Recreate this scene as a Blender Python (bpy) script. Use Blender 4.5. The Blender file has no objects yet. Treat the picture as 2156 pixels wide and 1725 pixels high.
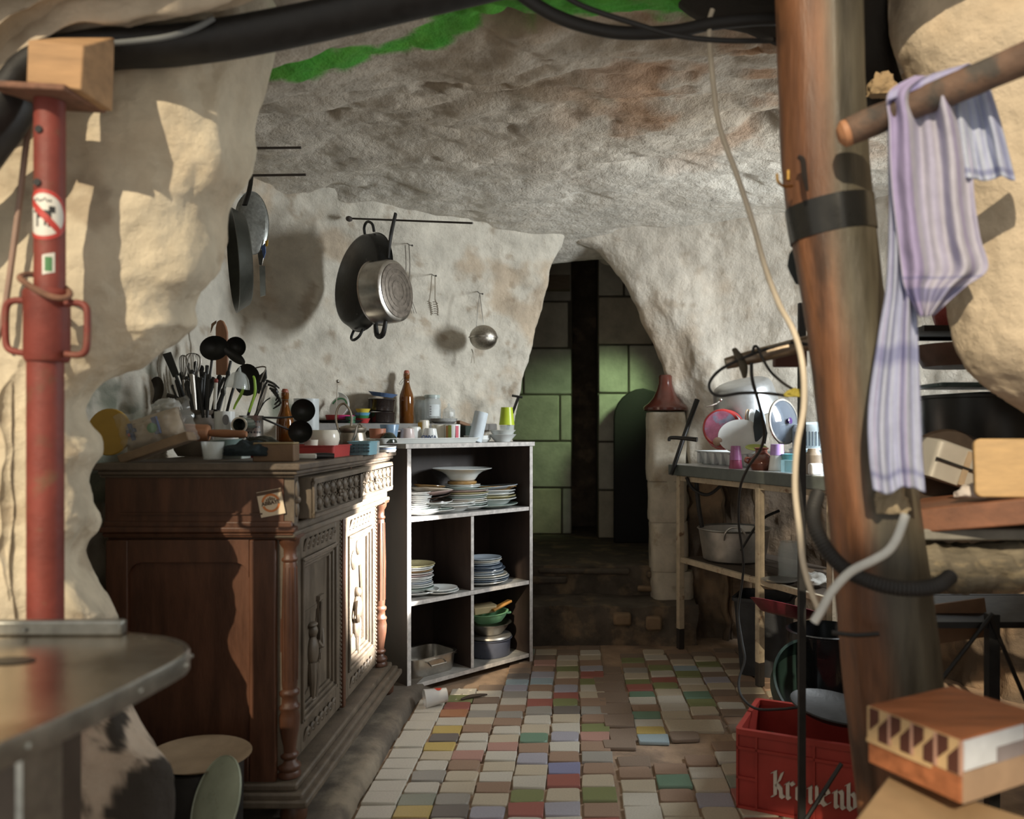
import bpy, math, random
from math import sin, cos, pi, sqrt, atan2, radians
from mathutils import Vector, Matrix, noise, Euler
random.seed(7)
scene = bpy.context.scene
COL = scene.collection
# ------------------------------------------------------------------ camera, world, lights, exposure
F, CX, CY, H = 1716.0, 1210.0, 900.0, 1.10        # focal length and principal point in pixels of the 2156x1725 frame; eye height
cd = bpy.data.cameras.new('camera'); cam = bpy.data.objects.new('camera', cd); COL.objects.link(cam)
cam.location = (0, 0, H); cam.rotation_euler = (radians(90), 0, 0)
cd.sensor_fit = 'HORIZONTAL'; cd.sensor_width = 36; cd.lens = F/2156*36
cd.shift_x = -(CX-1078)/2156; cd.shift_y = (CY-862.5)/2156
cd.dof.use_dof = True; cd.dof.focus_distance = 3.15; cd.dof.aperture_fstop = 2.3
cd.clip_start = .05
scene.camera = cam
vs_ = scene.view_settings
vs_.view_transform = 'Standard'; vs_.look = 'None'; vs_.gamma = 1; vs_.exposure = 0.58; vs_.use_curve_mapping = False
world = bpy.data.worlds.new('world'); scene.world = world; world.use_nodes = True
bgn = world.node_tree.nodes['Background']
bgn.inputs[0].default_value = (.88, .84, .77, 1); bgn.inputs[1].default_value = .52
def lamp(name, kind, loc, target, energy, col, **kw):
    d = bpy.data.lights.new(name, kind); d.energy = energy; d.color = col
    for k, v in kw.items(): setattr(d, k, v)
    o = bpy.data.objects.new(name, d); COL.objects.link(o); o.location = loc
    o.rotation_euler = (Vector(target)-Vector(loc)).to_track_quat('-Z', 'Y').to_euler()
    return o
# low sun from behind the viewer's left shoulder
lamp('sun', 'SUN', (-1, -3, 4), (-1+.22, -3+1, 4-.60), 2.7, (1.0, .85, .62), angle=radians(.5))
# assumed daylight through an unseen opening in the right hand wall
lamp('assumed_window_light', 'AREA', (1.76, 3.02, 1.60), (-.60, 3.75, 1.0), 21, (.88, .94, .97), shape='RECTANGLE', size=.34, size_y=.62, spread=radians(130))
# added spot for a sunbeam assumed through that opening, whitening the far cupboard door
lamp('assumed_sunbeam_spot', 'SPOT', (2.04, 2.90, 1.60), (-.78, 3.10, .62), 4800, (1.0, .96, .92), spot_size=radians(15), spot_blend=.35, shadow_soft_size=.02)
# assumed daylight falling through unseen foliage into the chamber behind the arch
lamp('assumed_garden_light', 'SPOT', (.70, 4.90, 1.70), (.0, 5.75, 1.12), 20, (.62, .92, .46), spot_size=radians(52), spot_blend=.9, shadow_soft_size=.08)

# ------------------------------------------------------------------ helpers
I4 = Matrix()
def T(x, y, z): return Matrix.Translation((x, y, z))
def R(a, ax='Z'): return Matrix.Rotation(radians(a), 4, ax)
def S(x, y=None, z=None):
    m = Matrix(); m[0][0] = x; m[1][1] = x if y is None else y; m[2][2] = x if z is None else z; return m
def P(x, y, Y): return Vector(((x-CX)*Y/F, Y, H-(y-CY)*Y/F))
def G(x, y, z=0.0):                                 # the point at height z seen at pixel x, y
    Y = F*(H-z)/(y-CY); return Vector(((x-CX)*Y/F, Y, z))
def cr(a, b, c, d, t):
    return .5*((2*b)+(c-a)*t+(2*a-5*b+4*c-d)*t*t+(3*b-a-3*c+d)*t*t*t)
def smooth(pts, res=6, closed=False):
    pts = [Vector(p) for p in pts]; n = len(pts); out = []
    if n < 3: return pts
    for i in range(n if closed else n-1):
        if closed: a, b, c, d = pts[i-1], pts[i], pts[(i+1) % n], pts[(i+2) % n]
        else: a, b, c, d = pts[max(i-1, 0)], pts[i], pts[i+1], pts[min(i+2, n-1)]
        for k in range(res): out.append(cr(a, b, c, d, k/res))
    if not closed: out.append(pts[-1])
    return out
class B:
    def __init__(s, M=None): s.v = []; s.f = []; s.M = M or I4
    def add(s, vs, fs, M=None):
        m = s.M @ M if M is not None else s.M
        o = len(s.v); s.v += [m @ Vector(p) for p in vs]; s.f += [[i+o for i in f] for f in fs]; return s
    def bb(s, x0, x1, y0, y1, z0, z1, M=None):
        return s.add([(x0,y0,z0),(x1,y0,z0),(x1,y1,z0),(x0,y1,z0),(x0,y0,z1),(x1,y0,z1),(x1,y1,z1),(x0,y1,z1)],
                     [(3,2,1,0),(4,5,6,7),(0,1,5,4),(1,2,6,5),(2,3,7,6),(3,0,4,7)], M)
    def box(s, c, d, M=None):
        return s.bb(c[0]-d[0]/2, c[0]+d[0]/2, c[1]-d[1]/2, c[1]+d[1]/2, c[2]-d[2]/2, c[2]+d[2]/2, M)
    def lathe(s, prof, n=32, M=None, cap=True):
        vs = []; fs = []; m = len(prof)
        for i in range(n):
            a = 2*pi*i/n
            for r, z in prof: vs.append((r*cos(a), r*sin(a), z))
        for i in range(n):
            j = (i+1) % n
            for k in range(m-1): fs.append((i*m+k, j*m+k, j*m+k+1, i*m+k+1))
        if cap:
            if prof[0][0] > 1e-5: fs.append([i*m for i in range(n)][::-1])
            if prof[-1][0] > 1e-5: fs.append([i*m+m-1 for i in range(n)])
        return s.add(vs, fs, M)
    def tube(s, pts, r, n=8, res=0, closed=False, M=None, flat=1.0):
        pts = smooth(pts, res, closed) if res else [Vector(p) for p in pts]
        k = len(pts); vs = []; fs = []
        if hasattr(r, '__len__'):
            rs = [r[min(int(i/(k-1)*(len(r)-1)), len(r)-2)]*(1-(i/(k-1)*(len(r)-1)-min(int(i/(k-1)*(len(r)-1)), len(r)-2)))
                  + r[min(int(i/(k-1)*(len(r)-1)), len(r)-2)+1]*(i/(k-1)*(len(r)-1)-min(int(i/(k-1)*(len(r)-1)), len(r)-2)) for i in range(k)]
        else: rs = [r]*k
        nrm = None
        for i in range(k):
            if closed: t = pts[(i+1) % k]-pts[i-1]
            else: t = pts[min(i+1, k-1)]-pts[max(i-1, 0)]
            t = t.normalized() if t.length > 1e-9 else Vector((0,0,1))
            if nrm is None:
                nrm = t.cross(Vector((0,0,1)) if abs(t.z) < .9 else Vector((1,0,0))).normalized()
            nrm = (nrm-t*nrm.dot(t)).normalized(); bi = t.cross(nrm)
            for j in range(n):
                a = 2*pi*j/n; vs.append(pts[i]+(nrm*cos(a)+bi*sin(a)*flat)*rs[i])
        for i in range(k if closed else k-1):
            i2 = (i+1) % k
            for j in range(n):
                j2 = (j+1) % n; fs.append((i*n+j, i*n+j2, i2*n+j2, i2*n+j))
        if not closed: fs.append(list(range(n))[::-1]); fs.append([(k-1)*n+j for j in range(n)])
        return s.add(vs, fs, M)
    def ext(s, poly, z0, z1, M=None):
        n = len(poly); vs = [(p[0], p[1], z0) for p in poly]+[(p[0], p[1], z1) for p in poly]
        fs = [list(range(n))[::-1], list(range(n, 2*n))]+[(i, (i+1) % n, n+(i+1) % n, n+i) for i in range(n)]
        return s.add(vs, fs, M)
    def sph(s, c, r, n=16, m=10, M=None):
        if not hasattr(r, '__len__'): r = (r, r, r)
        pr = [(sin(pi*k/m), -cos(pi*k/m)) for k in range(m+1)]; pr[0] = (0, -1); pr[-1] = (0, 1)
        mm = T(*c) @ S(*r)
        return s.lathe(pr, n, (M @ mm) if M is not None else mm, cap=False)
    def grid(s, rows, M=None, closed=False):
        n = len(rows[0]); vs = [p for r in rows for p in r]; fs = []
        for i in range(len(rows)-1):
            for j in range(n if closed else n-1): fs.append((i*n+j, i*n+(j+1) % n, (i+1)*n+(j+1) % n, (i+1)*n+j))
        return s.add(vs, fs, M)
def setp(o, label=None, cat=None, group=None, kind=None):
    if label: o['label'] = label
    if cat: o['category'] = cat
    if group: o['group'] = group
    if kind: o['kind'] = kind
    return o
def wm(o): return (wm(o.parent) @ o.matrix_parent_inverse @ o.matrix_basis) if o.parent else o.matrix_basis.copy()
def link(o, parent):
    COL.objects.link(o)
    if parent is not None:
        o.parent = parent; o.matrix_parent_inverse = wm(parent).inverted()
    return o
def mesh_of(b, name, mat, ang=38, weld=True):
    me = bpy.data.meshes.new(name); me.from_pydata([tuple(p) for p in b.v], [], b.f)
    if weld:
        import bmesh
        bm = bmesh.new(); bm.from_mesh(me)
        bmesh.ops.remove_doubles(bm, verts=bm.verts, dist=1e-6)
        bmesh.ops.recalc_face_normals(bm, faces=bm.faces)
        bm.to_mesh(me); bm.free()
    for p in me.polygons: p.use_smooth = True
    if ang < 180: me.set_sharp_from_angle(angle=radians(ang))
    if mat:
        for m in (mat if isinstance(mat, (list, tuple)) else [mat]): me.materials.append(m)
    return me
def mk(b, name, mat, parent=None, label=None, cat=None, group=None, kind=None, bev=0, ang=38, weld=True):
    if parent is None:
        xs = [p.x for p in b.v]; ys = [p.y for p in b.v]; zs = [p.z for p in b.v]
        c = Vector(((min(xs)+max(xs))/2, (min(ys)+max(ys))/2, min(zs)))
        b.v = [p-c for p in b.v]
    o = bpy.data.objects.new(name, mesh_of(b, name, mat, ang, weld))
    if parent is None: o.location = c
    link(o, parent); setp(o, label, cat, group, kind)
    if bev:
        m = o.modifiers.new('bevel', 'BEVEL'); m.width = bev; m.segments = 2; m.limit_method = 'ANGLE'; m.angle_limit = radians(40)
    return o
def thing(name, loc, label, cat, group=None, rz=0):
    o = bpy.data.objects.new(name, None); COL.objects.link(o); o.location = loc; o.rotation_euler = (0, 0, radians(rz)); o.empty_display_size = .05
    return setp(o, label, cat, group)
# ------------------------------------------------------------------ materials
MATS = {}
def mat(name, col, rough=.6, metal=0., var=.18, vs=14., bump=.12, bs=60., col2=None, c2s=6., c2lo=.52, c2hi=.62, trans=0., alpha=1., coat=0., stretch=None, ior=1.45, emit=None, sss=0., vcol=False, bdist=.01):
    if name in MATS: return MATS[name]
    m = bpy.data.materials.new(name); m.use_nodes = True; nt = m.node_tree; N = nt.nodes; L = nt.links
    bs_ = N['Principled BSDF']; tc = N.new('ShaderNodeTexCoord'); mp = N.new('ShaderNodeMapping'); L.new(tc.outputs['Object'], mp.inputs['Vector'])
    if stretch: mp.inputs['Scale'].default_value = stretch
    def nz(sc, det=6., ro=.6):
        n = N.new('ShaderNodeTexNoise'); n.inputs['Scale'].default_value = sc; n.inputs['Detail'].default_value = det; n.inputs['Roughness'].default_value = ro
        L.new(mp.outputs[0], n.inputs['Vector']); return n
    def mix(f, a, b, mode='MIX'):
        x = N.new('ShaderNodeMix'); x.data_type = 'RGBA'; x.blend_type = mode
        if isinstance(f, (int, float)): x.inputs[0].default_value = f
        else: L.new(f, x.inputs[0])
        for k, q in ((6, a), (7, b)):
            if isinstance(q, tuple): x.inputs[k].default_value = (*q[:3], 1)
            else: L.new(q, x.inputs[k])
        return x.outputs[2]
    c = tuple(col[:3])
    if vcol:
        va = N.new('ShaderNodeVertexColor'); va.layer_name = 'Col'; c = va.outputs[0]
    if col2 is not None:
        n2 = nz(c2s, 8.); rp = N.new('ShaderNodeMapRange'); rp.inputs[1].default_value = c2lo; rp.inputs[2].default_value = c2hi
        L.new(n2.outputs[0], rp.inputs[0]); c = mix(rp.outputs[0], c, tuple(col2[:3]))
    n1 = nz(vs); r1 = N.new('ShaderNodeMapRange'); r1.inputs[1].default_value = .3; r1.inputs[2].default_value = .7
    r1.inputs[3].default_value = 1-var; r1.inputs[4].default_value = 1+var*.6; L.new(n1.outputs[0], r1.inputs[0])
    cc = N.new('ShaderNodeCombineColor')
    for k in range(3): L.new(r1.outputs[0], cc.inputs[k])
    c = mix(1.0, c, cc.outputs[0], 'MULTIPLY')
    L.new(c, bs_.inputs['Base Color'])
    bs_.inputs['Metallic'].default_value = metal; bs_.inputs['IOR'].default_value = ior
    rr = N.new('ShaderNodeMapRange'); rr.inputs[3].default_value = max(.02, rough-.12); rr.inputs[4].default_value = min(1, rough+.12); L.new(n1.outputs[0], rr.inputs[0])
    L.new(rr.outputs[0], bs_.inputs['Roughness'])
    bs_.inputs['Transmission Weight'].default_value = trans; bs_.inputs['Alpha'].default_value = alpha; bs_.inputs['Coat Weight'].default_value = coat
    if sss: bs_.inputs['Subsurface Weight'].default_value = sss
    if emit: bs_.inputs['Emission Color'].default_value = (*emit[:3], 1); bs_.inputs['Emission Strength'].default_value = emit[3]
    if bump:
        n3 = nz(bs, 10., .65); bp = N.new('ShaderNodeBump'); bp.inputs['Strength'].default_value = bump; bp.inputs['Distance'].default_value = bdist
        L.new(n3.outputs[0], bp.inputs['Height']); L.new(bp.outputs[0], bs_.inputs['Normal'])
    MATS[name] = m; return m
def glassy(name, col, alpha=.35, rough=.08):
    return mat(name, col, rough=rough, var=.05, bump=0, alpha=alpha, coat=.3)
ROCK = mat('limewashed_rock', (1,1,1), rough=.92, var=.22, vs=9., bump=.55, bs=38., vcol=True, bdist=.02)
ROCKC = mat('cave_ceiling_rock', (1,1,1), rough=.95, var=.24, vs=11., bump=.9, bs=20., vcol=True, bdist=.03)
DARKROCK = mat('damp_rock', (.16,.12,.085), rough=.9, var=.5, vs=7., bump=.6, bs=30., col2=(.30,.22,.15), c2s=5., bdist=.02)
STEP = mat('worn_step_stone', (.105,.085,.065), rough=.85, var=.45, vs=9., bump=.5, bs=30., col2=(.21,.15,.095), c2s=7., bdist=.015)
MORTAR = mat('floor_mortar', (.34,.235,.155), rough=.9, var=.35, vs=9., bump=.4, bs=50., col2=(.24,.17,.12), c2s=5.)
WOODD = mat('dark_oak', (.082,.034,.018), rough=.42, var=.45, vs=5., bump=.15, bs=40., stretch=(6,6,1))
WOODG = mat('dusty_carved_oak', (.115,.09,.064), rough=.5, var=.4, vs=7., bump=.25, bs=60., stretch=(3,3,1))
WHITE = mat('white_ceramic', (.74,.76,.74), rough=.18, var=.06, bump=0, coat=.3)
CREAM = mat('cream_ceramic', (.70,.66,.56), rough=.25, var=.08, bump=0, coat=.2)
STEEL = mat('worn_steel', (.56,.53,.48), rough=.32, metal=1., var=.2, vs=30., bump=.04)
ALU = mat('dull_aluminium', (.50,.48,.44), rough=.42, metal=.9, var=.3, vs=12., bump=.08, bs=90.)
BLACK = mat('black_iron', (.018,.017,.016), rough=.5, var=.4, vs=30., bump=.15)
BLACKP = mat('black_plastic', (.015,.015,.015), rough=.35, var=.2, bump=.03)
RUBBER = mat('black_rubber', (.020,.019,.018), rough=.6, var=.2, bump=.05)

def fbm(p, sc, o=5): return noise.fractal(Vector(p)*sc, 1.0, 2.1, o, noise_basis='PERLIN_ORIGINAL')
def rid(p, sc, o=5): return noise.ridged_multi_fractal(Vector(p)*sc, 1.0, 2.1, o, 1.0, 2.0, noise_basis='PERLIN_ORIGINAL')
def clamp(x, a=0., b=1.): return max(a, min(b, x))
def sstep(a, b, x):
    t = clamp((x-a)/(b-a)); return t*t*(3-2*t)
def lerp(a, b, t): return a+(b-a)*t
def mixc(a, b, t): return tuple(lerp(a[i], b[i], t) for i in range(3))
def loft(rows, nu, nv):
    """rows of control points -> nv x nu smooth grid"""
    rows = [[Vector(p) for p in r] for r in rows]; m = len(rows); n = len(rows[0])
    def at(r, u):
        x = u*(n-1); i = min(int(x), n-2); t = x-i
        return cr(r[max(i-1,0)], r[i], r[i+1], r[min(i+2,n-1)], t)
    out = []
    for b in range(nv):
        y = b/(nv-1)*(m-1); i = min(int(y), m-2); t = y-i; row = []
        for a in range(nu):
            u = a/(nu-1)
            row.append(cr(at(rows[max(i-1,0)],u), at(rows[i],u), at(rows[i+1],u), at(rows[min(i+2,m-1)],u), t))
        out.append(row)
    return out
def rock(name, g, disp, colf, m, parent=None, label=None, kind='structure', thick=.25, flip=False, closed_back=True):
    """grid of points -> displaced rock sheet of real thickness with per-vertex earth colours; disp(p)->metres, colf(p,d,n)->rgb"""
    nv, nu = len(g), len(g[0]); nr = [[None]*nu for _ in range(nv)]
    for b in range(nv):
        for a in range(nu):
            du = g[b][min(a+1,nu-1)]-g[b][max(a-1,0)]; dv = g[min(b+1,nv-1)][a]-g[max(b-1,0)][a]
            n = du.cross(dv); n = n.normalized() if n.length > 1e-9 else Vector((0,0,1))
            nr[b][a] = -n if flip else n
    vs = []; cs = []
    for b in range(nv):
        for a in range(nu):
            p = g[b][a]; d = disp(p); vs.append(p+nr[b][a]*d); cs.append(colf(p, d, nr[b][a]))
    fs = [(b*nu+a, b*nu+a+1, (b+1)*nu+a+1, (b+1)*nu+a) for b in range(nv-1) for a in range(nu-1)]
    if closed_back:
        o = len(vs)
        for b in range(nv):
            for a in range(nu): vs.append(vs[b*nu+a]-nr[b][a]*thick if (a % 4 == 0 or a == nu-1) else vs[b*nu+a]-nr[b][a]*thick); cs.append(cs[b*nu+a])
        fs += [(o+b*nu+a, o+(b+1)*nu+a, o+(b+1)*nu+a+1, o+b*nu+a+1) for b in range(0, nv-1) for a in range(nu-1)]
        fs += [(b*nu, (b+1)*nu, o+(b+1)*nu, o+b*nu) for b in range(nv-1)]
        fs += [(b*nu+nu-1, o+b*nu+nu-1, o+(b+1)*nu+nu-1, (b+1)*nu+nu-1) for b in range(nv-1)]
        fs += [(a, o+a, o+a+1, a+1) for a in range(nu-1)]
        fs += [((nv-1)*nu+a, (nv-1)*nu+a+1, o+(nv-1)*nu+a+1, o+(nv-1)*nu+a) for a in range(nu-1)]
    me = bpy.data.meshes.new(name); me.from_pydata([tuple(p) for p in vs], [], fs)
    ca = me.color_attributes.new('Col', 'FLOAT_COLOR', 'POINT'); flat = []
    for c in cs: flat += [c[0], c[1], c[2], 1.]
    ca.data.foreach_set('color', flat)
    me.polygons.foreach_set('use_smooth', [True]*len(me.polygons)); me.materials.append(m)
    o = bpy.data.objects.new(name, me); link(o, parent); setp(o, label, None, None, kind if parent is None else None)
    return o
# ------------------------------------------------------------------ the cave shell
CREAMR = (.60,.53,.42); GREYR = (.56,.53,.47); BROWNR = (.33,.25,.17); OCHRE = (.42,.29,.17); DARKB = (.17,.125,.085); MOSS = (.06,.42,.025)
def stains(p, base, amt=1., sc=2.3, br=OCHRE):
    s = sstep(.12, .55, fbm(p, sc, 6))*amt; c = mixc(base, br, s*.55)
    s2 = sstep(.35, .7, fbm(p+Vector((7,3,1)), sc*4, 4))*amt
    return mixc(c, BROWNR, s2*.6)
# left rock pillar (lit by the sun), control rows by height
SIL = [(-260,720,1.88),(-80,680,1.88),(60,632,1.87),(160,590,1.87),(260,563,1.87),(330,561,1.87),(400,541,1.87),(450,513,1.86),(520,503,1.86),(580,478,1.86),(620,441,1.85),(648,425,1.85),(690,424,1.84),(722,392,1.84),(770,318,1.83),(815,232,1.82),(855,199,1.82),(890,207,1.82),(930,232,1.82),(962,236,1.82),(1005,211,1.82),(1050,218,1.82),(1085,227,1.82),(1120,217,1.82),(1160,195,1.82),(1210,214,1.82),(1280,262,1.8),(1330,268,1.78),(1400,290,1.72),(1480,318,1.66),(1580,370,1.62),(1660,376,1.62),(1800,380,1.62),(1960,380,1.62)]
rows = []
for y, xd, yd in SIL:
    yf = 1.60 if y < 1300 else lerp(1.60, 1.50, sstep(1300, 1560, y))
    D = P(xd, y, yd); z = D.z
    def q(t, k): return P(lerp(-40, xd, t), y, lerp(yf, yd, k))
    A = P(-420, y, yf+.12); Bp = P(-40, y, yf)
    row = [A, Bp, q(.28,.0), q(.55,.06), q(.84,.35), D, P(xd-45,y,yd+.09), P(xd-150,y,yd+.18), P(xd-330,y,yd+.24), P(xd-700,y,yd+.26)]
    rows.append(row)
def dpil(p): return .030*fbm(p, 2.2, 3)+.014*fbm(p, 7, 4)+.006*rid(p, 5, 4)-.026
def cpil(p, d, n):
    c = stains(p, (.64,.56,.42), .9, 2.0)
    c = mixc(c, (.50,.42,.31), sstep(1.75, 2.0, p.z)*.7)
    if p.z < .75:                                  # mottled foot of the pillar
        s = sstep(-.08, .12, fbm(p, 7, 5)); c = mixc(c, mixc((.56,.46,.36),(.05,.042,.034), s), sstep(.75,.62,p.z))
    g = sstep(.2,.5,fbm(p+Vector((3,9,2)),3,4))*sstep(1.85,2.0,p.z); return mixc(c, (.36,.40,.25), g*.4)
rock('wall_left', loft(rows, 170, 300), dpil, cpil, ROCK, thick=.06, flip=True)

# back wall behind cupboard and shelf unit, ending in the free edge of the arch
EDGE = [(2.55,1235),(2.3,1222),(2.15,1200),(2.05,1186),(1.95,1167),(1.85,1156),(1.75,1143),(1.62,1131),(1.5,1122),(1.38,1107),(1.25,1095),(1.1,1088),(.9,1084),(.5,1080),(0,1078),(-.1,1078)]
rows = []
for z, xe in EDGE:
    lean = .30*sstep(1.75, 2.35, z); ye = 4.28
    xe = (xe-CX)*ye/F
    row = [(-1.42,1.9,z),(-1.40+.0*lean,2.4,z),(-1.38+.25*lean,2.95,z),(-1.33+.4*lean,3.4-.5*lean,z),(-1.06+.2*lean,3.72-.8*lean,z),(-.72,3.97-.8*lean,z),(-.46,4.14-.7*lean,z),
           (xe-.07,ye-.05-.2*lean,z),(xe,ye-.1*lean,z),(xe-.02,ye+.10,z),(xe-.12,ye+.34,z)]
    rows.append(row)
def dback(p):
    k = sstep(1.35, .95, p.z)
    return .022*fbm(p, 1.8, 3)+.012*fbm(p, 6, 4)+(.006+.016*k)*rid(p, 7, 4)-.012-.02*k
def cback(p, d, n):
    c = stains(p, (.62,.575,.485), 1., 3.2)
    k = sstep(1.35, 1.05, p.z)*sstep(.3, .6, fbm(p, 9, 4)); c = mixc(c, OCHRE, k*.6)
    if p.x < -.75:
        g = sstep(.1,.5, fbm(p, 4, 5))*sstep(-.95,-1.25,p.x)*sstep(1.6,1.2,p.z); c = mixc(c, (.20,.21,.16), g)
    return c
rock('wall_back', loft(rows, 260, 200), dback, cback, ROCK, thick=.04, flip=True)

# right wall: lintel over the arch, free edge of the arch, run behind the draining table
EDR = [(2.55,1130),(2.35,1150),(2.2,1178),(2.14,1196),(2.085,1212),(2.05,1250),(2.0,1278),(1.92,1302),(1.82,1330),(1.72,1350),(1.6,1370),(1.45,1389),(1.34,1405),(1.26,1424),(1.2,1440),(1.1,1446),(.8,1448),(.4,1450),(0,1452),(-.1,1452)]
rows = []
for z, xe in EDR:
    lean = .28*sstep(1.85, 2.3, z); ye = 4.42
    xw = (xe-CX)*ye/F; sl = .10*sstep(2.1, 1.3, z)
    row = [(xw+.16,ye+.45,z),(xw+.05,ye+.12,z),(xw,ye-.02,z),(xw+.09,ye-.07-.3*lean,z),(max(xw+.2,.55),ye-.10-.7*lean-sl*.5,z),(.85,4.26-.9*lean,z),(1.15,4.10-lean,z),(1.5,3.8-.8*lean,z),(1.72-.3*lean,3.45,z),(1.85,3.25,z),(2.5,3.2,z)]
    rows.append(row)
def dright(p):
    k = sstep(1.0, .7, p.z)
    return .02*fbm(p, 1.7, 3)+.010*fbm((p.x*1.5,p.y*1.5,p.z*.6), 7, 4)+(.005+.03*k)*rid(p, 6, 4)-.01-.03*k
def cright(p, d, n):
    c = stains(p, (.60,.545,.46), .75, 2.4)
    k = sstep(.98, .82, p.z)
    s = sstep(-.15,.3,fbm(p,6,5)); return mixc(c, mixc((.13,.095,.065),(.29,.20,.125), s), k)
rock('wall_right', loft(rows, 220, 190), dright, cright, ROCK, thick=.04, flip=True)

# ceiling
def zc(X, Y):
    zf = 1.97+.21*sstep(-1.0,-.25,X)+.04*sstep(-.2,.6,X)
    zb = 2.24-.09*sstep(3.3,4.3,Y)-.10*sstep(-.75,-1.35,X)+.03*sin(X*2.2)
    t = sstep(1.7, 2.9, Y); return lerp(zf, zb, t)-.06*sstep(4.2,4.7,Y)
g = [[Vector((X, Y, zc(X, Y))) for X in [lerp(-2.0, 2.6, i/329) for i in range(330)]] for Y in [lerp(1.40, 4.60, j/259) for j in range(260)]]
def dceil(p):
    q = Vector((p.x*.75, p.y*1.25, 0)); k = sstep(4.15, 2.6, p.y)
    r = rid(q, 2.6, 6)-1.0; b = fbm(q, 1.1, 3)
    pits = sstep(.25, .75, fbm(q+Vector((4,2,0)), 3.2, 4))
    return -(.030*b+(.012+.034*k)*r*.8)-.075*pits*(.2+.8*k)+.055
MOSSL = [(-.99,2.02,.035),(-.90,2.03,.03),(-.80,2.07,.05),(-.70,2.12,.065),(-.60,2.16,.06),(-.50,2.19,.05),(-.40,2.17,.05),(-.30,2.11,.055),(-.18,2.04,.075),(-.05,2.0,.09),(.08,2.0,.085),(.2,2.02,.085),(.30,2.04,.07)]
def cceil(p, d, n):
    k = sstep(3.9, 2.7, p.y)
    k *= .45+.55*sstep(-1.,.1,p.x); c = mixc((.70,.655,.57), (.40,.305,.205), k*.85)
    c = mixc(c, (.60,.54,.45), sstep(.0,.5,fbm(p+Vector((1,5,2)),2.2,5))*.45)
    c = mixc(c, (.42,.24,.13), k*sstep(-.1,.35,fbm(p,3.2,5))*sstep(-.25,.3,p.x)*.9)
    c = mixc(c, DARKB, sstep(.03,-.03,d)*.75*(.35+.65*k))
    best = 9.
    for (x, y, w) in MOSSL:
        q = sqrt((p.x-x)**2+((p.y-y)*1.15)**2)/(w*1.2)
        if q < best: best = q
    m = sstep(1.3, .85, best+.6*fbm(p, 9, 4)); c = mixc(c, mixc(MOSS, (.10,.42,.03), clamp(.5+fbm(p,18,3))), m*.95)
    return c
rock('ceiling', g, dceil, cceil, ROCKC, thick=.12, flip=True)

# rock lip at the top left, in front of the beam
LIP = [(-400,330),(-120,250),(0,178),(60,110),(110,75),(160,50),(240,47),(300,32),(390,20),(470,4),(540,-30),(640,-80)]
rows = [[P(x, y-420, 1.62) for x, y in LIP], [P(x, y-200, 1.56) for x, y in LIP], [P(x, y-60, 1.535) for x, y in LIP], [P(x, y-6, 1.53) for x, y in LIP], [P(x, y, 1.545) for x, y in LIP], [P(x, y-14, 1.565)for x, y in LIP], [P(x, y-120, 1.63) for x, y in LIP]]
rock('wall_lip', loft(rows, 120, 60), lambda p: .02*fbm(p, 3, 4)+.006*rid(p, 8, 3), lambda p, d, n: stains(p, (.54,.45,.34), .8, 3.), ROCK, thick=.05, flip=True)

# hanging rock at the right
HR = [(-200,1800),(0,1826),(100,1850),(190,1893),(300,1925),(420,1945),(560,1975),(660,1986),(730,2002),(790,2030),(850,2085),(900,2160),(950,2240)]
rows = []
for i, (y, x) in enumerate(HR):
    D = P(x, y, 1.86)
    rows.append([P(x+500,y-60,2.3), P(x+190,y-40,2.2), P(x+45,y-12,1.98), D, P(x+28, y-4, 1.795), P(x+90, y-20, 1.735), P(x+190, y-40, 1.68), P(x+330, y-40, 1.64), P(x+560, y-40, 1.6)])
def drk(p): return .03*fbm(p, 2.4, 3)+.012*fbm(p, 7, 4)-.02
rock('wall_front_right', loft(rows, 130, 150), drk, lambda p, d, n: stains(p, (.62,.51,.37), .7, 2.2), ROCK, thick=.05, flip=True)

# added unseen sun blocker behind the viewer, shaped to shade the floor; outer walls
SH = 5.2; qx, qy, qz = -.22*SH, -SH, .60*SH
b = B(); b.bb(-1.19+qx,-.08+qx,-.55+qy,-.42+qy,-.3,3.4+qz); b.bb(-1.35+qx,-1.19+qx,-.55+qy,-.42+qy,-.3,2.26+qz); b.bb(-.08+qx,1.5+qx,-.55+qy,-.42+qy,1.70+qz,2.08+qz)
mk(b, 'wall_sun_blocker', DARKROCK, kind='structure')
b = B(); b.bb(-2.4,2.6,1.42,6.6,2.62,2.78); b.bb(-2.4,2.6,1.42,1.55,2.22,2.62)  # unseen slab added to keep sun from leaking in over the ceiling
mk(b, 'ceiling_outer', DARKROCK, kind='structure')
b = B(); b.bb(2.2,2.35,-.6,2.5,-.1,2.6); b.bb(2.05,2.2,2.3,2.55,-.1,2.6)
mk(b, 'wall_side', DARKROCK, kind='structure')
b = B(); b.bb(-2.2,-2.05,.9,5,-.1,2.6); mk(b, 'wall_outer', DARKROCK, kind='structure')

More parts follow.
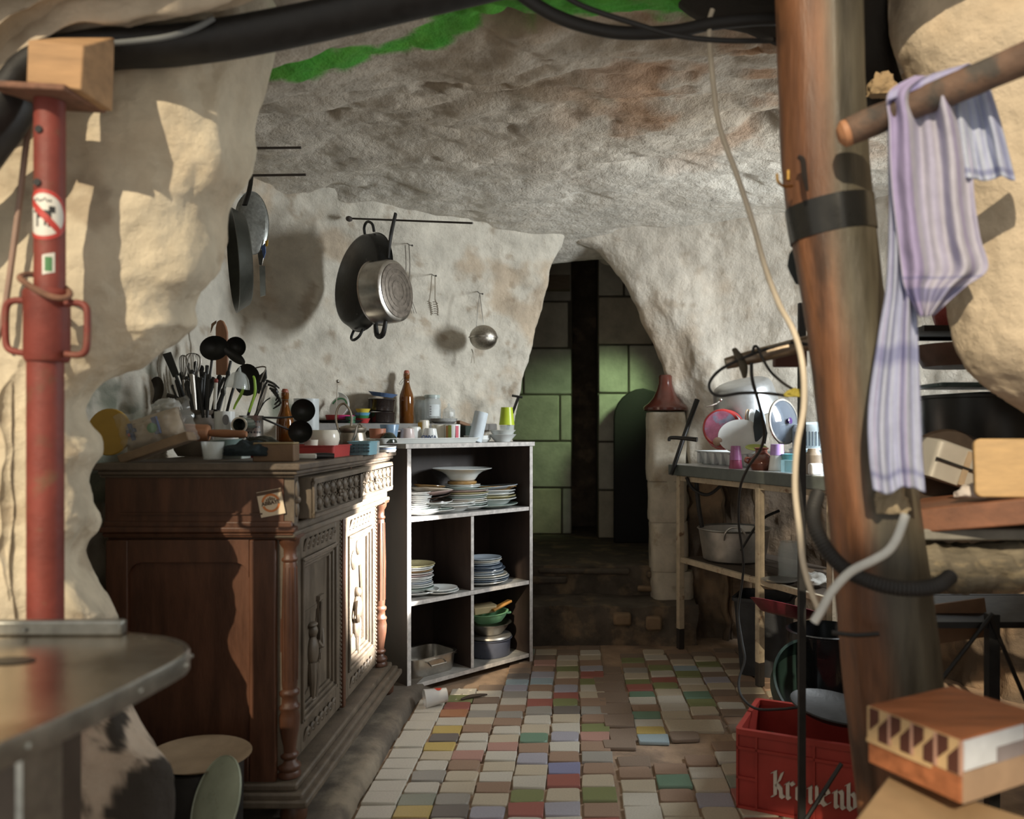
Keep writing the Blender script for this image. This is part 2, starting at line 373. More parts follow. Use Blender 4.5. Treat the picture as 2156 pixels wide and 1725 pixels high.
# ------------------------------------------------------------------ chamber behind the arch
BLOCK = [mat('soft_stone_block_%s' % k, c, rough=.9, var=.25, vs=8., bump=.35, bs=40.) for k, c in (('pale',(.52,.50,.42)),('grey',(.46,.45,.40)),('buff',(.50,.45,.35)))]
JOINT = mat('dark_joint', (.10,.09,.07), rough=.95)
def blockwall(name, o0, ux, n, nz, bw, bh, th, gap=.012, seed=1, offs=0.):
    """masonry of separate blocks: o0 lower left corner, ux unit direction, n width, nz height"""
    rnd = random.Random(seed); M0 = Matrix(((ux[0], -ux[1], 0, o0[0]), (ux[1], ux[0], 0, o0[1]), (0, 0, 1, o0[2]), (0, 0, 0, 1)))
    b = B(M0); b.bb(0, n, .014, th, 0, nz); w = mk(b, name, JOINT, kind='structure')
    z = 0.; row = 0
    while z < nz-.02:
        h = min(bh, nz-z); x = -offs-(bw*.5 if row % 2 else 0)
        while x < n:
            l = bw*(1+rnd.uniform(-.12,.12)); x0 = max(x, 0); x1 = min(x+l, n)
            if x1-x0 > .03:
                b = B(M0); b.bb(x0+gap/2, x1-gap/2, rnd.uniform(-.004,.004), .05, z+gap/2, z+h-gap/2)
                mk(b, 'block', BLOCK[rnd.randrange(3)], w, bev=.008)
            x += l
        z += h; row += 1
    return w
blockwall('wall_chamber_back', (-.95,5.85,.33), (1,0), .93, 2.1, .47, .335, .2, seed=3, offs=.1)
blockwall('wall_chamber_pier', (.16,5.62,.33), (1,0), 1.0, 2.1, .40, .335, .5, seed=5, offs=.0)
b = B(); b.bb(-1.2,1.4,6.35,6.5,.2,2.6); mk(b, 'wall_chamber_end', DARKROCK, kind='structure')
b = B(); b.bb(1.16,1.36,4.4,6.4,.2,2.6); mk(b, 'wall_chamber_right', DARKROCK, kind='structure')
b = B(); b.bb(-1.0,-.86,4.5,6.4,.2,2.6); mk(b, 'wall_chamber_left', DARKROCK, kind='structure')
b = B(); b.bb(-1.2,1.4,4.55,6.5,2.43,2.6); mk(b, 'ceiling_chamber', DARKROCK, kind='structure')
b = B(); b.bb(-1.2,1.4,4.46,6.5,.2,.33); mk(b, 'floor_chamber', STEP, kind='structure')
# timber lintel high in the chamber
b = B(); b.box((-.28,5.2,2.02),(.5,.10,.09)); mk(b, 'roof_timber', mat('old_timber',(.13,.10,.07),rough=.9,stretch=(1,6,6),bump=.4), None, 'dark old timber bearer high inside the chamber behind the arch', 'beam')
# dark round-shouldered upright shape leaning at the pier
b = B(T(.42,5.48,.33)); pl = [(-.16,0),(.2,0),(.2,.98)]+[( .04+.2*cos(a)-.0, .83+.2*sin(a)) for a in [pi/2*k/6+pi/2 for k in range(7)]]
b.ext([(x, y) for x, y in pl], 0, .06, R(90,'X')); mk(b, 'headboard', mat('dark_board',(.012,.011,.010),rough=.7), None, 'dark round-shouldered board standing in the chamber behind the arch', 'board', bev=.008)

# ------------------------------------------------------------------ steps
def slab(name, x0, x1, y0, y1, z0, z1, m, **kw):
    nx, ny = 26, 10; b = B()
    def w(x, y, z, a): return Vector((x+a*fbm((x,y,z),9,3), y+a*fbm((x+5,y,z),7,3), z+a*.6*fbm((x,y+5,z),6,3)))
    top = [[w(lerp(x0,x1,i/nx), lerp(y0,y1,j/ny), z1, .018) for i in range(nx+1)] for j in range(ny+1)]
    fr = [[w(lerp(x0,x1,i/nx), y0, lerp(z0,z1,j/6), .018) for i in range(nx+1)] for j in range(7)]
    b.grid(top); b.grid(fr); b.bb(x0,x1,y0+.02,y1,z0,z1-.02)
    return mk(b, name, m, ang=60, **kw)
slab('step_lower', -.26,.62,4.14,4.55,-.05,.19, STEP, kind='structure')
slab('step_upper', -.30,.60,4.44,4.95,.10,.345, STEP, kind='structure')
# broken edge stones on the upper step
for i, (x, y, z, sx, sz) in enumerate([(.46,4.44,.30,.14,.035),(.05,4.44,.318,.5,.03),(-.14,4.44,.27,.2,.04),(.40,4.43,.225,.12,.03),(.24,4.13,.13,.09,.06),(.40,4.13,.11,.08,.07)]):
    b = B(T(x,y,z) @ R(random.uniform(-6,6))); b.box((0,0,0),(sx,.06,sz)); mk(b, 'edge_stone', STEP if i < 3 else mat('ochre_stone',(.22,.15,.09),rough=.9,bump=.4), bpy.data.objects['step_upper' if i < 4 else 'step_lower'], bev=.012)

# pier at the right of the arch: three rounded whitewashed stones
pier = thing('pier', (.49,4.36,.3), None, None); pier['kind'] = 'structure'
PW = mat('whitewashed_stone', (.50,.45,.36), rough=.9, var=.3, vs=8., bump=.4, bs=30., col2=(.34,.28,.2), c2s=5.)
def pierstone(z0, z1, hw, sx):
    g_ = []
    for j in range(13):
        t = j/12; z = lerp(z0, z1, t); e = 1-.035*abs(2*t-1)**8; row = []
        for i in range(36):
            a = 2*pi*i/36; c_, s_ = cos(a), sin(a); k = (abs(c_)**4+abs(s_)**4)**-.25
            r = e*(1+.07*fbm((c_*2,s_*2,z*4),1.2,3)); row.append(Vector((.493+sx+hw*k*c_*r, 4.40+.13*k*s_*r, z)))
        g_.append(row)
    b = B(); b.grid(g_, closed=True); b.add([p for p in g_[-1]], [list(range(36))]); b.add([p for p in g_[0]], [list(range(36))[::-1]])
    return mk(b, 'pier_stone', PW, pier, ang=70)
pierstone(.02,.338,.108,.03); pierstone(.34,.598,.100,.012); pierstone(.60,.813,.101,.004); pierstone(.815,1.18,.102,-.002)

# ------------------------------------------------------------------ floor, kerb and tiles
nx, ny = 60, 60
b = B(); b.grid([[Vector((lerp(-2.2,2.4,i/nx), lerp(.6,4.3,j/ny), -.010+.004*fbm((i,j,0),.21,3))) for i in range(nx+1)] for j in range(ny+1)])
b.bb(-2.2,2.4,.6,4.3,-.2,-.05); floor = mk(b, 'floor', MORTAR, kind='structure', ang=80)
b = B(); g_ = []
for j in range(61):
    Y = lerp(1.7, 3.75, j/60); w_ = .012*fbm((0,Y,0),4,3); row = []
    for x, z in ((-1.5,.035),(-1.2,.04),(-.8,.04),(-.70,.042),(-.665,.040),(-.645,.030),(-.637,.012),(-.632,-.03)):
        row.append(Vector((x+w_*(x>-.9)+.05*sstep(3.25,3.7,Y)*(x>-.9), Y, z+.005*fbm((x*4,Y,2),6,3))))
    g_.append(row)
b.grid(g_); mk(b, 'floor_kerb', mat('kerb_cement', (.13,.105,.08), rough=.8, var=.5, vs=6., bump=.4, bs=30., col2=(.22,.18,.13), c2s=3.), kind='structure', ang=80)
TC = {'w':(.60,.57,.49),'c':(.56,.49,.37),'b':(.29,.185,.125),'g':(.20,.24,.09),'t':(.13,.27,.19),'y':(.56,.42,.12),'l':(.38,.38,.45),'L':(.22,.24,.42),'k':(.14,.13,.125),'e':(.33,.32,.29),
      'r':(.36,.10,.085),'p':(.46,.25,.21),'s':(.34,.46,.52),'o':(.44,.19,.09),'n':(.21,.15,.11),'m':(.27,.31,.25)}
TC = {k: mixc(tuple(v*.92 for v in c), (.26,.20,.145), .20) for k, c in TC.items()}
TM = {k: mat('tile_'+k, c, rough=.42 if k not in 'bn' else .8, var=.16, vs=16., bump=.12, bs=50., col2=(c[0]*.55+.08,c[1]*.5+.05,c[2]*.45+.03), c2s=14., c2lo=.60, c2hi=.72) for k, c in TC.items()}
PRINT = mat('tile_print_blue', (.13,.17,.32), rough=.4, bump=0)
TMESH = {}
def tile_mesh(var, key):
    if (var, key) in TMESH: return TMESH[(var, key)]
    r = [.02,.10,.04,.15][var]; rr = random.Random(var); pl = []
    for cxx, cyy, a0 in ((.5-r,.5-r,0),(-.5+r,.5-r,90),(-.5+r,-.5+r,180),(.5-r,-.5+r,270)):
        j = (rr.uniform(-.03,.03), rr.uniform(-.04,.04))
        for a in (0,45,90): pl.append((cxx+j[0]+r*cos(radians(a0+a)), cyy+j[1]+r*sin(radians(a0+a))))
    n = len(pl); vs = [(x,y,-1) for x,y in pl]+[(x,y,-.12) for x,y in pl]+[(x*.965,y*.955,0) for x,y in pl]
    fs = [(i,(i+1)%n,n+(i+1)%n,n+i) for i in range(n)]+[(n+i,n+(i+1)%n,2*n+(i+1)%n,2*n+i) for i in range(n)]+[list(range(2*n,3*n))]
    b = B(); b.add(vs, fs); TMESH[(var, key)] = mesh_of(b, 'tile', TM[key], 50); return TMESH[(var, key)]
ntile = 0
def tile(x, y, w, d, key, var=None):
    global ntile
    if var is None: var = random.choice((0,0,1,2,2,3))
    o = bpy.data.objects.new('tile', tile_mesh(var, key)); o.location = (x+random.uniform(-.003,.003), y, random.uniform(-.0025,.003)); o.scale = (w, d, .012)
    o.rotation_euler = (random.uniform(-.008,.008), random.uniform(-.008,.008), radians(random.uniform(-1.6,1.6)))
    link(o, floor); ntile += 1; return o
COLS = ['w'*24,
 'bymwewcykyworgwnkw', 'wkeccbpwwbcewnwnke', 'rlcbwcwpcwbebwelsknb', 'wrgwclbtcwerwbslbpncn', 'wlcrLbwlwckgrlbcgcwnb', 'rbgcbebpgbebcwgrlbcwn',
 'cwwcbn', 'ccbtb', 'lclcwb', 'rcrmcwb', 'bcwncb']
Y0, Y1 = 2.215, 4.12; DX = .108
for k in range(7):
    s_ = COLS[k]; x = -.628+DX*(k+.5); ye = 3.36 if k == 0 else (3.47,3.54,3.74,4.1,4.1,4.1)[k-1]
    pt = (ye-Y0)/len(s_) if k else .083; pt = max(.0795, min(.092, pt)); y = Y0; i = 0
    while y+pt < (Y1 if k > 2 else ye):
        key = s_[i] if i < len(s_) else random.choice('wcbnkegbrwnbm'); d = pt*random.uniform(.96,1.06)
        tile(x, y+d/2, DX*.93, d*.905, key, 0 if k == 0 else None); y += d; i += 1
for k in range(7, 12):                              # near right hand block
    s_ = COLS[k]; x = -.628+DX*1.03*(k+.5)-.012; y = Y0-.03*(k % 2)
    for i, key in enumerate(s_):
        if y > 2.78: break
        tile(x, y+.045, DX*.95, .083, key); y += .092
for (cx_, cy_, w, d, key) in [(.155,2.83,.11,.075,'n'),(.175,2.93,.10,.11,'n'),(.165,3.06,.11,.12,'n'),(.16,3.19,.12,.12,'n'),(.155,3.32,.12,.12,'n'),(.15,3.45,.12,.11,'n'),(.15,3.57,.13,.11,'n'),(.15,3.69,.12,.1,'n')]:
    tile(cx_, cy_, w, d, key, 2)
RB = ['sywtbwtrgcebgn', 'nccwwcgrwgbwcnn', 'wnbcgtcwgscnbc', 'cnbnwbnclnwgcn', 'bncbnncnbcncbn', 'ncbnncbbncnbnc']
for k, s_ in enumerate(RB):
    x = .275+.115*k; y = 2.84+.02*(k % 2)
    for i, key in enumerate(s_):
        d = .087+.012*((k*7+i*3) % 3-1)/2
        if y+d > Y1 or (k > 3 and y < 2.9): y += d; continue
        if k == 1 and i == 1: tile(x+.05, y+d*.7, .20, d*1.3, 'c', 2); y += d*1.5; continue
        if k == 2 and i in (0, 1): y += d; continue
        tile(x, y+d/2, .105, d*.9, key); y += d
for k in range(-2, 0):                              # worn tiles by the shelf unit, in its shade
    pass
# ------------------------------------------------------------------ carved cupboard
cup = thing('carved_cupboard', (-1.0,2.72,.04), 'dark carved oak cupboard with two drawers, two figured doors and turned corner columns', 'cupboard')
YN, YF, XB = 2.17, 3.27, -1.25
b = B(); b.bb(XB,-.80,YN+.014,YF,.15,.855); b.bb(XB,-.775,YN+.02,YF,.855,.972); mk(b, 'carcass', WOODD, cup)
# side frame towards the viewer: stiles, rails and a recessed panel with an arched head
for a in ((-.868,-.797),(XB,-1.19)): b = B(); b.bb(a[0],a[1],YN,YN+.02,.15,.80); mk(b, 'side_stile', WOODD, cup, bev=.004)
b = B(); b.bb(-1.19,-.868,YN,YN+.02,.15,.235); mk(b, 'side_rail', WOODD, cup, bev=.004)
pl = [(-1.19,.80),(-1.19,.70)]+[(-1.19+.04*(1-cos(a)), .70+.04*sin(a)) for a in [pi/2*k/6 for k in range(1,7)]]+[(-.868-.04*(1-cos(a)), .70+.04*sin(a)) for a in [pi/2*(6-k)/6 for k in range(7)]]+[(-.868,.80)]
b = B(Matrix(((1,0,0,0),(0,0,1,YN),(0,1,0,0),(0,0,0,1)))); b.ext(pl, 0, .02); mk(b, 'side_rail', WOODD, cup, bev=.004)
b = B(); b.bb(XB-.005,-.752,YN-.004,YN+.02,.806,.85); b.bb(XB-.01,-.742,YN-.014,YN+.02,.82,.836); b.bb(XB-.005,-.747,YN-.009,YN+.02,.812,.82); mk(b, 'side_cornice', WOODD, cup, bev=.004)
b = B(); b.bb(XB,-.775,YN,YN+.02,.85,.972); mk(b, 'frieze_side', WOODD, cup)
b = B(); b.bb(-1.21,-.83,YN-.006,YN+.01,.868,.872); mk(b, 'side_bead', WOODD, cup)
# top with moulded edge
b = B(); b.bb(XB-.02,-.722,YN-.03,YF+.03,.986,1.005); b.bb(XB-.01,-.732,YN-.02,YF+.02,.974,.986); b.bb(XB-.01,-.742,YN-.01,YF+.01,.966,.974)
mk(b, 'top', mat('dusty_top', (.105,.080,.058), rough=.55, var=.4, vs=20., bump=.3, bs=120.), cup, bev=.005)
# local frame of the front: u away from the viewer, v up, w out
FR = lambda x, y0=0., z0=0.: Matrix(((0,0,1,x),(1,0,0,y0),(0,1,0,z0),(0,0,0,1)))
b = B(); b.bb(-.80,-.752,YN+.005,YF,.80,.845); b.bb(-.80,-.744,YN-.005,YF+.01,.805,.822); mk(b, 'front_rail', WOODG, cup, bev=.004)
b = B(); b.bb(-.79,-.748,YN+.004,2.205,.845,.972); b.sph((-.748,2.19,.93),(.008,.012,.03)); b.sph((-.748,2.19,.88),(.008,.010,.022)); b.sph((-.746,2.19,.905),(.01,.011,.011)); mk(b, 'corner_block', WOODG, cup)
def carved_scales(b, u0, u1, v0, v1, nu, nv):
    for i in range(nu):
        for j in range(nv):
            u = lerp(u0, u1, (i+.5)/nu); v = lerp(v0, v1, (j+.5)/nv); du = (u1-u0)/nu*.42; dv = (v1-v0)/nv*.46
            b.sph((u, v, .002), (du*.55, dv*.9, .007), 8, 6)
            for s_ in (-1, 1): b.tube([(u+s_*du*.1, v+dv, .003), (u+s_*du, v+dv*.1, .005), (u+s_*du*.15, v-dv, .003)], .0022, 5, 3)
            b.sph((u+du*1.1, v+dv, .003), (.003,.003,.004), 6, 4)
def drawer(y0, y1, pull):
    M = FR(-.752+pull, y0, .85); w = y1-y0; h = .113
    d = mk(B(M).bb(0,w,0,h,-.04-pull,.012), 'drawer', WOODG, cup, bev=.003)
    b = B(M)
    for a in ((0,w,h-.014,h),(0,w,0,.014),(0,.018,.014,h-.014),(w-.018,w,.014,h-.014)): b.bb(a[0],a[1],a[2],a[3],.012,.022)
    mk(b, 'drawer_frame', WOODG, d, bev=.004)
    b = B(M @ T(0,0,.012)); carved_scales(b, .03, w-.03, .018, h-.018, 7, 2); mk(b, 'scale_carving', WOODG, d, kind='stuff')
    b = B(M @ T(w/2,h/2,.016))
    for k in range(6): b.sph((.011*cos(k*pi/3), .011*sin(k*pi/3), .004), (.007,.007,.005), 8, 6)
    b.sph((0,0,.008), .006, 8, 6); mk(b, 'knob', WOODG, d)
drawer(2.225, 2.725, .022); drawer(2.745, 3.255, .004)
b = B(); b.bb(-.79,-.75,2.727,2.743,.85,.966); mk(b, 'drawer_post', WOODD, cup)
def column(y):
    z0 = .158; M = T(-.772, y, z0)
    col = mk(B(M).lathe([(.0,0),(.030,.0),(.031,.008),(.026,.016),(.031,.024),(.029,.032),(.020,.038),(.017,.046),(.024,.054),(.024,.060),(.017,.066),(.019,.085),(.026,.13),(.028,.16),(.024,.178),(.028,.184),(.028,.190),(.022,.197),(.021,.214),(.027,.222),(.027,.230),(.020,.237),(.0215,.25),(.0225,.40),(.019,.575),(.018,.578),(.022,.583),(.022,.588),(.018,.594),(.0185,.615),(.026,.628),(.028,.640),(.030,.650),(0,.650)], 24), 'column', WOODD, cup, ang=50)
    b = B(M)
    for k in range(10):
        a = 2*pi*k/10; b.tube([(.021*cos(a),.021*sin(a),.26),(.0222*cos(a),.0222*sin(a),.40),(.0190*cos(a),.0190*sin(a),.565)], .0028, 5)
    mk(b, 'fluting', WOODD, col)
column(2.205); column(3.225)
def door(y0, y1, kind):
    z0, z1 = .172, .80; w = y1-y0; h = z1-z0; M = FR(-.80, y0, z0)
    d = mk(B(M).bb(0,w,0,h,-.02,.004), 'door', WOODG, cup)
    st = .062
    for a in ((0,st),(w-st,w)): b = B(M); b.bb(a[0],a[1],0,h,.004,.022); mk(b, 'stile', WOODG, d, bev=.003)
    for a in ((0,.085),(h-.075,h)): b = B(M); b.bb(st,w-st,a[0],a[1],.004,.022); mk(b, 'rail', WOODG, d, bev=.003)
    b = B(M); x0, x1, v0, v1 = st, w-st, .085, h-.075
    for k, (o_, hh) in enumerate(((0,.03),(.012,.022),(.024,.014))):
        for a in ((x0+o_,x1-o_,v0+o_,v0+o_+.012),(x0+o_,x1-o_,v1-o_-.012,v1-o_),(x0+o_,x0+o_+.012,v0+o_,v1-o_),(x1-o_-.012,x1-o_,v0+o_,v1-o_)): b.bb(a[0],a[1],a[2],a[3],.002,hh)
    mk(b, 'panel_moulding', WOODG, d, bev=.003)
    b = B(M)
    n = 44
    for k in range(n): b.sph((.012,h*(k+.5)/n,.023), (.005,h/n*.42,.005), 6, 4); b.sph((w-.012,h*(k+.5)/n,.023), (.005,h/n*.42,.005), 6, 4)
    mk(b, 'bead_carving', WOODG, d, kind='stuff')
    for v in (.042, h-.04):
        for k in range(7):
            b = B(M)
            u = lerp(st+.02, w-st-.02, (k+.5)/7)
            b.tube([(u-.018,v-.014,.022),(u-.008,v+.012,.028),(u+.008,v+.014,.028),(u+.012,v-.002,.026),(u+.002,v-.004,.024)], [.006,.006,.005,.004,.003], 6, 4); mk(b, 'leaf_scroll', WOODG, d)
    b = B(M); c = w/2
    if kind == 0:       # huntsman with raised gun beside a wall
        u, v = c-.03, .16
        b.sph((u,v+.155,.010),(.016,.020,.016)); b.sph((u-.004,v+.175,.012),(.022,.008,.014)); b.sph((u,v+.095,.010),(.026,.045,.018))
        b.tube([(u+.012,v+.12,.02),(u+.035,v+.10,.028),(u+.05,v+.15,.022)],[.009,.008,.006],6,3); b.tube([(u+.03,v+.08,.024),(u+.065,v+.23,.018)],.0045,6)
        b.tube([(u-.008,v+.06,.012),(u-.015,v+.01,.016),(u-.006,v-.045,.012)],[.015,.012,.008],8,3); b.tube([(u+.010,v+.06,.012),(u+.022,v+.01,.014),(u+.018,v-.05,.012)],[.014,.011,.008],8,3)
        b.sph((u+.026,v-.056,.012),(.018,.008,.01)); b.sph((u-.001,v-.05,.012),(.016,.008,.01))
    else:
        u, v = c-.005, .19
        b.sph((u,v+.14,.010),(.016,.019,.016)); b.sph((u,v+.085,.010),(.028,.045,.018)); b.sph((u-.008,v+.02,.010),(.034,.045,.016))
        b.tube([(u-.02,v+.11,.02),(u-.045,v+.07,.024),(u-.03,v+.04,.022)],[.009,.008,.007],6,3); b.tube([(u,v,.012),(u-.008,v-.05,.012),(u+.004,v-.085,.01)],[.014,.010,.008],8,3)
        mk(B(M).sph((u-.03,v+.26,.006),(.03,.035,.010)),'tree_relief',WOODG,d); mk(B(M).sph((u+.03,v+.30,.006),(.025,.03,.010)),'tree_relief',WOODG,d)
    mk(b, 'figure_relief', WOODG, d)
    b = B(M)
    if kind == 0:
        b.bb(c+.03,c+.065,.20,.40,0,.012); b.bb(c+.024,c+.071,.395,.408,0,.016); b.bb(c-.1,c+.03,.37,.385,0,.006); b.bb(c+.034,c+.061,.21,.39,.012,.015)
        b.ext([(c-.1,.125),(c+.10,.125),(c+.10,.15),(c+.04,.19),(c-.04,.16),(c-.1,.14)],0,.009)
    else:
        b.ext([(c-.09,.125),(c+.09,.125),(c+.09,.17),(c,.15),(c-.05,.19),(c-.09,.18)],0,.009); b.tube([(c+.06,.15,.008),(c+.055,.3,.010),(c+.04,.42,.008)],[.012,.009,.006],6,3)
    mk(b, 'scenery_relief', WOODG, d)
door(2.255, 2.715, 0); door(2.735, 3.195, 1)
b = B(); b.bb(-.80,-.768,2.712,2.738,.165,.80); mk(b, 'door_post', WOODD, cup, bev=.004)
for a in ((YN+.02,2.255),(3.195,YF)): b = B(); b.bb(-.80,-.782,a[0],a[1],.15,.80); mk(b, 'front_stile', WOODG, cup)
for a in ((YN+.002,2.238),(3.19,3.26)): b = B(); b.bb(-.795,-.742,a[0],a[1],.80,.812); mk(b, 'capital', WOODD, cup, bev=.003)
b = B(); b.bb(XB,-.735,YN-.015,YF+.015,.135,.156); b.bb(XB,-.715,YN-.03,YF+.03,.10,.137); b.bb(XB,-.700,YN-.04,YF+.04,.10,.122); mk(b, 'plinth', WOODG, cup, bev=.006)
for x, y in ((-.755,YN+.02),(-.755,YF-.03),(-1.2,YN+.02),(-1.2,YF-.03)):
    b = B(T(x,y,.038)); b.lathe([(0,0),(.022,0),(.034,.012),(.036,.03),(.03,.05),(.026,.064),(0,.064)],16); mk(b, 'foot', WOODD, cup)

# printed beer mat stuck to the side of the cupboard
card = thing('beer_mat', P(570,1085,YN-.004), 'square cream beer mat printed ABBAYE in an orange ring, stuck on the cupboard side', 'beer mat')
CM = Matrix(((1,0,0,0),(0,0,1,0),(0,1,0,0),(0,0,0,1)))
c0 = P(571,1059,YN-.002); MC = T(*c0) @ R(-11,'Y') @ CM
k_ = YN/F
PAPER = mat('cream_card', (.62,.52,.38), rough=.8, var=.1, bump=0); ORANGE = mat('orange_print', (.55,.19,.06), rough=.8, bump=0, var=.1); BROWNP = mat('brown_print', (.09,.055,.035), rough=.8, bump=0)
b = B(MC); b.bb(-26*k_,26*k_,-27*k_,27*k_,-.0024,0); mk(b, 'card', PAPER, card)
def ring(M, r0, r1, a0, a1, z0, z1, n=28):
    v = []; f = []
    for i in range(n+1):
        a = radians(lerp(a0,a1,i/n)); v += [(r0*cos(a),r0*sin(a),z0),(r1*cos(a),r1*sin(a),z0),(r0*cos(a),r0*sin(a),z1),(r1*cos(a),r1*sin(a),z1)]
    for i in range(n): q = i*4; f += [(q,q+1,q+5,q+4),(q+2,q+6,q+7,q+3),(q,q+4,q+6,q+2),(q+1,q+3,q+7,q+5)]
    return v, f
b = B(MC)
for a0, a1 in ((15,165),(195,345)):
    v, f = ring(None, 15*k_, 19.5*k_, a0, a1, -.0034, -.0024); b.add(v, f)
mk(b, 'orange_ring', ORANGE, card)
b = B(MC); b.bb(-26*k_,26*k_,19*k_,26*k_,-.0034,-.0024); mk(b, 'dark_band', BROWNP, card)
b = B(MC)
for i in range(5): b.bb((-9+i*4)*k_,(-6.5+i*4)*k_,5*k_,(9+ (2-abs(i-2))*2)*k_,-.0034,-.0024)
mk(b, 'abbey_emblem', BROWNP, card)
def text(s, name, M, size, m, parent, ext=.0006, bold=0.):
    cu = bpy.data.curves.new(name, 'FONT'); cu.body = s; cu.size = size; cu.align_x = 'CENTER'; cu.align_y = 'CENTER'; cu.extrude = ext; cu.offset = bold
    t = bpy.data.objects.new('tmp', cu); COL.objects.link(t)
    dg = bpy.context.evaluated_depsgraph_get(); me = bpy.data.meshes.new_from_object(t.evaluated_get(dg)); bpy.data.objects.remove(t)
    me.name = name; me.transform(M); me.materials.clear(); me.materials.append(m)
    o = bpy.data.objects.new(name, me); return link(o, parent)
TXV = Matrix(((1,0,0,0),(0,0,-1,0),(0,1,0,0),(0,0,0,1)))     # text plane facing the viewer
text('ABBAYE', 'lettering', T(*c0) @ R(-11,'Y') @ T(0,-.0035,0) @ TXV, 11*k_, BROWNP, card, bold=.0004)

# ------------------------------------------------------------------ open shelf unit set across the corner
SX, SY = Vector((.695,.719,0)), Vector((-.719,.695,0)); SO = Vector((-.685,3.33,0))
MS = Matrix(((SX.x,SY.x,0,SO.x),(SX.y,SY.y,0,SO.y),(0,0,1,0),(0,0,0,1))); SW, SD = .70, .30
LAM = mat('dark_laminate', (.038,.026,.021), rough=.5, var=.3, vs=8., bump=.06, stretch=(4,4,1))
LAME = mat('painted_lit_edge', (.50,.47,.44), rough=.6, var=.35, vs=40., bump=.1)  # pale edges: light on the board fronts put into the colour
LAMT = mat('dusty_board', (.30,.29,.27), rough=.6, var=.4, vs=14., bump=.1)
unit = thing('shelf_unit', MS @ Vector((SW/2,SD/2,0)), 'dark open shelf unit with light painted into its pale edges, holding stacks of plates', 'shelf unit')
def board(name, x0,x1,y0,y1,z0,z1, m=LAM, edge=True):
    o = mk(B(MS).bb(x0,x1,y0,y1,z0,z1), name, m, unit)
    if edge: mk(B(MS).bb(x0+.0003,x1-.0003,y0-.0016,y0+.0004,z0+.0002,z1-.0002), 'edge_strip', LAME, o)
    return o
board('side_panel',0,.019,0,SD,.0,1.012); board('side_panel',SW-.019,SW,0,SD,.0,1.012)
board('top',-.012,SW+.006,-.008,SD+.005,1.013,1.032, LAMT)
for z in (.040,.382,.728): board('shelf',.020,SW-.020,.004,SD-.012,z-.0175,z, LAMT)
board('divider',.341,.357,.012,SD-.014,.0405,.364); board('divider',.341,.357,.012,SD-.014,.3825,.710)
mk(B(MS).bb(.02,SW-.02,SD-.010,SD-.004,.01,1.01), 'back_panel', LAM, unit)
# ------------------------------------------------------------------ foreground, left
RED = mat('rusty_red_paint', (.205,.042,.030), rough=.55, var=.3, vs=12., bump=.2, bs=70., col2=(.17,.07,.04), c2s=16., c2lo=.58, c2hi=.70)
RUST = mat('rusted_iron', (.22,.11,.07), rough=.8, var=.45, vs=25., bump=.4, bs=90.)
px_, py_ = -.970, 1.5
prop = thing('steel_prop', (px_,py_,0), 'red painted adjustable steel prop with a screw collar and two loop handles', 'prop')
zz = lambda y: H-(y-CY)*1.5/F
b = B(T(px_-.004,py_,0)); b.lathe([(0,0),(.030,0),(.030,zz(760)),(0,zz(760))],28); mk(b,'outer_tube',RED,prop)
b = B(T(px_+.004,py_,0)); b.lathe([(0,zz(620)),(.0255,zz(620)),(.0255,zz(212)),(0,zz(212))],28); inn = mk(b,'inner_tube',RED,prop)
for x, y in ((103,283),(100,393)):
    b = B(T(px_+.004+(x-106)*1.5/F,py_-.0262,zz(y)) @ R(90,'X')); b.lathe([(0,-.001),(.0068,-.001),(.0068,.0022),(0,.0022)],14); mk(b,'pin_hole',BLACKP,inn)
b = B(T(px_-.001,py_,0)); b.lathe([(.026,zz(762)),(.034,zz(762)),(.0375,zz(755)),(.0375,zz(640)),(.039,zz(632)),(.039,zz(618)),(.035,zz(610)),(.026,zz(610))],28); col_ = mk(b,'collar',RED,prop)
for s_, pts in ((1,[(138,640),(165,638),(180,646),(184,665),(183,725),(176,744),(160,748),(138,746)]),(-1,[(62,634),(32,633),(17,640),(12,660),(12,715),(18,734),(34,741),(64,745)])):
    b = B(); b.tube([P(x,y,1.49) for x,y in pts], .0062, 10, 4); mk(b,'handle',RED,col_)
b = B(); b.tube([P(x,y,Y) for x,y,Y in ((42,584,1.50),(60,600,1.465),(100,622,1.458),(135,628,1.47),(147,616,1.5),(120,596,1.54),(70,578,1.535))], .0055, 8, 5, closed=True); mk(b,'lock_pin',RUST,prop)
b = B(T(px_+.004,py_,zz(205)) @ R(3,'Y') @ R(4,'X')); b.box((0,0,0),(.135,.13,.012)); mk(b,'top_plate',RUST,prop,bev=.003)
def wrap(r, s_, t): a = s_/r; return (r*sin(a), -r*cos(a), t)
def cyl_patch(b, r, f, n=26, m=3):
    """f(u,v)->(s,t) on a cylinder of radius r"""
    b.grid([[Vector(wrap(r, *f(i/n, j/m))) for i in range(n+1)] for j in range(m+1)]); return b
STW = mat('sticker_white',(.66,.64,.58),rough=.5,var=.15,bump=0); STR = mat('sticker_red',(.46,.05,.04),rough=.5,var=.15,bump=0); STK = mat('sticker_black',(.03,.03,.03),rough=.5,bump=0)
SC = T(px_+.004,py_,zz(459)) @ R(8)
b = B(SC); cyl_patch(b,.0260,lambda u,v:(.044*v*cos(2*pi*u),.046*v*sin(2*pi*u)),36,6); st = mk(b,'sticker',STW,inn,label='round white sticker with red prohibition ring and dark dog shape')
b = B(SC); cyl_patch(b,.0264,lambda u,v:(lerp(.037,.044,v)*cos(2*pi*u),lerp(.039,.046,v)*sin(2*pi*u)),40,2); mk(b,'red_ring',STR,st)
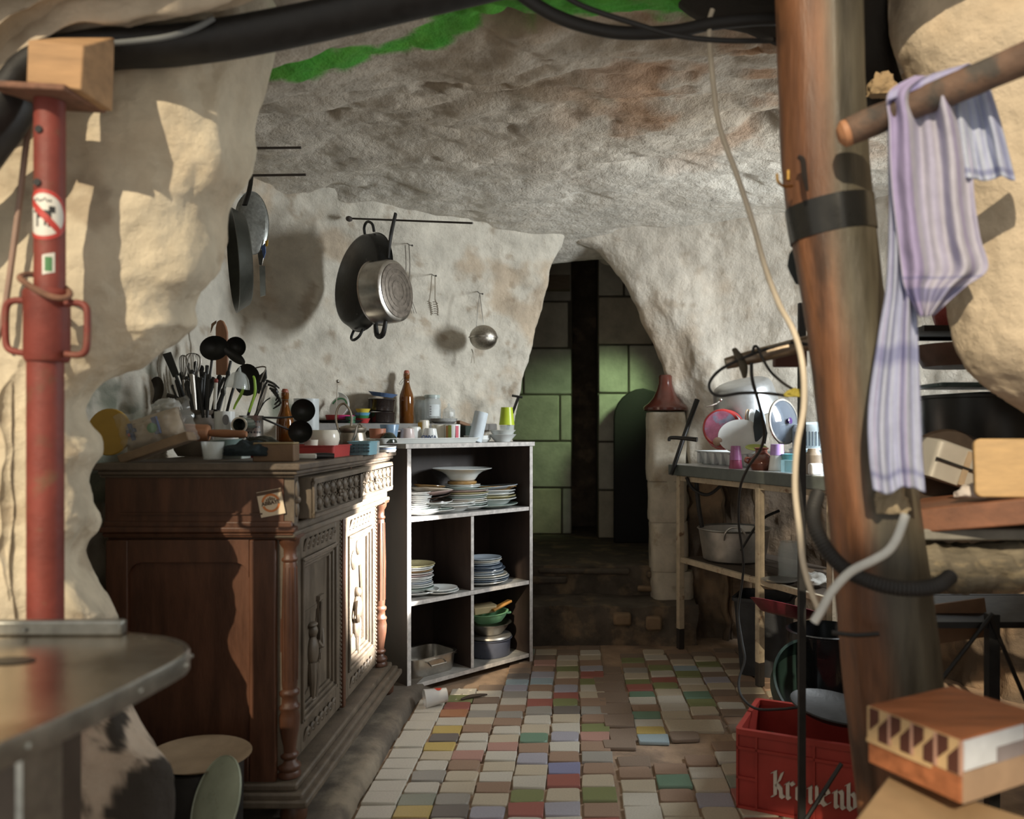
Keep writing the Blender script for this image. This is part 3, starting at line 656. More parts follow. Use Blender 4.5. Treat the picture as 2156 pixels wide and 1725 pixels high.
b = B(SC); cyl_patch(b,.0264,lambda u,v:(lerp(-.027,.027,u)+lerp(-.004,.004,v),lerp(.028,-.028,u)+lerp(-.004,.004,v)),16,2); mk(b,'red_slash',STR,st)
b = B(SC)
for (s0,s1,t0,t1) in ((-.012,.014,-.006,.008),(.010,.020,.004,.016),(.008,.012,-.022,-.004),(-.012,-.008,-.022,-.004),(-.020,-.011,.004,.008),(.002,.006,-.02,-.004)):
    cyl_patch(b,.0262,lambda u,v:(lerp(s0,s1,u),lerp(t0,t1,v)),5,2)
mk(b,'dog_silhouette',STK,st)
b = B(SC)
for k in range(7): cyl_patch(b,.0262,lambda u,v:(-.016+k*.0045+lerp(0,.003,u),.024+.002*sin(k*2)+lerp(0,.0045,v)),2,1)
mk(b,'lettering',STK,st)
b = B(T(px_+.004,py_,zz(560)) @ R(28)); cyl_patch(b,.0262,lambda u,v:(lerp(-.010,.010,u),lerp(-.018,.018,v)+.006*(u-.5)),6,3); s2 = mk(b,'sticker',STW,inn)
b = B(T(px_+.004,py_,zz(560)) @ R(28)); cyl_patch(b,.0265,lambda u,v:(lerp(-.006,.006,u),lerp(-.014,.012,v)),6,3); mk(b,'green_print',mat('sticker_green',(.08,.22,.09),rough=.5,bump=0),s2)
PINE = mat('sawn_pine', (.40,.24,.12), rough=.75, var=.3, vs=6., bump=.25, bs=40., stretch=(1,5,8))
b = B(T(-.918,1.50,zz(200))); b.add([(-.055,-.055,.0),(.040,-.05,-.012),(.040,.05,-.012),(-.055,.05,0),(-.052,-.055,.075),(.044,-.05,.068),(.044,.05,.13),(-.052,.05,.13)],[(3,2,1,0),(4,5,6,7),(0,1,5,4),(1,2,6,5),(2,3,7,6),(3,0,4,7)])
mk(b,'timber_wedge',PINE,None,'sawn timber wedge packed between the red prop and the black beam','timber',bev=.003)
b = B(); b.tube([P(x,y,Y) for x,y,Y in ((-260,560,1.50),(-90,370,1.50),(8,245,1.51),(75,150,1.55),(210,106,1.60),(350,98,1.62),(500,78,1.64),(700,38,1.68),(900,-8,1.72),(1080,-50,1.76),(1300,-110,1.8))], [.06,.055,.052,.048,.045,.045,.045,.045,.045,.045,.045], 16, 5, flat=.66); mk(b,'roof_beam',BLACK,None,'long black iron beam across the top left, its low left end standing for shade','beam')  # left end bent down as a black shape for the shaded rock recess
b = B(); b.tube([P(x,y,Y) for x,y,Y in ((205,92,1.55),(270,88,1.552),(350,78,1.56),(410,60,1.57),(450,38,1.58))], .0055, 8, 5); mk(b,'grey_hose',mat('grey_hose',(.16,.17,.17),rough=.4,bump=0),None,'thin grey hose resting along the black beam','hose')
b = B(); b.tube([P(x,y,1.57) for x,y in ((62,255),(52,330),(38,450),(26,540),(10,650),(-8,720))], .0055, 8, 4); mk(b,'thin_cane',mat('pinkish_cane',(.34,.23,.18),rough=.7),None,'thin pinkish cane leaning on the rock left of the red prop','cane')
# riveted metal table
TST = mat('scratched_table_steel', (.50,.43,.34), rough=.22, metal=.95, var=.3, vs=6., bump=.05, bs=60., col2=(.30,.22,.15), c2s=4.)
TED = mat('zinc_edge', (.42,.42,.38), rough=.35, metal=.8, var=.35, vs=25., bump=.1)
tb = thing('metal_table', (-.95,1.15,0), 'round-cornered sheet metal table with riveted edge, in the left foreground', 'table')
pl = [(-.645,.86),(-.618,1.0),(-.600,1.20),(-.604,1.262),(-.628,1.310),(-.68,1.352),(-.76,1.38),(-1.6,1.385),(-1.6,.86)]
b = B(); b.ext(pl,.742,.75); top_ = mk(b,'table_top',TST,tb,bev=.002)
b = B(); pp = [Vector((x,y,0)) for x,y in pl[:7]]; pp = smooth(pp,5); o_ = []
for i,p in enumerate(pp):
    t = (pp[min(i+1,len(pp)-1)]-pp[max(i-1,0)]).normalized(); o_.append(Vector((t.y,-t.x,0)))
b.grid([[p+n*.003+Vector((0,0,.752)) for p,n in zip(pp,o_)],[p+n*.005+Vector((0,0,.748)) for p,n in zip(pp,o_)],[p+n*.005+Vector((0,0,.722)) for p,n in zip(pp,o_)],[p-n*.004+Vector((0,0,.720)) for p,n in zip(pp,o_)]]); mk(b,'edge_band',TED,tb,ang=30)
for t in (.1,.27,.45,.62,.8):
    i = int(t*(len(pp)-1)); q = pp[i]+o_[i]*.006+Vector((0,0,.736)); mk(B().sph(q,.0042,8,6),'rivet',TED,tb)
b = B(); b.bb(-1.6,-.76,1.365,1.385,.75,.775); mk(b,'back_lip',TED,tb,bev=.004)
for x in (-1.05,-.98,-.92): mk(B().sph((x,1.362,.760),.0035,8,6),'rivet',TED,tb)
b = B(T(*G(22,1392,.7505))); b.lathe([(0,0),(.024,0),(.024,.0012),(0,.0012)],24,S(1.5,.8,1)); mk(b,'drain_hole',BLACKP,top_)
DW = mat('dark_painted_leg',(.075,.055,.04),rough=.6,var=.3)
b = B(); b.bb(-.725,-.665,.98,1.04,0,.742); lg = mk(b,'leg',DW,tb,bev=.003); b = B(); b.bb(-.6655,-.657,.97,1.045,0,.742); mk(b,'leg_angle_iron',TED,lg)
b = B(); b.bb(-1.55,-1.49,.98,1.04,0,.742); mk(b,'leg',DW,tb,bev=.003); b = B(); b.bb(-.87,-.81,1.28,1.34,0,.742); mk(b,'leg',DW,tb,bev=.003)
# tray and lid on the ground by the cupboard
b = B(T(-.93,2.015,0)); b.lathe([(0,.0),(.092,.0),(.10,.012),(.105,.275),(.109,.279),(.104,.281),(.096,.014),(0,.008)],36); mk(b,'black_pot',BLACK,None,'tall black pot on the ground in the shadow beside the cupboard','pot')
b = B(T(-.925,2.01,.290) @ R(3,'Y')); b.lathe([(0,-.008),(.085,-.008),(.118,.006),(.121,.006),(.088,-.011),(0,-.011)],36); mk(b,'shallow_dish',mat('dun_enamel',(.34,.25,.16),rough=.4),None,'shallow brown dish lying on the black pot beside the cupboard','dish')
b = B(T(*P(450,1690,1.86)) @ R(-28,'Z') @ R(62,'X') @ R(14,'Z')); b.lathe([(0,.004),(.05,.003),(.075,-.004),(.08,-.006),(.082,-.004),(.082,-.009),(.05,-.004),(0,-.002)],36,S(.84,1.25,1.)); mk(b,'oval_cover',mat('greenish_enamel',(.30,.33,.24),rough=.3,var=.2),None,'oval greenish enamel cover leaning at the bottom before the black pot','oval cover')

# ------------------------------------------------------------------ things on the cupboard
def cup(name, loc, r0, r1, h, m, label, cat, t=.0025, n=28, tilt=None, group=None, mid=None, flip=False, parent=None):
    M = T(*loc)
    if tilt: M = M @ R(tilt[0],'X') @ R(tilt[1],'Y')
    if flip: M = M @ T(0,0,h) @ R(180,'X')
    pr = [(0,0),(r0,0)]+([(mid[0],mid[1]*h)] if mid else [])+[(r1,h),(r1-t,h)]+([(mid[0]-t,mid[1]*h)] if mid else [])+[(max(r0-t,.001),t),(0,t)]
    return mk(B(M).lathe(pr,n), name, m, parent, label, cat, group, ang=45)
ZT = 1.005
def onto(x, Y, z=ZT): return Vector(((x-CX)*Y/F, Y, z))
STONEW = mat('salt_glaze_stoneware',(.17,.14,.11),rough=.35,var=.4,vs=10.)
Yk = 2.72; k = Yk/F
b = B(T(*onto(416,Yk))); b.lathe([(0,0),(.060,0),(.072,.02),(.077,.06),(.075,.10),(.064,.125),(.062,.135),(.068,.142),(.070,.152),(.064,.152),(.058,.135),(.066,.10),(.066,.03),(0,.02)],36); crock = mk(b,'utensil_crock',STONEW,None,'dark stoneware crock crammed with black and steel kitchen utensils','crock')
b = B(); b.tube([P(390,880,2.655),P(383,890,2.64),P(384,908,2.64),P(392,922,2.655)],.006,8,4); mk(b,'crock_handle',STONEW,crock)
def pxt(pts, Y, r, n=8, res=4, **kw):
    b = B(); b.tube([P(p[0],p[1],p[2] if len(p) > 2 else Y) for p in pts], r, n, res, **kw); return b
def flatpoly(px, Y, th, M=None, wob=0):
    """upright plate with the given outline, at depth Y"""
    b = B(); c = [P(x,y,Y) for x,y in px]; n = len(c)
    b.add([p for p in c]+[p+Vector((0,th,0)) for p in c],[list(range(n))[::-1],list(range(n,2*n))]+[(i,(i+1)%n,n+(i+1)%n,n+i) for i in range(n)]); return b
def ell(cx, cy, rx, ry, ang=0, n=22):
    a_ = radians(ang); return [(cx+rx*cos(t)*cos(a_)-ry*sin(t)*sin(a_), cy+rx*cos(t)*sin(a_)+ry*sin(t)*cos(a_)) for t in [2*pi*i/n for i in range(n)]]
def spoonhead(b, cx, cy, Y, rx, ry, ang, depth=.018, tilt=0):
    """bowl of a spoon or ladle facing the viewer"""
    kk = Y/F; M = T(*P(cx,cy,Y)) @ R(ang,'Y') @ R(tilt,'X'); g1 = []
    for j in range(7):
        q = j/6; g1.append([Vector((rx*kk*q*cos(t), depth*(1-q*q), ry*kk*q*sin(t))) for t in [2*pi*i/24 for i in range(24)]])
    for j in range(7):
        q = 1-j/6; g1.append([Vector((rx*kk*q*.95*cos(t), depth*(1-q*q)+.003, ry*kk*q*.95*sin(t))) for t in [2*pi*i/24 for i in range(24)]])
    b.grid(g1, M, closed=True); return b
NYL = mat('black_nylon',(.016,.016,.014),rough=.45,var=.2,bump=.05); GRS = mat('tarnished_steel',(.30,.28,.25),rough=.35,metal=1.,var=.3,vs=20.,bump=.05)
GU = 'utensils standing in the stoneware crock'
def utensil(name, label, handle, r, head=None, m=NYL, hm=None, res=4, Y=Yk):
    o = thing(name, P(handle[0][0],handle[0][1],handle[0][2] if len(handle[0]) > 2 else Y), label, 'utensil', GU)
    mk(pxt(handle,Y,r,8,res),'handle',hm or m,o)
    if head is not None: mk(head,'head',m,o,ang=50)
    return o
Yu = 2.74
utensil('ladle','large black ladle with the widest bowl, facing the viewer at the top of the crock',[(436,905,2.72),(434,830,2.73),(436,770,2.75)],.006,spoonhead(B(),451,733,2.74,31,26,-8,.03))
utensil('ladle','black ladle bowl just right of and behind the largest ladle',[(450,905,2.74),(470,830,2.78),(486,760,2.81)],.005,spoonhead(B(),496,731,2.82,22,22,0,.03))
utensil('serving_spoon','slanted dark serving spoon with a light rim below the two ladles',[(440,905,2.72),(458,830,2.71),(472,795,2.70)],.005,spoonhead(B(),494,750,2.69,27,11,38,.012))
utensil('serving_spoon','brown-black oval spoon leaning far left out of the crock',[(396,870,2.70),(378,842,2.69),(352,832,2.68)],[.004,.006,.008],spoonhead(B(),328,821,2.67,17,28,8,.018),mat('brown_black_nylon',(.045,.038,.030),rough=.4,bump=.05))
b = flatpoly([(342,746),(359,741),(377,790),(364,795)],2.72,.004); utensil('spatula','flat black spatula blade slanting up left against the rock',[(402,880,2.72),(385,830,2.72),(370,790,2.72)],.0055,b)
def whisk(label, cx, top, base, w, Y):
    o = thing('whisk',P(cx,base+70,Y),label,'utensil',GU)
    mk(pxt([(cx+4,base+90),(cx+2,base+40),(cx,base)],Y,.007),'handle',GRS,o)
    for i in range(6):
        a = pi*i/6; b = B(); kk = Y/F
        b.tube([P(cx,base,Y)+Vector((q[0]*w*kk*cos(a),q[0]*w*kk*sin(a),q[1]*(base-top)*kk)) for q in ((.1,0),(.7,.35),(1,.7),(.75,.93),(0,1),(-.75,.93),(-1,.7),(-.7,.35),(-.1,0))],.0011,5,4); mk(b,'wire',GRS,o)
    return o
whisk('steel whisk with the widest wire cage, left of centre in the crock',406,744,800,16,2.70)
whisk('small steel whisk half hidden left of the wide whisk',386,748,800,8,2.73)
for i,(x0,y0,x1,y1,Y,r) in enumerate([(402,870,393,800,2.69,.006),(412,872,404,788,2.68,.0075),(390,872,372,805,2.70,.005),(424,872,430,790,2.71,.005),(431,872,446,760,2.75,.004),(398,872,397,770,2.74,.004),(420,872,424,800,2.69,.005),(386,872,363,815,2.68,.0035)]):
    lab = ['plain steel knife handle left of the brush-shaped server','broad grey plastic handle in the middle of the crock','dark slim handle beside the spatula','dark round handle right of the broad grey one','thin dark rod behind the large ladle','thin dark rod rising behind the left whisk','short dark handle beside the broad grey one','thin dark wire handle leaning furthest left over the crock rim'][i]
    o = thing('utensil',P(x0,y0,Y),lab,'utensil',GU)
    mk(pxt([(x0,y0),((x0+x1)/2,(y0+y1)/2),(x1,y1)],Y,[r*.7,r,r*1.1],8,3),'handle',GRS if i in (0,1) else NYL,o)
    b = B(); b.sph(P(x1,y1-2,Y),(r*1.3,r,r*1.6),10,8); mk(b,'handle_end',NYL,o)
utensil('kitchen_tool','white handled tool tied with a red thread end in the crock',[(452,862,2.66),(453,835,2.66),(455,806,2.66)],[.005,.0062,.006],B().sph(P(455,802,2.66),(.007,.006,.008),10,8),mat('red_cap',(.25,.05,.04),rough=.4,bump=0),mat('ivory_handle',(.55,.53,.46),rough=.35,bump=0))
utensil('skimmer','round dark skimmer behind the green-handled funnel',[(470,905,2.78),(482,850,2.80),(500,790,2.82)],.005,spoonhead(B(),520,800,2.83,28,34,0,.012))
o = thing('clamp_tool',P(545,800,2.8),'black clamp-shaped tool with wire loop, right of the skimmer','utensil',GU); mk(pxt([(548,805),(556,785),(560,775),(553,772),(538,775)],2.8,.0025),'wire_loop',GRS,o); b = flatpoly([(546,790),(560,778),(561,796),(552,812),(545,830),(538,826)],2.8,.008); mk(b,'jaw',NYL,o,bev=.002); mk(pxt([(542,820),(530,850),(515,900)],2.8,.005),'handle',NYL,o)
for i,(x0,x1,y1,Y,r,lab) in enumerate([(405,382,792,2.76,.005,'dark handle directly right of the spatula blade'),(410,394,812,2.66,.006,'short black handle before the left whisk'),(428,417,805,2.66,.006,'black handle before the wide whisk'),(436,440,798,2.66,.0055,'black handle left of the white handled tool'),(444,462,800,2.76,.006,'black handle behind the white handled tool'),(448,470,828,2.70,.006,'low black handle behind the clear dome'),(452,480,790,2.78,.005,'dark handle behind the clear dome'),(418,412,770,2.78,.005,'tall dark handle between whisk and large ladle'),(424,448,806,2.74,.007,'thick dark handle in the middle of the crock'),(432,424,780,2.80,.006,'dark handle at the back behind the whisk')]):
    o = thing('black_utensil',P(x0,872,Y),lab,'utensil',GU); mk(pxt([(x0,880),((x0+x1)/2,(880+y1)/2),(x1,y1)],Y,[r*.8,r,r*1.3],8,3),'handle',NYL,o); b = B(); b.sph(P(x1,y1-3,Y),(r*1.6,r,r*2.2),10,8); mk(b,'handle_end',NYL,o)
# translucent funnel-strainer with green handles
o = thing('strainer_funnel',P(490,905,2.62),'clear plastic strainer dome with two lime green handles standing in front of the crock tools','strainer')
b = B(T(*P(499,818,2.60)) @ R(8,'Y')); b.lathe([(.038,0),(.037,.012),(.031,.032),(.020,.048),(.006,.055),(.002,.070),(.001,.070),(.005,.053),(.019,.0465),(.030,.031),(.0362,.011),(.0372,0)],28,cap=False); mk(b,'dome',glassy('clear_plastic',(.75,.80,.78),.28,.15),o)
LIME = mat('lime_plastic',(.30,.50,.05),rough=.35,var=.1,bump=0)
mk(pxt([(533,792,2.6),(536,800),(537,825),(530,850),(524,868)],2.6,[.003,.0042,.0045,.004,.003],8,4),'green_handle',LIME,o); mk(pxt([(513,815,2.62),(508,830),(497,850),(492,862)],2.62,[.004,.005,.004,.003],8,4),'green_handle',LIME,o)
mk(pxt([(473,815,2.59),(475,840),(470,868),(472,875)],2.59,.0022,6,4),'clear_stem',glassy('clear_plastic',(.75,.80,.78),.28,.15),o)
# spaghetti server and steel tools in the perforated holder
o = thing('cutlery_holder',onto(529,2.66),'perforated stainless steel cutlery holder beside the crock','cutlery holder'); b = B(T(*onto(529,2.66,ZT+.045))); b.lathe([(0,0),(.037,0),(.037,.086),(.0385,.088),(.0358,.088),(.0358,.003),(0,.003)],32); mk(b,'can',STEEL,o)
for j in range(4):
    for i in range(9):
        a = radians(-150+i*15+7*(j%2)); b = B(T(*onto(529,2.66,ZT+.045+.017+.017*j)) @ R(math.degrees(a)+90) @ T(0,-.0368,0) @ R(90,'X')); b.lathe([(0,-.0004),(.0034,-.0004),(.0034,.0012),(0,.0012)],8); mk(b,'hole',BLACKP,o)
b = B(T(*onto(529,2.66,ZT))); b.lathe([(0,0),(.05,0),(.05,.043),(0,.043)],24); mk(b,'tin',mat('dull_tin',(.25,.23,.2),rough=.4,metal=.7),None,'low round tin carrying the perforated cutlery holder','tin')
GH = 'tools standing in the perforated holder'
o = thing('spaghetti_server',P(535,885,2.66),'black spaghetti server with a comb of fingers, standing in the perforated holder','utensil',GH)
mk(pxt([(535,890,2.66),(545,850),(556,815),(562,805)],2.66,[.003,.004,.004],8,4),'handle',NYL,o)
b = B()
for i in range(6): b.tube([P(562+i*3.5,806+i*6-abs(i-2)*2,2.64),P(576+i*3,808+i*8,2.62),P(588-i*2.5,818+i*8.5,2.63)],[.0045,.0038,.0022],6,3)
mk(b,'finger_comb',NYL,o)
for i,(x,y,r,m_) in enumerate([(548,805,.003,GRS),(556,812,.0035,GRS),(563,838,.002,NYL)]):
    utensil('slim_utensil',['slim steel rod left in the perforated holder','pale steel spoon stem in the perforated holder','thin black skewer slanting right from the perforated holder'][i],[(530+i*3,888,2.66),((530+x)/2+8,850,2.66),(x+6,y,2.66)],r,None,m_)['group'] = GH
cup('printed_mug',onto(473,2.58),.030,.031,.145,WHITE,'tall white mug printed with a grey oval face, in front of the crock','mug'); mk(flatpoly(ell(475,884,7,11),2.53,.002),'mug_print',mat('grey_print',(.25,.25,.27),rough=.4,bump=0),bpy.data.objects['printed_mug'])
o = thing('tipped_mug',P(504,895,2.5),'dark mug lying on its side with a pale rim towards the viewer','mug'); b = B(T(*P(504,895,2.5)) @ R(90,'X')); b.lathe([(0,-.07),(.022,-.07),(.0235,.0),(.0205,.002),(.0195,-.066),(0,-.066)],28); mk(b,'mug_body',mat('dark_green_glaze',(.05,.065,.05),rough=.25,bump=0),o); b = B(T(*P(504,895,2.5)) @ R(90,'X')); v,f = ring(None,.0200,.0245,0,360,-.001,.004,32); b.add(v,f); mk(b,'mug_rim',CREAM,o)
b = B(T(*P(485,938,2.5))); b.box((0,0,-.02),(.10,.07,.075)); mk(b,'carton',mat('pale_carton',(.33,.36,.33),rough=.7),None,'small pale green carton under the tipped mug','carton',bev=.004)
# rolling pin
o = thing('rolling_pin',P(450,915,2.40),'reddish wooden rolling pin with turned handle lying across the clutter','rolling pin'); WR = mat('beech_wood',(.33,.15,.075),rough=.45,var=.25,vs=6.,bump=.06,stretch=(1,6,6))
b = B(T(*P(441,912,2.40)) @ R(-88,'Y') @ R(8,'X')); b.lathe([(0,0),(.022,.001),(.025,.006),(.025,.15),(.022,.155),(0,.155)],24); mk(b,'barrel',WR,o); b = B(T(*P(440,912,2.40)) @ R(92,'Y') @ R(-3,'X')); b.lathe([(0,0),(.008,0),(.011,.01),(.0125,.05),(.011,.085),(.012,.10),(.008,.109),(0,.11)],18); mk(b,'handle',WR,o)
# amber swing-top bottles
AMB = mat('amber_glass',(.28,.095,.012),rough=.06,var=.1,bump=0,trans=.55,coat=.5); WIRE = mat('bottle_wire',(.45,.43,.40),rough=.3,metal=1.,bump=0)
def bottle(loc, s_, label):
    o = thing('swing_top_bottle',loc,label,'bottle'); M = T(*loc) @ S(s_)
    mk(B(M).lathe([(0,0),(.033,0),(.036,.004),(.036,.130),(.033,.150),(.022,.180),(.015,.205),(.0135,.228),(.016,.232),(.016,.255),(.013,.258),(.010,.256),(.010,.23),(.018,.18),(.032,.13),(.032,.008),(0,.006)],32),'bottle_glass',AMB,o)
    mk(B(M).lathe([(0,.256),(.0135,.256),(.0145,.263),(.010,.272),(0,.273)],18),'stopper',mat('porcelain_stopper',(.33,.10,.06),rough=.35,bump=0),o)
    b = B(M); b.tube([(-.004,-.017,.240),(-.02,-.018,.222),(-.034,-.012,.205),(-.030,.0,.200),(-.020,.012,.215),(-.006,.017,.24)],.0012,6,4); b.tube([(.017*cos(t),.017*sin(t),.226) for t in [2*pi*i/16 for i in range(16)]],.0012,6,0,closed=True); mk(b,'wire_bail',WIRE,o); return o
bottle(onto(600,2.95),.86,'amber swing-top bottle on the cupboard behind the two black ladles')
# two black ladles lying tilted
o = thing('black_ladle',P(638,865,2.75),'upper of two round black ladles stuck out over the cupboard corner','ladle'); mk(spoonhead(B(),638,865,2.72,26,25,0,.028),'bowl',NYL,o,ang=60); mk(pxt([(553,879,2.62),(585,880,2.66),(616,878,2.72)],2.7,.0055,8,3,flat=.6),'handle',NYL,o)
o = thing('black_ladle',P(632,910,2.62),'lower of two round black ladles stuck out over the cupboard corner','ladle'); mk(spoonhead(B(),632,909,2.58,26,24,0,.028),'bowl',NYL,o,ang=60); mk(pxt([(552,881,2.5),(580,893,2.52),(608,905,2.58)],2.6,.0055,8,3,flat=.6),'handle',NYL,o)
cup('plastic_jar',onto(645,3.0),.045,.045,.20,glassy('cloudy_plastic',(.62,.66,.66),.75,.4),'tall cloudy plastic jar behind the black ladles','jar')
b = B(T(*onto(684,2.72,ZT+.02))); b.lathe([(0,0),(.03,0),(.042,.012),(.048,.035),(.046,.055),(.040,.066),(.036,.066),(.043,.05),(.044,.03),(.03,.008),(0,.006)],36); mk(b,'cream_pot',CREAM,None,'rounded cream glazed pot behind the red tray','pot')
cup('cream_saucer_bowl',onto(655,2.62,ZT+.01),.018,.022,.045,CREAM,'small cream pot half hidden by the lower black ladle','pot')
# ornate kettle with brass loop
o = thing('sugar_pot',onto(742,2.95),'old metal pot with tall brass loop handles behind the blue basket','pot'); PEW = mat('old_pewter',(.40,.35,.28),rough=.35,metal=.9,var=.3,vs=25.,bump=.1)
b = B(T(*onto(742,2.95))); b.lathe([(0,0),(.035,0),(.048,.02),(.05,.05),(.045,.075),(.05,.082),(.05,.092),(.043,.098),(.02,.104),(0,.106)],32); mk(b,'pot_body',PEW,o)
for (pts) in ([(712,905),(707,880),(712,858),(724,850),(735,862),(740,880),(738,905)],): mk(pxt(pts,2.92,.0042,8,4),'loop_handle',PEW,o)
mk(pxt([(742,930),(748,915),(752,898),(758,893),(764,898)],2.86,[.006,.005,.004,.005],8,4),'spout',STEEL,o)
# red tray, blue basket, wooden box, brush and so on along the front edge
REDP = mat('red_plastic',(.42,.055,.05),rough=.35,var=.15,bump=0)
def tray(name, x0,x1,y0,y1,z0,z1,m,label,cat,t=.003,flare=.006,rz=0,rim=.004):
    M = T((x0+x1)/2,(y0+y1)/2,z0) @ R(rz); w,d,h = (x1-x0)/2,(y1-y0)/2,z1-z0; b = B(M)
    def rr(w,d,z,r=.008): return [Vector((sx*(w-r)+r*cos(radians(a0+a)),sy*(d-r)+r*sin(radians(a0+a)),z)) for sx,sy,a0 in ((1,1,0),(-1,1,90),(-1,-1,180),(1,-1,270)) for a in (0,30,60,90)]
    g_ = [rr(w-flare,d-flare,0),rr(w-rim,d-rim,h-.003),rr(w,d,h-.003),rr(w,d,h),rr(w-rim-t,d-rim-t,h),rr(w-flare-t,d-flare-t,t)]
    b.grid(g_,closed=True); n = len(g_[0]); b.add(g_[0],[list(range(n))[::-1]]); b.add(g_[-1],[list(range(n))])
    return mk(b,name,m,None,label,cat)
x0 = onto(735,2.72).x; tr = tray('red_tray',x0-.40,x0,2.56,2.76,ZT,ZT+.038,REDP,'red plastic tray on the cupboard top, beside the blue basket','tray')
BLUEP = mat('pale_blue_plastic',(.19,.36,.42),rough=.4,var=.12,bump=0)
bk = tray('blue_basket',onto(733,2.80).x,onto(784,2.80).x,2.78,2.90,ZT,ZT+.047,BLUEP,'small light blue slotted plastic basket on the cupboard corner','basket')
for i in range(4):
    for j in range(3):
        xx = lerp(onto(737,2.79).x,onto(780,2.79).x,(i+.5)/4); b = B(); b.bb(xx-.007,xx+.007,2.777,2.7865,ZT+.010+.011*j,ZT+.016+.011*j); mk(b,'slot',mat('slot_dark',(.07,.14,.17),rough=.6,bump=0),bk)
cup('clear_beaker',onto(789,2.95),.016,.018,.045,glassy('clear_plastic',(.75,.80,.78),.28,.15),'small clear beaker right of the blue basket','beaker')
b = B(T(*onto(582,2.28)) @ R(6)); b.bb(-.055,.055,-.035,.035,0,.048); bx_ = mk(b,'wooden_box',mat('brown_stained_box',(.16,.095,.05),rough=.6,var=.35,vs=9.,bump=.15),None,'small stained wooden box on the near corner of the cupboard','box',bev=.003)
b = B(T(*onto(582,2.28)) @ R(6)); b.bb(-.054,.054,-.034,.034,.0483,.053); mk(b,'box_lid',mat('ochre_lid',(.33,.25,.13),rough=.6),bx_,bev=.002)
o = thing('scrub_brush',onto(660,2.40),'white backed scrubbing brush with a black handle lying by the red tray','brush'); b = B(T(*onto(640,2.38)) @ R(22)); b.bb(-.03,.035,-.012,.012,.003,.018); mk(b,'brush_back',mat('ivory_back',(.48,.46,.40),rough=.5),o,bev=.004); b = B(T(*onto(640,2.38)) @ R(22)); b.tube([(.03,0,.010),(.06,0,.011),(.085,0,.010)],[.010,.0095,.008],10,3); mk(b,'brush_handle',BLACKP,o)
for i in range(3):
    pl_ = [(0,.004),(.03,.004),(.034,.010),(.036,.010),(.031,.0),(0,.0)]; b = B(T(*onto(815,3.15,ZT+.006*i)) @ R(2*i,'X')); b.lathe(pl_,28); mk(b,'small_saucer',[WHITE,mat('blue_glaze',(.20,.27,.42),rough=.25,bump=0),WHITE][i],None,['lowest white saucer on the far cupboard corner','blue saucer between two white ones on the far cupboard corner','topmost white saucer on the far cupboard corner'][i],'saucer','saucers on the cupboard corner')
# dark rag
def crumple(name, c, r, m, label, cat, seed=0, n=40, amp=.35, sc=14., flat=None):
    g_ = []
    for j in range(n//2+1):
        th = pi*j/(n//2); row = []
        for i in range(n):
            a = 2*pi*i/n; d = Vector((sin(th)*cos(a),sin(th)*sin(a),-cos(th))); q = 1+amp*rid(d*.5+Vector((seed,seed*2,0)),2.2,4)-amp
            row.append(Vector((c[0]+d.x*r[0]*q, c[1]+d.y*r[1]*q, c[2]+max(d.z*r[2]*q,-r[2]*.35))))
        g_.append(row)
    b = B(); b.grid(g_,closed=True); return mk(b,name,m,None,label,cat,ang=60)
crumple('dark_rag',P(520,955,2.26)+Vector((0,0,.004)),(.062,.04,.03),mat('dark_teal_cloth',(.018,.028,.032),rough=.9),'crumpled dark blue rag left of the wooden box','rag',1)
crumple('olive_glove',P(550,935,2.38)+Vector((0,0,.0)),(.05,.03,.02),mat('dark_olive_cloth',(.03,.03,.02),rough=.9),'dark olive glove lying over the red tray','glove',5)
b = B(T(*P(448,952,2.22))); b.lathe([(0,-.02),(.024,-.02),(.03,.028),(.0285,.028),(.022,-.017),(0,-.017)],28); mk(b,'glass_bowl',glassy('clear_plastic',(.75,.80,.78),.28,.15),None,'small clear bowl at the near edge left of the dark rag','bowl')
b = B(T(*P(478,935,2.45)) @ R(-5,'Y')); b.lathe([(0,-.03),(.030,-.03),(.044,.012),(.042,.012),(.028,-.027),(0,-.027)],28); mk(b,'teal_tub',mat('grey_teal_plastic',(.18,.25,.23),rough=.4,bump=0),None,'grey-teal tub between the rolling pin and the dark rag','tub')
# yellow chopping board and bagged packets, far left
b = flatpoly(ell(228,910,46,50,12,30),2.28,.012); mk(b,'yellow_board',mat('mustard_plastic',(.44,.27,.045),rough=.45,var=.15,bump=.05),None,'rounded mustard yellow board standing at the left end of the cupboard top','board',bev=.003)
o = thing('packet_bag',P(330,955,2.28),'clear plastic bag of beige packets with blue and green print, left on the cupboard','bag')
BAG = glassy('bag_film',(.62,.61,.56),.24,.12); KRAFT = mat('kraft_packet',(.42,.33,.23),rough=.7,var=.2)
b = B(T(*P(322,905,2.30)) @ R(-17,'Y')); g_ = []
for j in range(19):
    v = j/18*2-1; row = []
    for i in range(31):
        u = i/30*2-1; t = .030*(1-u**4)*(1-v**4)+.006*fbm((u*3,v*3,1),1.2,3); row.append(Vector((u*.085,-t-.004*fbm((u*5,v*5,3),1.6,3),v*.042)))
    g_.append(row)
b.grid(g_); b.grid([[Vector((p.x,.01,p.z)) for p in r] for r in g_][::-1]); mk(b,'packet',KRAFT,o,ang=60)
b = B(T(*P(330,901,2.27)) @ R(-17,'Y')); g_ = []
for j in range(25):
    v = j/24*2-1; row = []
    for i in range(37):
        u = i/36*2-1; t = .036*(1-u**6)*(1-v**4)+.010*rid((u*2.,v*2.,7),1.3,4)-.01; row.append(Vector((u*.105+.008*fbm((u,v,4),3,3),-t,v*.062+.010*fbm((u*2,v,9),2,3))))
    g_.append(row)
b.grid(g_); mk(b,'film',BAG,o,ang=180)
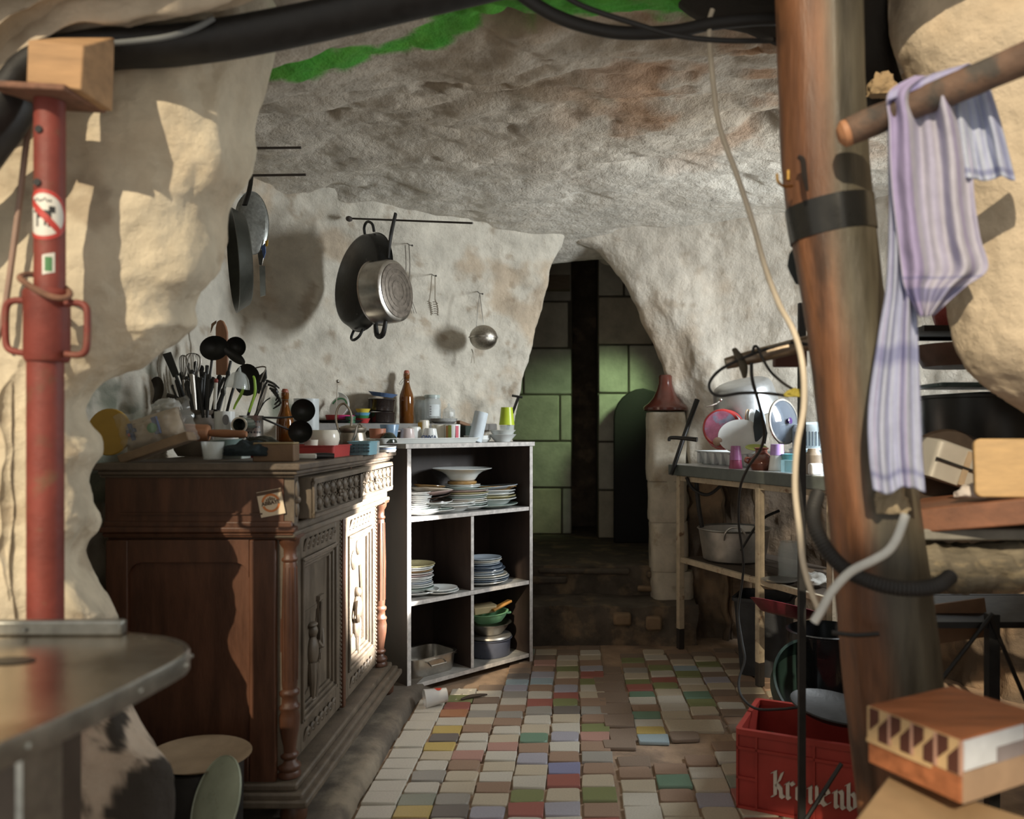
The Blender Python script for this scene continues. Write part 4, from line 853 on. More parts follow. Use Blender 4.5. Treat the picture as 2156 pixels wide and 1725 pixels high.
PB = T(*P(322,905,2.30)) @ R(-17,'Y')
b = B(PB); b.bb(.022,.036,-.0385,-.028,-.02,.028); mk(b,'blue_print',mat('navy_print',(.03,.06,.16),rough=.5,bump=0),o)
b = B(PB @ T(.018,-.036,.0) @ R(90,'X')); b.lathe([(0,0),(.014,0),(.014,.003),(0,.003)],18); mk(b,'green_print_dot',mat('green_print',(.05,.22,.08),rough=.5,bump=0),o)
b = B(PB); b.bb(-.046,-.038,-.0385,-.028,-.018,.030); b.bb(-.054,-.030,-.0385,-.028,.004,.014); mk(b,'blue_emblem',mat('navy_print',(.03,.06,.16),rough=.5,bump=0),o)
b = B(PB); b.bb(-.052,-.046,-.0387,-.028,-.004,.004); mk(b,'red_emblem',mat('red_print',(.45,.05,.03),rough=.5,bump=0),o)
b = B(T(*P(330,943,2.24)) @ R(-20,'Y') @ R(4)); b.bb(-.095,.10,-.03,.03,-.014,.012); mk(b,'flat_packet',mat('brown_paper',(.24,.165,.10),rough=.75,var=.3),None,'flat brown paper packet lying under the plastic bag','packet',bev=.004)
crumple('scrunched_bag',P(352,858,2.55),(.04,.02,.024),glassy('white_film',(.62,.63,.60),.6,.35),'scrunched white plastic bag behind the packets','bag',9,amp=.5)
# wooden handle standing against the wall behind the ladles
o = thing('wooden_spatula',P(463,800,2.95),'broad brown wooden spatula standing behind the black ladles','spatula'); mk(flatpoly([(454,790),(453,690),(456,677),(463,673),(470,676),(476,688),(479,700),(480,790)],2.93,.01),'blade',mat('pear_wood',(.33,.16,.085),rough=.5,stretch=(6,6,1)),o,bev=.004)
mk(flatpoly([(443,701),(445,682),(455,675),(455,680),(449,686)],2.93,.003),'thong',mat('leather_thong',(.22,.14,.08),rough=.8),o)
# ------------------------------------------------------------------ things in the shelf unit
def sloc(px, d, z):
    """point inside the shelf unit seen at pixel column px, at depth d behind its front"""
    kk = (px-CX)/F; u = (kk*(SO.y+SY.y*d)-SO.x-SY.x*d)/(SX.x-SX.y*kk); return MS @ Vector((u, d, z))
PLM = {}
def plate_mesh(kind, m):
    if (kind, m.name) in PLM: return PLM[(kind, m.name)]
    pr = {'flat':[(0,.004),(.075,.004),(.085,.007),(.115,.017),(.120,.0185),(.121,.0165),(.116,.0135),(.088,.003),(.07,.0),(0,.0)],
          'soup':[(0,.005),(.060,.005),(.078,.014),(.088,.026),(.112,.033),(.118,.034),(.119,.0315),(.112,.029),(.092,.022),(.08,.009),(.064,.0),(0,.0)],
          'small':[(0,.004),(.05,.004),(.06,.008),(.082,.015),(.085,.0155),(.0855,.0135),(.08,.0105),(.06,.003),(.048,0),(0,0)]}[kind]
    PLM[(kind, m.name)] = mesh_of(B().lathe(pr,36,cap=False),'plate',m,50); return PLM[(kind, m.name)]
GL = dict(w=WHITE,c=CREAM,g=mat('celadon_glaze',(.36,.44,.40),rough=.2,var=.08,bump=0,coat=.3),b=mat('slate_blue_glaze',(.13,.17,.23),rough=.22,var=.12,bump=0,coat=.3),l=mat('pale_blue_glaze',(.42,.48,.54),rough=.2,var=.08,bump=0,coat=.3),
  o=mat('ochre_glaze',(.34,.20,.07),rough=.25,var=.15,bump=0,coat=.3),k=mat('dark_brown_glaze',(.06,.04,.03),rough=.25,var=.15,bump=0,coat=.3),p=mat('pinkish_glaze',(.50,.38,.36),rough=.2,var=.1,bump=0,coat=.3),y=mat('yellow_rim_glaze',(.50,.45,.24),rough=.25,var=.15,bump=0,coat=.3),r=mat('red_pattern_glaze',(.40,.045,.04),rough=.25,var=.3,vs=9.,bump=0,coat=.3,col2=(.05,.04,.04),c2s=10.))
CN = dict(w='white',c='cream',g='celadon green',b='slate blue',l='pale blue',o='ochre',k='dark brown',p='pinkish',y='yellow rimmed',r='red patterned')
ORD = ['lowest','second','third','fourth','fifth','sixth','seventh','eighth','ninth','tenth','eleventh','twelfth','thirteenth','fourteenth','fifteenth']
ZP = dict(flat=.0085,soup=.012,small=.0075)
def stack(px, d, z, seq, where, group, scs=None, tilts=None):
    rm = max({'flat':.121,'soup':.119,'small':.0855}[kd]*(scs[i] if scs else 1.)*1.03 for i, (ch, kd) in enumerate(seq))+.005
    d = clamp(d, rm-.02, SD-.018-rm); p0 = sloc(px, d, z); q = MS.inverted() @ p0; lo, hi = .02, SW-.02
    if z < .7: lo, hi = (.02,.341) if q.x < (.33 if where.find('divider') < 0 else .2) else (.357,SW-.02)
    p0 = MS @ Vector((clamp(q.x, lo+rm, hi-rm), d, z))
    for i, (ch, kd) in enumerate(seq):
        o = bpy.data.objects.new('plate', plate_mesh(kd, GL[ch])); s_ = (scs[i] if scs else 1.)*random.uniform(.97,1.03)
        o.location = (p0.x+random.uniform(-.004,.004), p0.y+random.uniform(-.004,.004), z); o.scale = (s_,s_,1)
        t = tilts[i] if tilts else (random.uniform(-.6,.6),random.uniform(-.6,.6)); o.rotation_euler = (radians(t[0]),radians(t[1]),random.uniform(0,6))
        link(o, None); pos = ORD[i]+' up' if 0 < i < len(seq)-1 else ('lowest' if i == 0 else 'topmost')
        setp(o, '%s plate, %s, %s' % (CN[ch], pos, where), 'plate', group)
        z += ZP[kd]+(abs(t[0])+abs(t[1]))*.0009
    return p0, z
f_, s_o, sm = 'flat','soup','small'
p0, z = stack(973,.205,.7285,[(c,f_) for c in 'wgwcwgw']+[('y',f_),('p',f_),('g',f_)]+[('w',sm),('w',sm)],'tall stack under the big white bowl','plates under the white bowl',[.95]*7+[1.0,1.03,1.10,.95,.95])
b = B(T(p0.x,p0.y,z+.001)); b.lathe([(0,0),(.055,0),(.066,.010),(.066,.018),(.058,.021),(0,.021)],36); mk(b,'ochre_dish',GL['o'],None,'small ochre dish under the big white bowl','dish')
b = B(T(p0.x,p0.y,z+.0225)); b.lathe([(0,0),(.052,0),(.060,.006),(.075,.028),(.095,.042),(.128,.052),(.135,.055),(.136,.052),(.124,.047),(.098,.038),(.08,.024),(.062,.003),(.05,-.001),(0,-.001)][:7]+[(.133,.057),(.121,.052),(.09,.044),(.07,.028),(.052,.008),(0,.006)],44); mk(b,'serving_bowl',WHITE,None,'large flared white bowl on top of the plate stack, top shelf','bowl')
stack(905,.115,.7285,[('w',f_),('g',f_),('w',s_o),('w',f_),('k',f_),('k',f_),('p',f_),('c',f_),('o',sm)],'tilted stack left of centre on the top shelf','plates in the tilted stack',[.9,.9,.85,.85,.8,.8,.8,.8,.85],[(0,0)]*2+[(0,1)]+[(-2,4+.5*i) for i in range(6)])
stack(945,.052,.7285,[('w',s_o),('w',s_o),('r',sm)],'front pair at the edge of the top shelf','soup plates at the front of the top shelf',[.98,.98,1.15])
stack(1062,.12,.7285,[('g',f_)],'glassy wide dish under the right stack','wide dish',[1.12])
stack(1040,.125,.7390,[('w',s_o),('y',s_o),('w',s_o),('w',s_o),('o',s_o),('l',f_)],'right stack on the top shelf','plates in the right stack of the top shelf',[.98,.99,.97,.98,1.0,1.0],[(0,0)]*3+[(1,2),(2,4),(2,4)])
stack(836,.06,.7285,[('w',f_),('w',f_)]+[('w',sm)]*9,'stack behind the left upright of the top shelf','plates behind the left upright',[.8,.7]+[.55]*9)
stack(846,.13,.3825,[('w',f_),('w',sm),('g',sm),('w',sm),('w',sm),('l',sm),('w',sm),('w',sm),('w',sm),('p',sm),('w',sm),('o',sm),('w',sm),('w',sm),('y',sm)],'tall stack at the left of the middle shelf','plates in the left middle stack',[.85]+[.85,.95,.9,.85,.9,.8,.85,.95,.9,.9,.85,.9,1.0,1.05])
stack(925,.075,.3825,[('w',sm),('w',sm)],'low pair of saucers on the middle shelf','saucer pair on the middle shelf',[1.0,.92])
stack(1003,.10,.3825,[('w',f_),('b',f_),('l',f_),('c',f_),('l',f_),('w',f_),('b',f_),('l',sm),('b',sm),('l',sm),('w',sm),('c',sm),('l',sm)],'blue and white stack right of the divider','plates in the blue stack',[1.0,1.0,1.05,.95,.85,.8,.85,1.05,1.1,1.0,.95,1.05,1.0])
# pans on the bottom shelf
def oval(b, prof, sx, sy, M, n=36): return b.lathe(prof, n, M @ S(sx,sy,1))
o = thing('roasting_pan',sloc(905,.15,.0405),'polished steel roasting pan with folding side handles, bottom left shelf','roasting pan'); Mr = MS @ T(.175,.14,.0405)
def rrect(w,d,r,z,n=5): return [Vector((sx*(w-r)+r*cos(radians(a0+90*a/n)),sy*(d-r)+r*sin(radians(a0+90*a/n)),z)) for sx,sy,a0 in ((1,1,0),(-1,1,90),(-1,-1,180),(1,-1,270)) for a in range(n+1)]
b = B(Mr); g_ = [rrect(.115,.085,.04,0),rrect(.12,.09,.045,.01),rrect(.125,.095,.045,.078),rrect(.133,.103,.05,.08),rrect(.133,.103,.05,.083),rrect(.122,.092,.045,.08),rrect(.117,.087,.042,.006)]; b.grid(g_,closed=True); b.add(g_[0],[list(range(24))[::-1]]); b.add(g_[-1],[list(range(24))]); mk(b,'pan_body',STEEL,o)
b = B(Mr); b.tube([(.128,-.04,.06),(.155,-.04,.055),(.16,0,.052),(.155,.04,.055),(.128,.04,.06)],.0035,8,4); mk(b,'handle',STEEL,o); b = B(Mr); b.tube([(-.04,-.098,.06),(-.04,-.12,.05),(.04,-.12,.05),(.04,-.098,.06)],.0035,8,0); mk(b,'handle',STEEL,o)
pb = sloc(1030,.13,.0405)
b = B(T(*pb)); b.lathe([(0,0),(.092,0),(.097,.006),(.100,.075),(.108,.079),(.108,.082),(.097,.081),(.094,.008),(0,.005)],40); mk(b,'blue_saucepan',mat('blue_grey_enamel',(.10,.11,.15),rough=.3,var=.2,bump=.03),None,'dark blue-grey round pan at the bottom of the right stack','pan')
b = B(T(pb.x,pb.y,.1230)); b.lathe([(0,0),(.09,0),(.105,.004),(.10,.012),(0,.016)],36); mk(b,'flat_tin_cover',ALU,None,'flat metal cover on the blue-grey pan','cover')
b = B(T(pb.x,pb.y,.1395)); b.lathe([(0,0),(.06,0),(.085,.03),(.097,.048),(.104,.050),(.104,.053),(.094,.051),(.08,.032),(.057,.004),(0,.004)],36); col2 = mk(b,'steel_colander',STEEL,None,'crumpled shiny steel colander under the green bowl','colander')
GRP = mat('mint_green_plastic',(.22,.47,.25),rough=.35,var=.1,bump=0)
o = thing('green_bowl',(pb.x,pb.y,.193),'mint green plastic bowl with loop handles on the colander','bowl'); b = B(T(pb.x,pb.y,.193) @ R(-4,'Y')); b.lathe([(0,0),(.06,0),(.078,.02),(.088,.040),(.094,.042),(.094,.045),(.085,.044),(.074,.022),(.057,.004),(0,.004)],36); mk(b,'bowl_body',GRP,o); b = B(T(pb.x,pb.y,.193) @ R(30)); b.tube([(.075,-.03,.036),(.098,-.022,.034),(.103,0,.032),(.098,.022,.034),(.075,.03,.036)],.005,8,4); mk(b,'handle',GRP,o)
b = B(T(pb.x-.01,pb.y,.240) @ R(20) @ R(-6,'Y')); b.add([(-.07,-.045,0),(.03,-.05,0),(.045,.0,0),(.03,.045,0),(-.07,.045,0),(-.07,-.05,.035),(.035,-.055,.03),(.05,0,.022),(.035,.05,.03),(-.07,.05,.035)],[(4,3,2,1,0),(5,6,7,8,9)]+[(i,(i+1)%5,5+(i+1)%5,5+i) for i in range(5)]); mk(b,'pale_board',mat('pale_wood',(.55,.43,.24),rough=.6,var=.15),None,'pale wooden scoop lying in the green bowl','scoop',bev=.004)
b = B(T(pb.x+.055,pb.y-.01,.268) @ R(46) @ R(-14,'Y')); b.bb(-.055,.06,-.016,.016,-.006,.006); mk(b,'orange_scraper',mat('orange_wood',(.52,.25,.06),rough=.5,var=.2),None,'orange wooden paddle end sticking out of the green bowl','paddle',bev=.004)
# plastic cup tipped over on the tiles
o = thing('plastic_cup',G(915,1470,0),'translucent plastic cup with a red spot lying on the tiles by the shelf unit','cup'); Mc = T(*(G(893,1472,.035))) @ R(25) @ R(86,'Y') @ R(4,'X'); b = B(Mc); b.lathe([(.0355,0),(.037,.002),(.027,.09),(0,.09),(0,.0885),(.0256,.0885),(.0345,.003)],32,cap=False); mk(b,'cup_wall',glassy('frosted_plastic',(.70,.70,.68),.45,.35),o)
b = B(Mc); g_ = []
for j in range(5):
    zz_ = lerp(.042,.072,j/4); r = lerp(.037,.027,zz_/.09)+.0006; hw = .5*sqrt(max(0,1-(2*j/4-1)**2))+.01; g_.append([Vector((r*cos(a),r*sin(a),zz_)) for a in [lerp(pi-hw,pi+hw,i/8) for i in range(9)]])
b.grid(g_); mk(b,'red_spot',mat('red_print',(.45,.05,.03),rough=.5,bump=0),o)
def chips(pts, m, label, grp):
    for i,(x,y,s_) in enumerate(pts):
        q = G(x,y,0); b = B(T(q.x,q.y,.001) @ R(random.uniform(0,180))); b.add([(-s_,-.4*s_,0),(.7*s_,-.6*s_,0),(s_,.3*s_,0),(-.2*s_,.7*s_,0),(-.6*s_,-.3*s_,.4*s_),(.5*s_,-.3*s_,.5*s_),(.6*s_,.2*s_,.4*s_),(-.1*s_,.4*s_,.45*s_)],[(3,2,1,0),(4,5,6,7),(0,1,5,4),(1,2,6,5),(2,3,7,6),(3,0,4,7)]); mk(b,'rubble_chip',m,None,label,'rubble',grp)
chips([(972,1463,.008),(985,1460,.007),(998,1470,.006),(960,1474,.006),(990,1455,.009),(1003,1463,.007),(966,1452,.008)],mat('pale_rubble',(.42,.38,.32),rough=.9),'small pale rubble chip beside the fallen plastic cup','rubble by the plastic cup')
b = B(T(*G(1000,1468,.008)) @ R(30)); b.tube([(-.06,0,.0),(-.02,.006,.003),(.02,.0,.004),(.055,.004,.0)],[.004,.008,.007,.003],6,4); mk(b,'bark_scrap',mat('dark_bark',(.06,.045,.035),rough=.9),None,'dark strip of bark lying by the fallen plastic cup','bark')

# ------------------------------------------------------------------ ledge behind the shelf unit and its load
LZ = 1.118
b = B(); b.ext([(-1.27,3.50),(-1.07,3.40),(-.43,4.02),(-.40,4.20),(-.70,4.05),(-1.0,3.82),(-1.22,3.62)],1.085,LZ); mk(b,'stone_ledge',mat('grey_slate',(.20,.19,.175),rough=.7,var=.3,bump=.2),None,'grey stone ledge along the wall behind the shelf unit, crowded with crockery','ledge',bev=.004)
def lp(x, Y): return Vector(((x-CX)*Y/F, Y, LZ))
bottle(lp(856,3.84),.92,'amber swing-top bottle standing tall in the middle of the stone ledge')
KG = mat('black_brown_glaze',(.022,.015,.013),rough=.18,var=.3,bump=0,coat=.4)
b = B(T(*lp(803,3.74))); b.lathe([(0,0),(.05,0),(.058,.006),(.060,.045),(.063,.049),(.060,.052),(.056,.045),(.05,.006),(0,.006)],32); mk(b,'brown_dish',KG,None,'lower of two glossy black-brown dishes on the stone ledge','dish')
b = B(T(*lp(802,3.74)+Vector((0,0,.0535))) @ R(3,'Y')); b.lathe([(0,0),(.05,0),(.057,.006),(.060,.052),(.063,.056),(.060,.059),(.056,.05),(.05,.006),(0,.006)],32); mk(b,'brown_dish',KG,None,'upper of two glossy black-brown dishes on the stone ledge','dish')
b = B(T(*lp(806,3.74)+Vector((0,0,.128))) @ R(7,'Y')); n_ = 48; g_ = []
for r,z in ((.0,-.006),(.045,-.006),(.056,.004),(.064,.010)): g_.append([Vector((r*(1+.03*(r>.05)*cos(16*a))*cos(a),r*(1+.03*(r>.05)*cos(16*a))*sin(a),z)) for a in [2*pi*i/n_ for i in range(n_)]])
for r,z in ((.066,.012),(.057,.007),(.045,-.003),(0,-.003)): g_.append([Vector((r*(1+.03*(r>.05)*cos(16*a))*cos(a),r*(1+.03*(r>.05)*cos(16*a))*sin(a),z)) for a in [2*pi*i/n_ for i in range(n_)]])
b.grid(g_,closed=True); mk(b,'scalloped_dish',mat('cornflower_plastic',(.13,.21,.40),rough=.35,bump=0),None,'scalloped cornflower blue dish on top of the black-brown dishes','dish')
GLS = glassy('jar_glass',(.62,.68,.68),.30,.06)
o = thing('preserve_jar',lp(910,3.95),'empty preserving jar with a white label and pale lid on the ledge','jar'); b = B(T(*lp(910,3.95))); b.lathe([(0,0),(.040,0),(.043,.005),(.043,.105),(.036,.118),(.036,.124),(.034,.124),(.034,.117),(.040,.103),(.040,.006),(0,.005)],32); mk(b,'jar_glass',GLS,o); b = B(T(*lp(910,3.95))); b.lathe([(0,.124),(.038,.124),(.038,.137),(.036,.139),(0,.139)],28); mk(b,'lid',mat('pale_green_lid',(.40,.46,.43),rough=.35,bump=0),o)
b = B(T(*lp(910,3.95)) @ R(18)); cyl_patch(b,.0437,lambda u,v:(lerp(-.022,.034,u),lerp(.035,.092,v)),14,2); lb = mk(b,'label',mat('label_paper',(.60,.64,.64),rough=.7,bump=0),o)
b = B(T(*lp(910,3.95)) @ R(18))
for i in range(4): cyl_patch(b,.0440,lambda u,v:(lerp(-.018,-.010,u),.042+.012*i+lerp(0,.006,v)),3,1)
mk(b,'label_print',mat('grey_print',(.25,.25,.27),rough=.4,bump=0),lb)
cup('tall_glass',lp(882,3.98),.026,.028,.115,GLS,'tall plain glass between the amber bottle and the preserving jar','glass')
o = thing('lidded_jar',lp(945,3.98),'small faceted glass sugar jar with a pointed lid on the ledge','jar'); b = B(T(*lp(945,3.98)+Vector((0,0,.012)))); b.lathe([(0,0),(.028,0),(.032,.02),(.030,.045),(.028,.048),(0,.048)],10); mk(b,'jar_body',GLS,o,ang=10); b = B(T(*lp(945,3.98)+Vector((0,0,.0605)))); b.lathe([(.032,0),(.028,.008),(.010,.020),(.004,.026),(.007,.034),(0,.040)],10); mk(b,'lid',GLS,o,ang=10)
b = B(T(*lp(935,3.90))); b.lathe([(0,0),(.045,0),(.060,.010),(.064,.024),(.061,.025),(.056,.012),(0,.004)],36); mk(b,'speckled_dish',mat('speckled_glaze',(.40,.40,.38),rough=.3,var=.4,vs=120.,bump=0),None,'speckled grey dish in front of the preserving jar','dish')
for i,(x,Y,r,h,c,lab) in enumerate([(764,3.66,.032,.022,(.45,.05,.05),'red beaker at the bottom of the coloured bowl stack'),(762,3.66,.033,.022,(.05,.20,.07),'green bowl in the coloured bowl stack'),(763,3.66,.034,.024,(.12,.32,.46),'sky blue bowl in the coloured bowl stack'),(764,3.66,.033,.022,(.62,.48,.06),'yellow bowl on top of the coloured bowl stack')]):
    cup('coloured_bowl',lp(x,Y)+Vector((0,0,[0,.013,.024,.043][i])),r*.7,r,h,mat('bowl_plastic_%d'%i,c,rough=.35,bump=0),lab,'bowl',group='coloured bowls on the ledge')
b = B(T(*lp(715,3.60))); b.lathe([(0,0),(.075,0),(.10,.012),(.102,.014),(.098,.014),(.074,.003),(0,.003)],32); mk(b,'black_tray',BLACK,None,'flat black round tray at the left end of the ledge','tray')
o = thing('red_pan',lp(712,3.60)+Vector((0,0,.014)),'shallow red and magenta pan lying on the black tray','pan'); b = B(T(*lp(712,3.60)+Vector((0,0,.0145)))); b.lathe([(0,0),(.05,0),(.055,.022),(.052,.022),(.047,.003),(0,.003)],32); mk(b,'pan_wall',REDP,o); b = B(T(*lp(722,3.60)+Vector((0,-.002,.0145)))); b.lathe([(.035,.004),(.047,.004),(.050,.020),(.035,.020)],28); mk(b,'magenta_side',mat('magenta_plastic',(.50,.04,.20),rough=.35,bump=0),o)
o = thing('leaning_plate',P(713,855,3.62),'white plate with a green stripe leaning behind the red pan','plate'); b = B(T(*P(716,858,3.63)) @ R(-20) @ R(70,'X')); b.lathe([(0,.004),(.03,.004),(.048,.010),(.049,.008),(.03,0),(0,0)],32); mk(b,'plate_body',WHITE,o); b = B(T(*P(716,858,3.63)) @ R(-20) @ R(70,'X')); v,f = ring(None,.036,.042,20,160,.0075,.0095); b.add(v,f); mk(b,'green_stripe',mat('green_stripe',(.06,.30,.12),rough=.3,bump=0),o)
b = B(T(*P(708,855,3.70)) @ R(80,'X')); b.lathe([(0,.003),(.05,.004),(.062,.012),(.063,.010),(.05,0),(0,0)],32); mk(b,'tall_white_plate',WHITE,None,'white plate standing on edge against the wall at the left of the ledge','plate')
o = thing('ball_top_skewer',P(708,870,3.5),'thin steel rod with a ball top standing at the left of the ledge','skewer'); mk(pxt([(708,880,3.5),(709,840),(710,806)],3.5,.0022,8,0),'rod',STEEL,o); b = B(); b.sph(P(711,803,3.5),.0075,12,8); mk(b,'ball',STEEL,o)
cup('green_lid_tub',lp(738,3.55),.020,.022,.03,mat('dark_green_plastic',(.03,.11,.05),rough=.4,bump=0),'dark green plastic tub between the red pan and coloured bowls','tub')
# ---- on the shelf unit top: tray with cups
ZS = 1.0325
def st_(px, d, z=ZS): return sloc(px, d, z)
TRY = mat('white_tray',(.62,.63,.60),rough=.35,var=.08,bump=0)
b = B(MS @ T(.145,.10,ZS)); g_ = [rrect(.245,.072,.02,0),rrect(.26,.082,.025,.020),rrect(.263,.086,.025,.020),rrect(.263,.086,.025,.0225),rrect(.256,.079,.022,.0225),rrect(.242,.069,.018,.004)]; b.grid(g_,closed=True); b.add(g_[0],[list(range(24))[::-1]]); b.add(g_[-1],[list(range(24))]); mk(b,'tea_tray',TRY,None,'long white tray of upturned cups on the shelf unit top','tray')
ZY = ZS+.0045
def tcup(name, px, d, r0, r1, h, m, label, handle=None, flip=True, cat='cup', mid=None):
    p = st_(px,d,ZY); o = thing(name,p,label,cat,'cups on the white tray'); M = T(*p)
    Mf = M @ T(0,0,h) @ R(180,'X') if flip else M; t = .003
    mk(B(Mf).lathe([(0,0),(r0*.8,0),(r0,.004)]+([(mid,h*.5)] if mid else [])+[(r1,h-.002),(r1-.001,h),(r1-t,h),(r0-t,.007),(0,.006)],30),'cup_body',m,o)
    if handle is not None:
        b = B(M @ R(handle)); b.tube([(r1*.93,0,h*.25),(r1+.016,0,h*.28),(r1+.02,0,h*.5),(r1+.015,0,h*.75),(r1*.9,0,h*.78)],.0032,8,4); mk(b,'handle',m,o)
    return o
TERRA = mat('terracotta',(.36,.13,.07),rough=.5,var=.15,bump=.03)
tcup('terracotta_cup',795,.10,.030,.034,.058,TERRA,'terracotta beaker at the left end of the white tray',flip=False)
tcup('blue_bowl',820,.145,.028,.040,.075,mat('soft_blue_glaze',(.20,.31,.44),rough=.3,bump=0),'soft blue bowl behind the terracotta beaker',flip=False,cat='bowl')
b = B(T(*st_(818,.05,ZY)) @ R(-12)); b.lathe([(.036,0),(.036,.003),(.033,.022),(.018,.040),(0,.044)],32,cap=False); mk(b,'dark_cup',mat('bottle_green_glaze',(.02,.03,.022),rough=.2,bump=0,coat=.4),None,'upturned dark green bowl with pale rim on the white tray','bowl','cups on the white tray')
tcup('pink_rim_mug',858,.115,.026,.034,.060,mat('pink_white_glaze',(.62,.52,.50),rough=.25,bump=0),'white and pink mug with handle left, left of the lettered cup',handle=215,cat='mug')
tcup('white_mug',872,.13,.028,.036,.066,WHITE,'plain white upturned mug behind the pink one',cat='mug')
o = tcup('lettered_cup',906,.075,.026,.035,.060,WHITE,'upturned white cup lettered ONVIA in dark blue'); text('ONVIA','lettering',T(*st_(904,.075,ZY+.021)) @ R(8) @ T(0,-.0362,0) @ TXV,.020,mat('navy_print',(.03,.06,.16),rough=.5,bump=0),o,ext=.0015,bold=.0006)
tcup('yellow_print_cup',893,.175,.022,.030,.095,CREAM,'cream cup with a yellow print behind the lettered cup')
b = B(T(*st_(893,.175,ZY)) @ R(-30)); cyl_patch(b,.0300,lambda u,v:(lerp(-.012,.012,u),lerp(.055,.085,v)),6,2); mk(b,'yellow_print',mat('yellow_print',(.60,.36,.06),rough=.4,bump=0),bpy.data.objects['yellow_print_cup'])
o = tcup('colourful_mug',953,.085,.032,.034,.076,WHITE,'tall white mug printed green, orange and red on the tray',flip=False,cat='mug')
for a,(t0,t1),c in ((-38,(.012,.070),(.42,.19,.06)),(-14,(.006,.072),(.30,.36,.06)),(44,(.01,.07),(.45,.03,.06))):
    b = B(T(*st_(953,.085,ZY)) @ R(a)); cyl_patch(b,.0345,lambda u,v:(lerp(-.008,.008,u),lerp(t0,t1,v)),6,2); mk(b,'mug_print',mat('mugprint_%d'%(a+90),c,rough=.4,bump=0),o)
tcup('cream_beaker',925,.14,.030,.034,.075,CREAM,'cream beaker behind the lettered cup and the printed mug',flip=False)
b = B(T(*st_(985,.19,ZS)) @ R(46)); b.bb(-.03,.03,-.02,.02,0,.075); dk = mk(b,'wicker_box',mat('dark_green_wicker',(.03,.045,.035),rough=.8,bump=.5,bs=120.),None,'small dark green woven box right of the printed mug','box',bev=.004)
b = B(T(*st_(975,.22,ZS+.076)) @ R(60) @ R(12,'Y')); b.bb(-.04,.04,-.012,.012,0,.016); mk(b,'brown_scraper',mat('old_wood_brown',(.20,.11,.06),rough=.6),None,'worn brown wooden scraper on the dark woven box','scraper',bev=.004)
b = B(T(*st_(1005,.15,ZS))); b.lathe([(0,0),(.05,0),(.062,.012),(.064,.03),(.06,.03),(.056,.013),(0,.004)],32); mk(b,'white_dish',WHITE,None,'flat white dish behind the leaning paper roll','dish')
pr = st_(1000,.06,ZS+.004); b = B(T(*pr) @ R(12,'Y') @ R(-6,'X')); b.lathe([(.029,0),(.031,.0),(.031,.135),(.029,.135)],32); b2 = b; b2.lathe([(.029,0),(.031,0),(.031,.001),(.029,.001)],32); mk(b2,'paper_roll',mat('bluish_white_card',(.56,.62,.66),rough=.5,bump=0),None,'bluish white plastic tube leaning at the front of the shelf unit top','tube')
for i,(d_,z_,s_) in enumerate(((.075,0,1.),(.078,.020,.96))):
    b = B(T(*st_(1058,d_,ZS+z_))); b.lathe([(0,0),(.035*s_,0),(.040*s_,.006),(.064*s_,.033),(.066*s_,.034),(.0635*s_,.035),(.038*s_,.010),(0,.006)],36); mk(b,'white_bowl',WHITE,None,['lower white bowl of the pair at the right of the shelf unit top','upper white bowl of the pair, under the lime beaker'][i],'bowl')
pq = st_(1067,.085,ZS+.027); cup('clear_tumbler',(pq.x,pq.y,pq.z),.032,.034,.05,GLS,'clear tumbler standing in the upper white bowl','glass')
pq = pq+Vector((0,0,.0515)); cup('lime_beaker',(pq.x,pq.y,pq.z),.027,.0365,.083,mat('lime_beaker',(.42,.52,.03),rough=.35,var=.08,bump=0),'lime green beaker upside down on the clear tumbler','beaker',flip=True)
b = B(); b.tube([P(1092,835,4.05),P(1075,880,4.0),P(1066,915,3.98)],.010,4,0,flat=.5); b.tube([P(1078,833,4.05),P(1100,837,4.05)],.010,4,0,flat=.6); mk(b,'bracket',BLACK,None,'black angled iron bracket at the arch edge behind the lime beaker','bracket')

# ------------------------------------------------------------------ hanging on the back wall
IRON = mat('dark_iron_rod',(.06,.05,.045),rough=.6,var=.3,bump=.2)
RODL = [((735,460,3.60),(995,470,3.30),'long iron rod in the back wall carrying the paella pan and saute pan'),((440,313,2.62),(634,311,2.62),'upper of two short iron rods beside the left rock'),((420,371,2.66),(644,368,2.66),'lower of two short iron rods beside the left rock')]
for a,c,lab in RODL:
    b = B(); b.tube([P(*a),P(*c)],.0042,8); mk(b,'iron_rod',IRON,None,lab,'rod')
b = B(); b.sph(P(735,461,3.58),(.015,.02,.012),10,8); mk(b,'wall_plug',IRON,bpy.data.objects['iron_rod'])
def axm(c, ax, up=(0,0,1)):
    z = Vector(ax).normalized(); x = Vector(up).cross(z).normalized(); y = z.cross(x); return Matrix(((x.x,y.x,z.x,c[0]),(x.y,y.y,z.y,c[1]),(x.z,y.z,z.z,c[2]),(0,0,0,1)))
BP = mat('speckled_black_pan',(.022,.023,.023),rough=.33,metal=.3,var=.4,vs=30.,bump=.08,col2=(.30,.30,.28),c2s=40.,c2lo=.69,c2hi=.74)
o = thing('paella_pan',P(762,590,3.56),'large black two-handled paella pan hung on the iron rod','pan'); Mp = axm(P(748,588,3.44),(-.70,-.64,.12)); Rp = .212
b = B(Mp); b.lathe([(0,.0),(Rp*.86,.0),(Rp*.92,-.008),(Rp,-.052),(Rp+.004,-.054),(Rp-.002,-.055),(Rp*.90,-.012),(Rp*.84,-.003),(0,-.003)],48); mk(b,'pan_body',BP,o)
for s_ in (1,-1):
    b = B(Mp); b.tube([(-.04,s_*(Rp-.002),-.040),(-.035,s_*(Rp+.03),-.030),(0,s_*(Rp+.045),-.024),(.035,s_*(Rp+.03),-.030),(.04,s_*(Rp-.002),-.040)],.006,8,4); mk(b,'handle',BP,o)
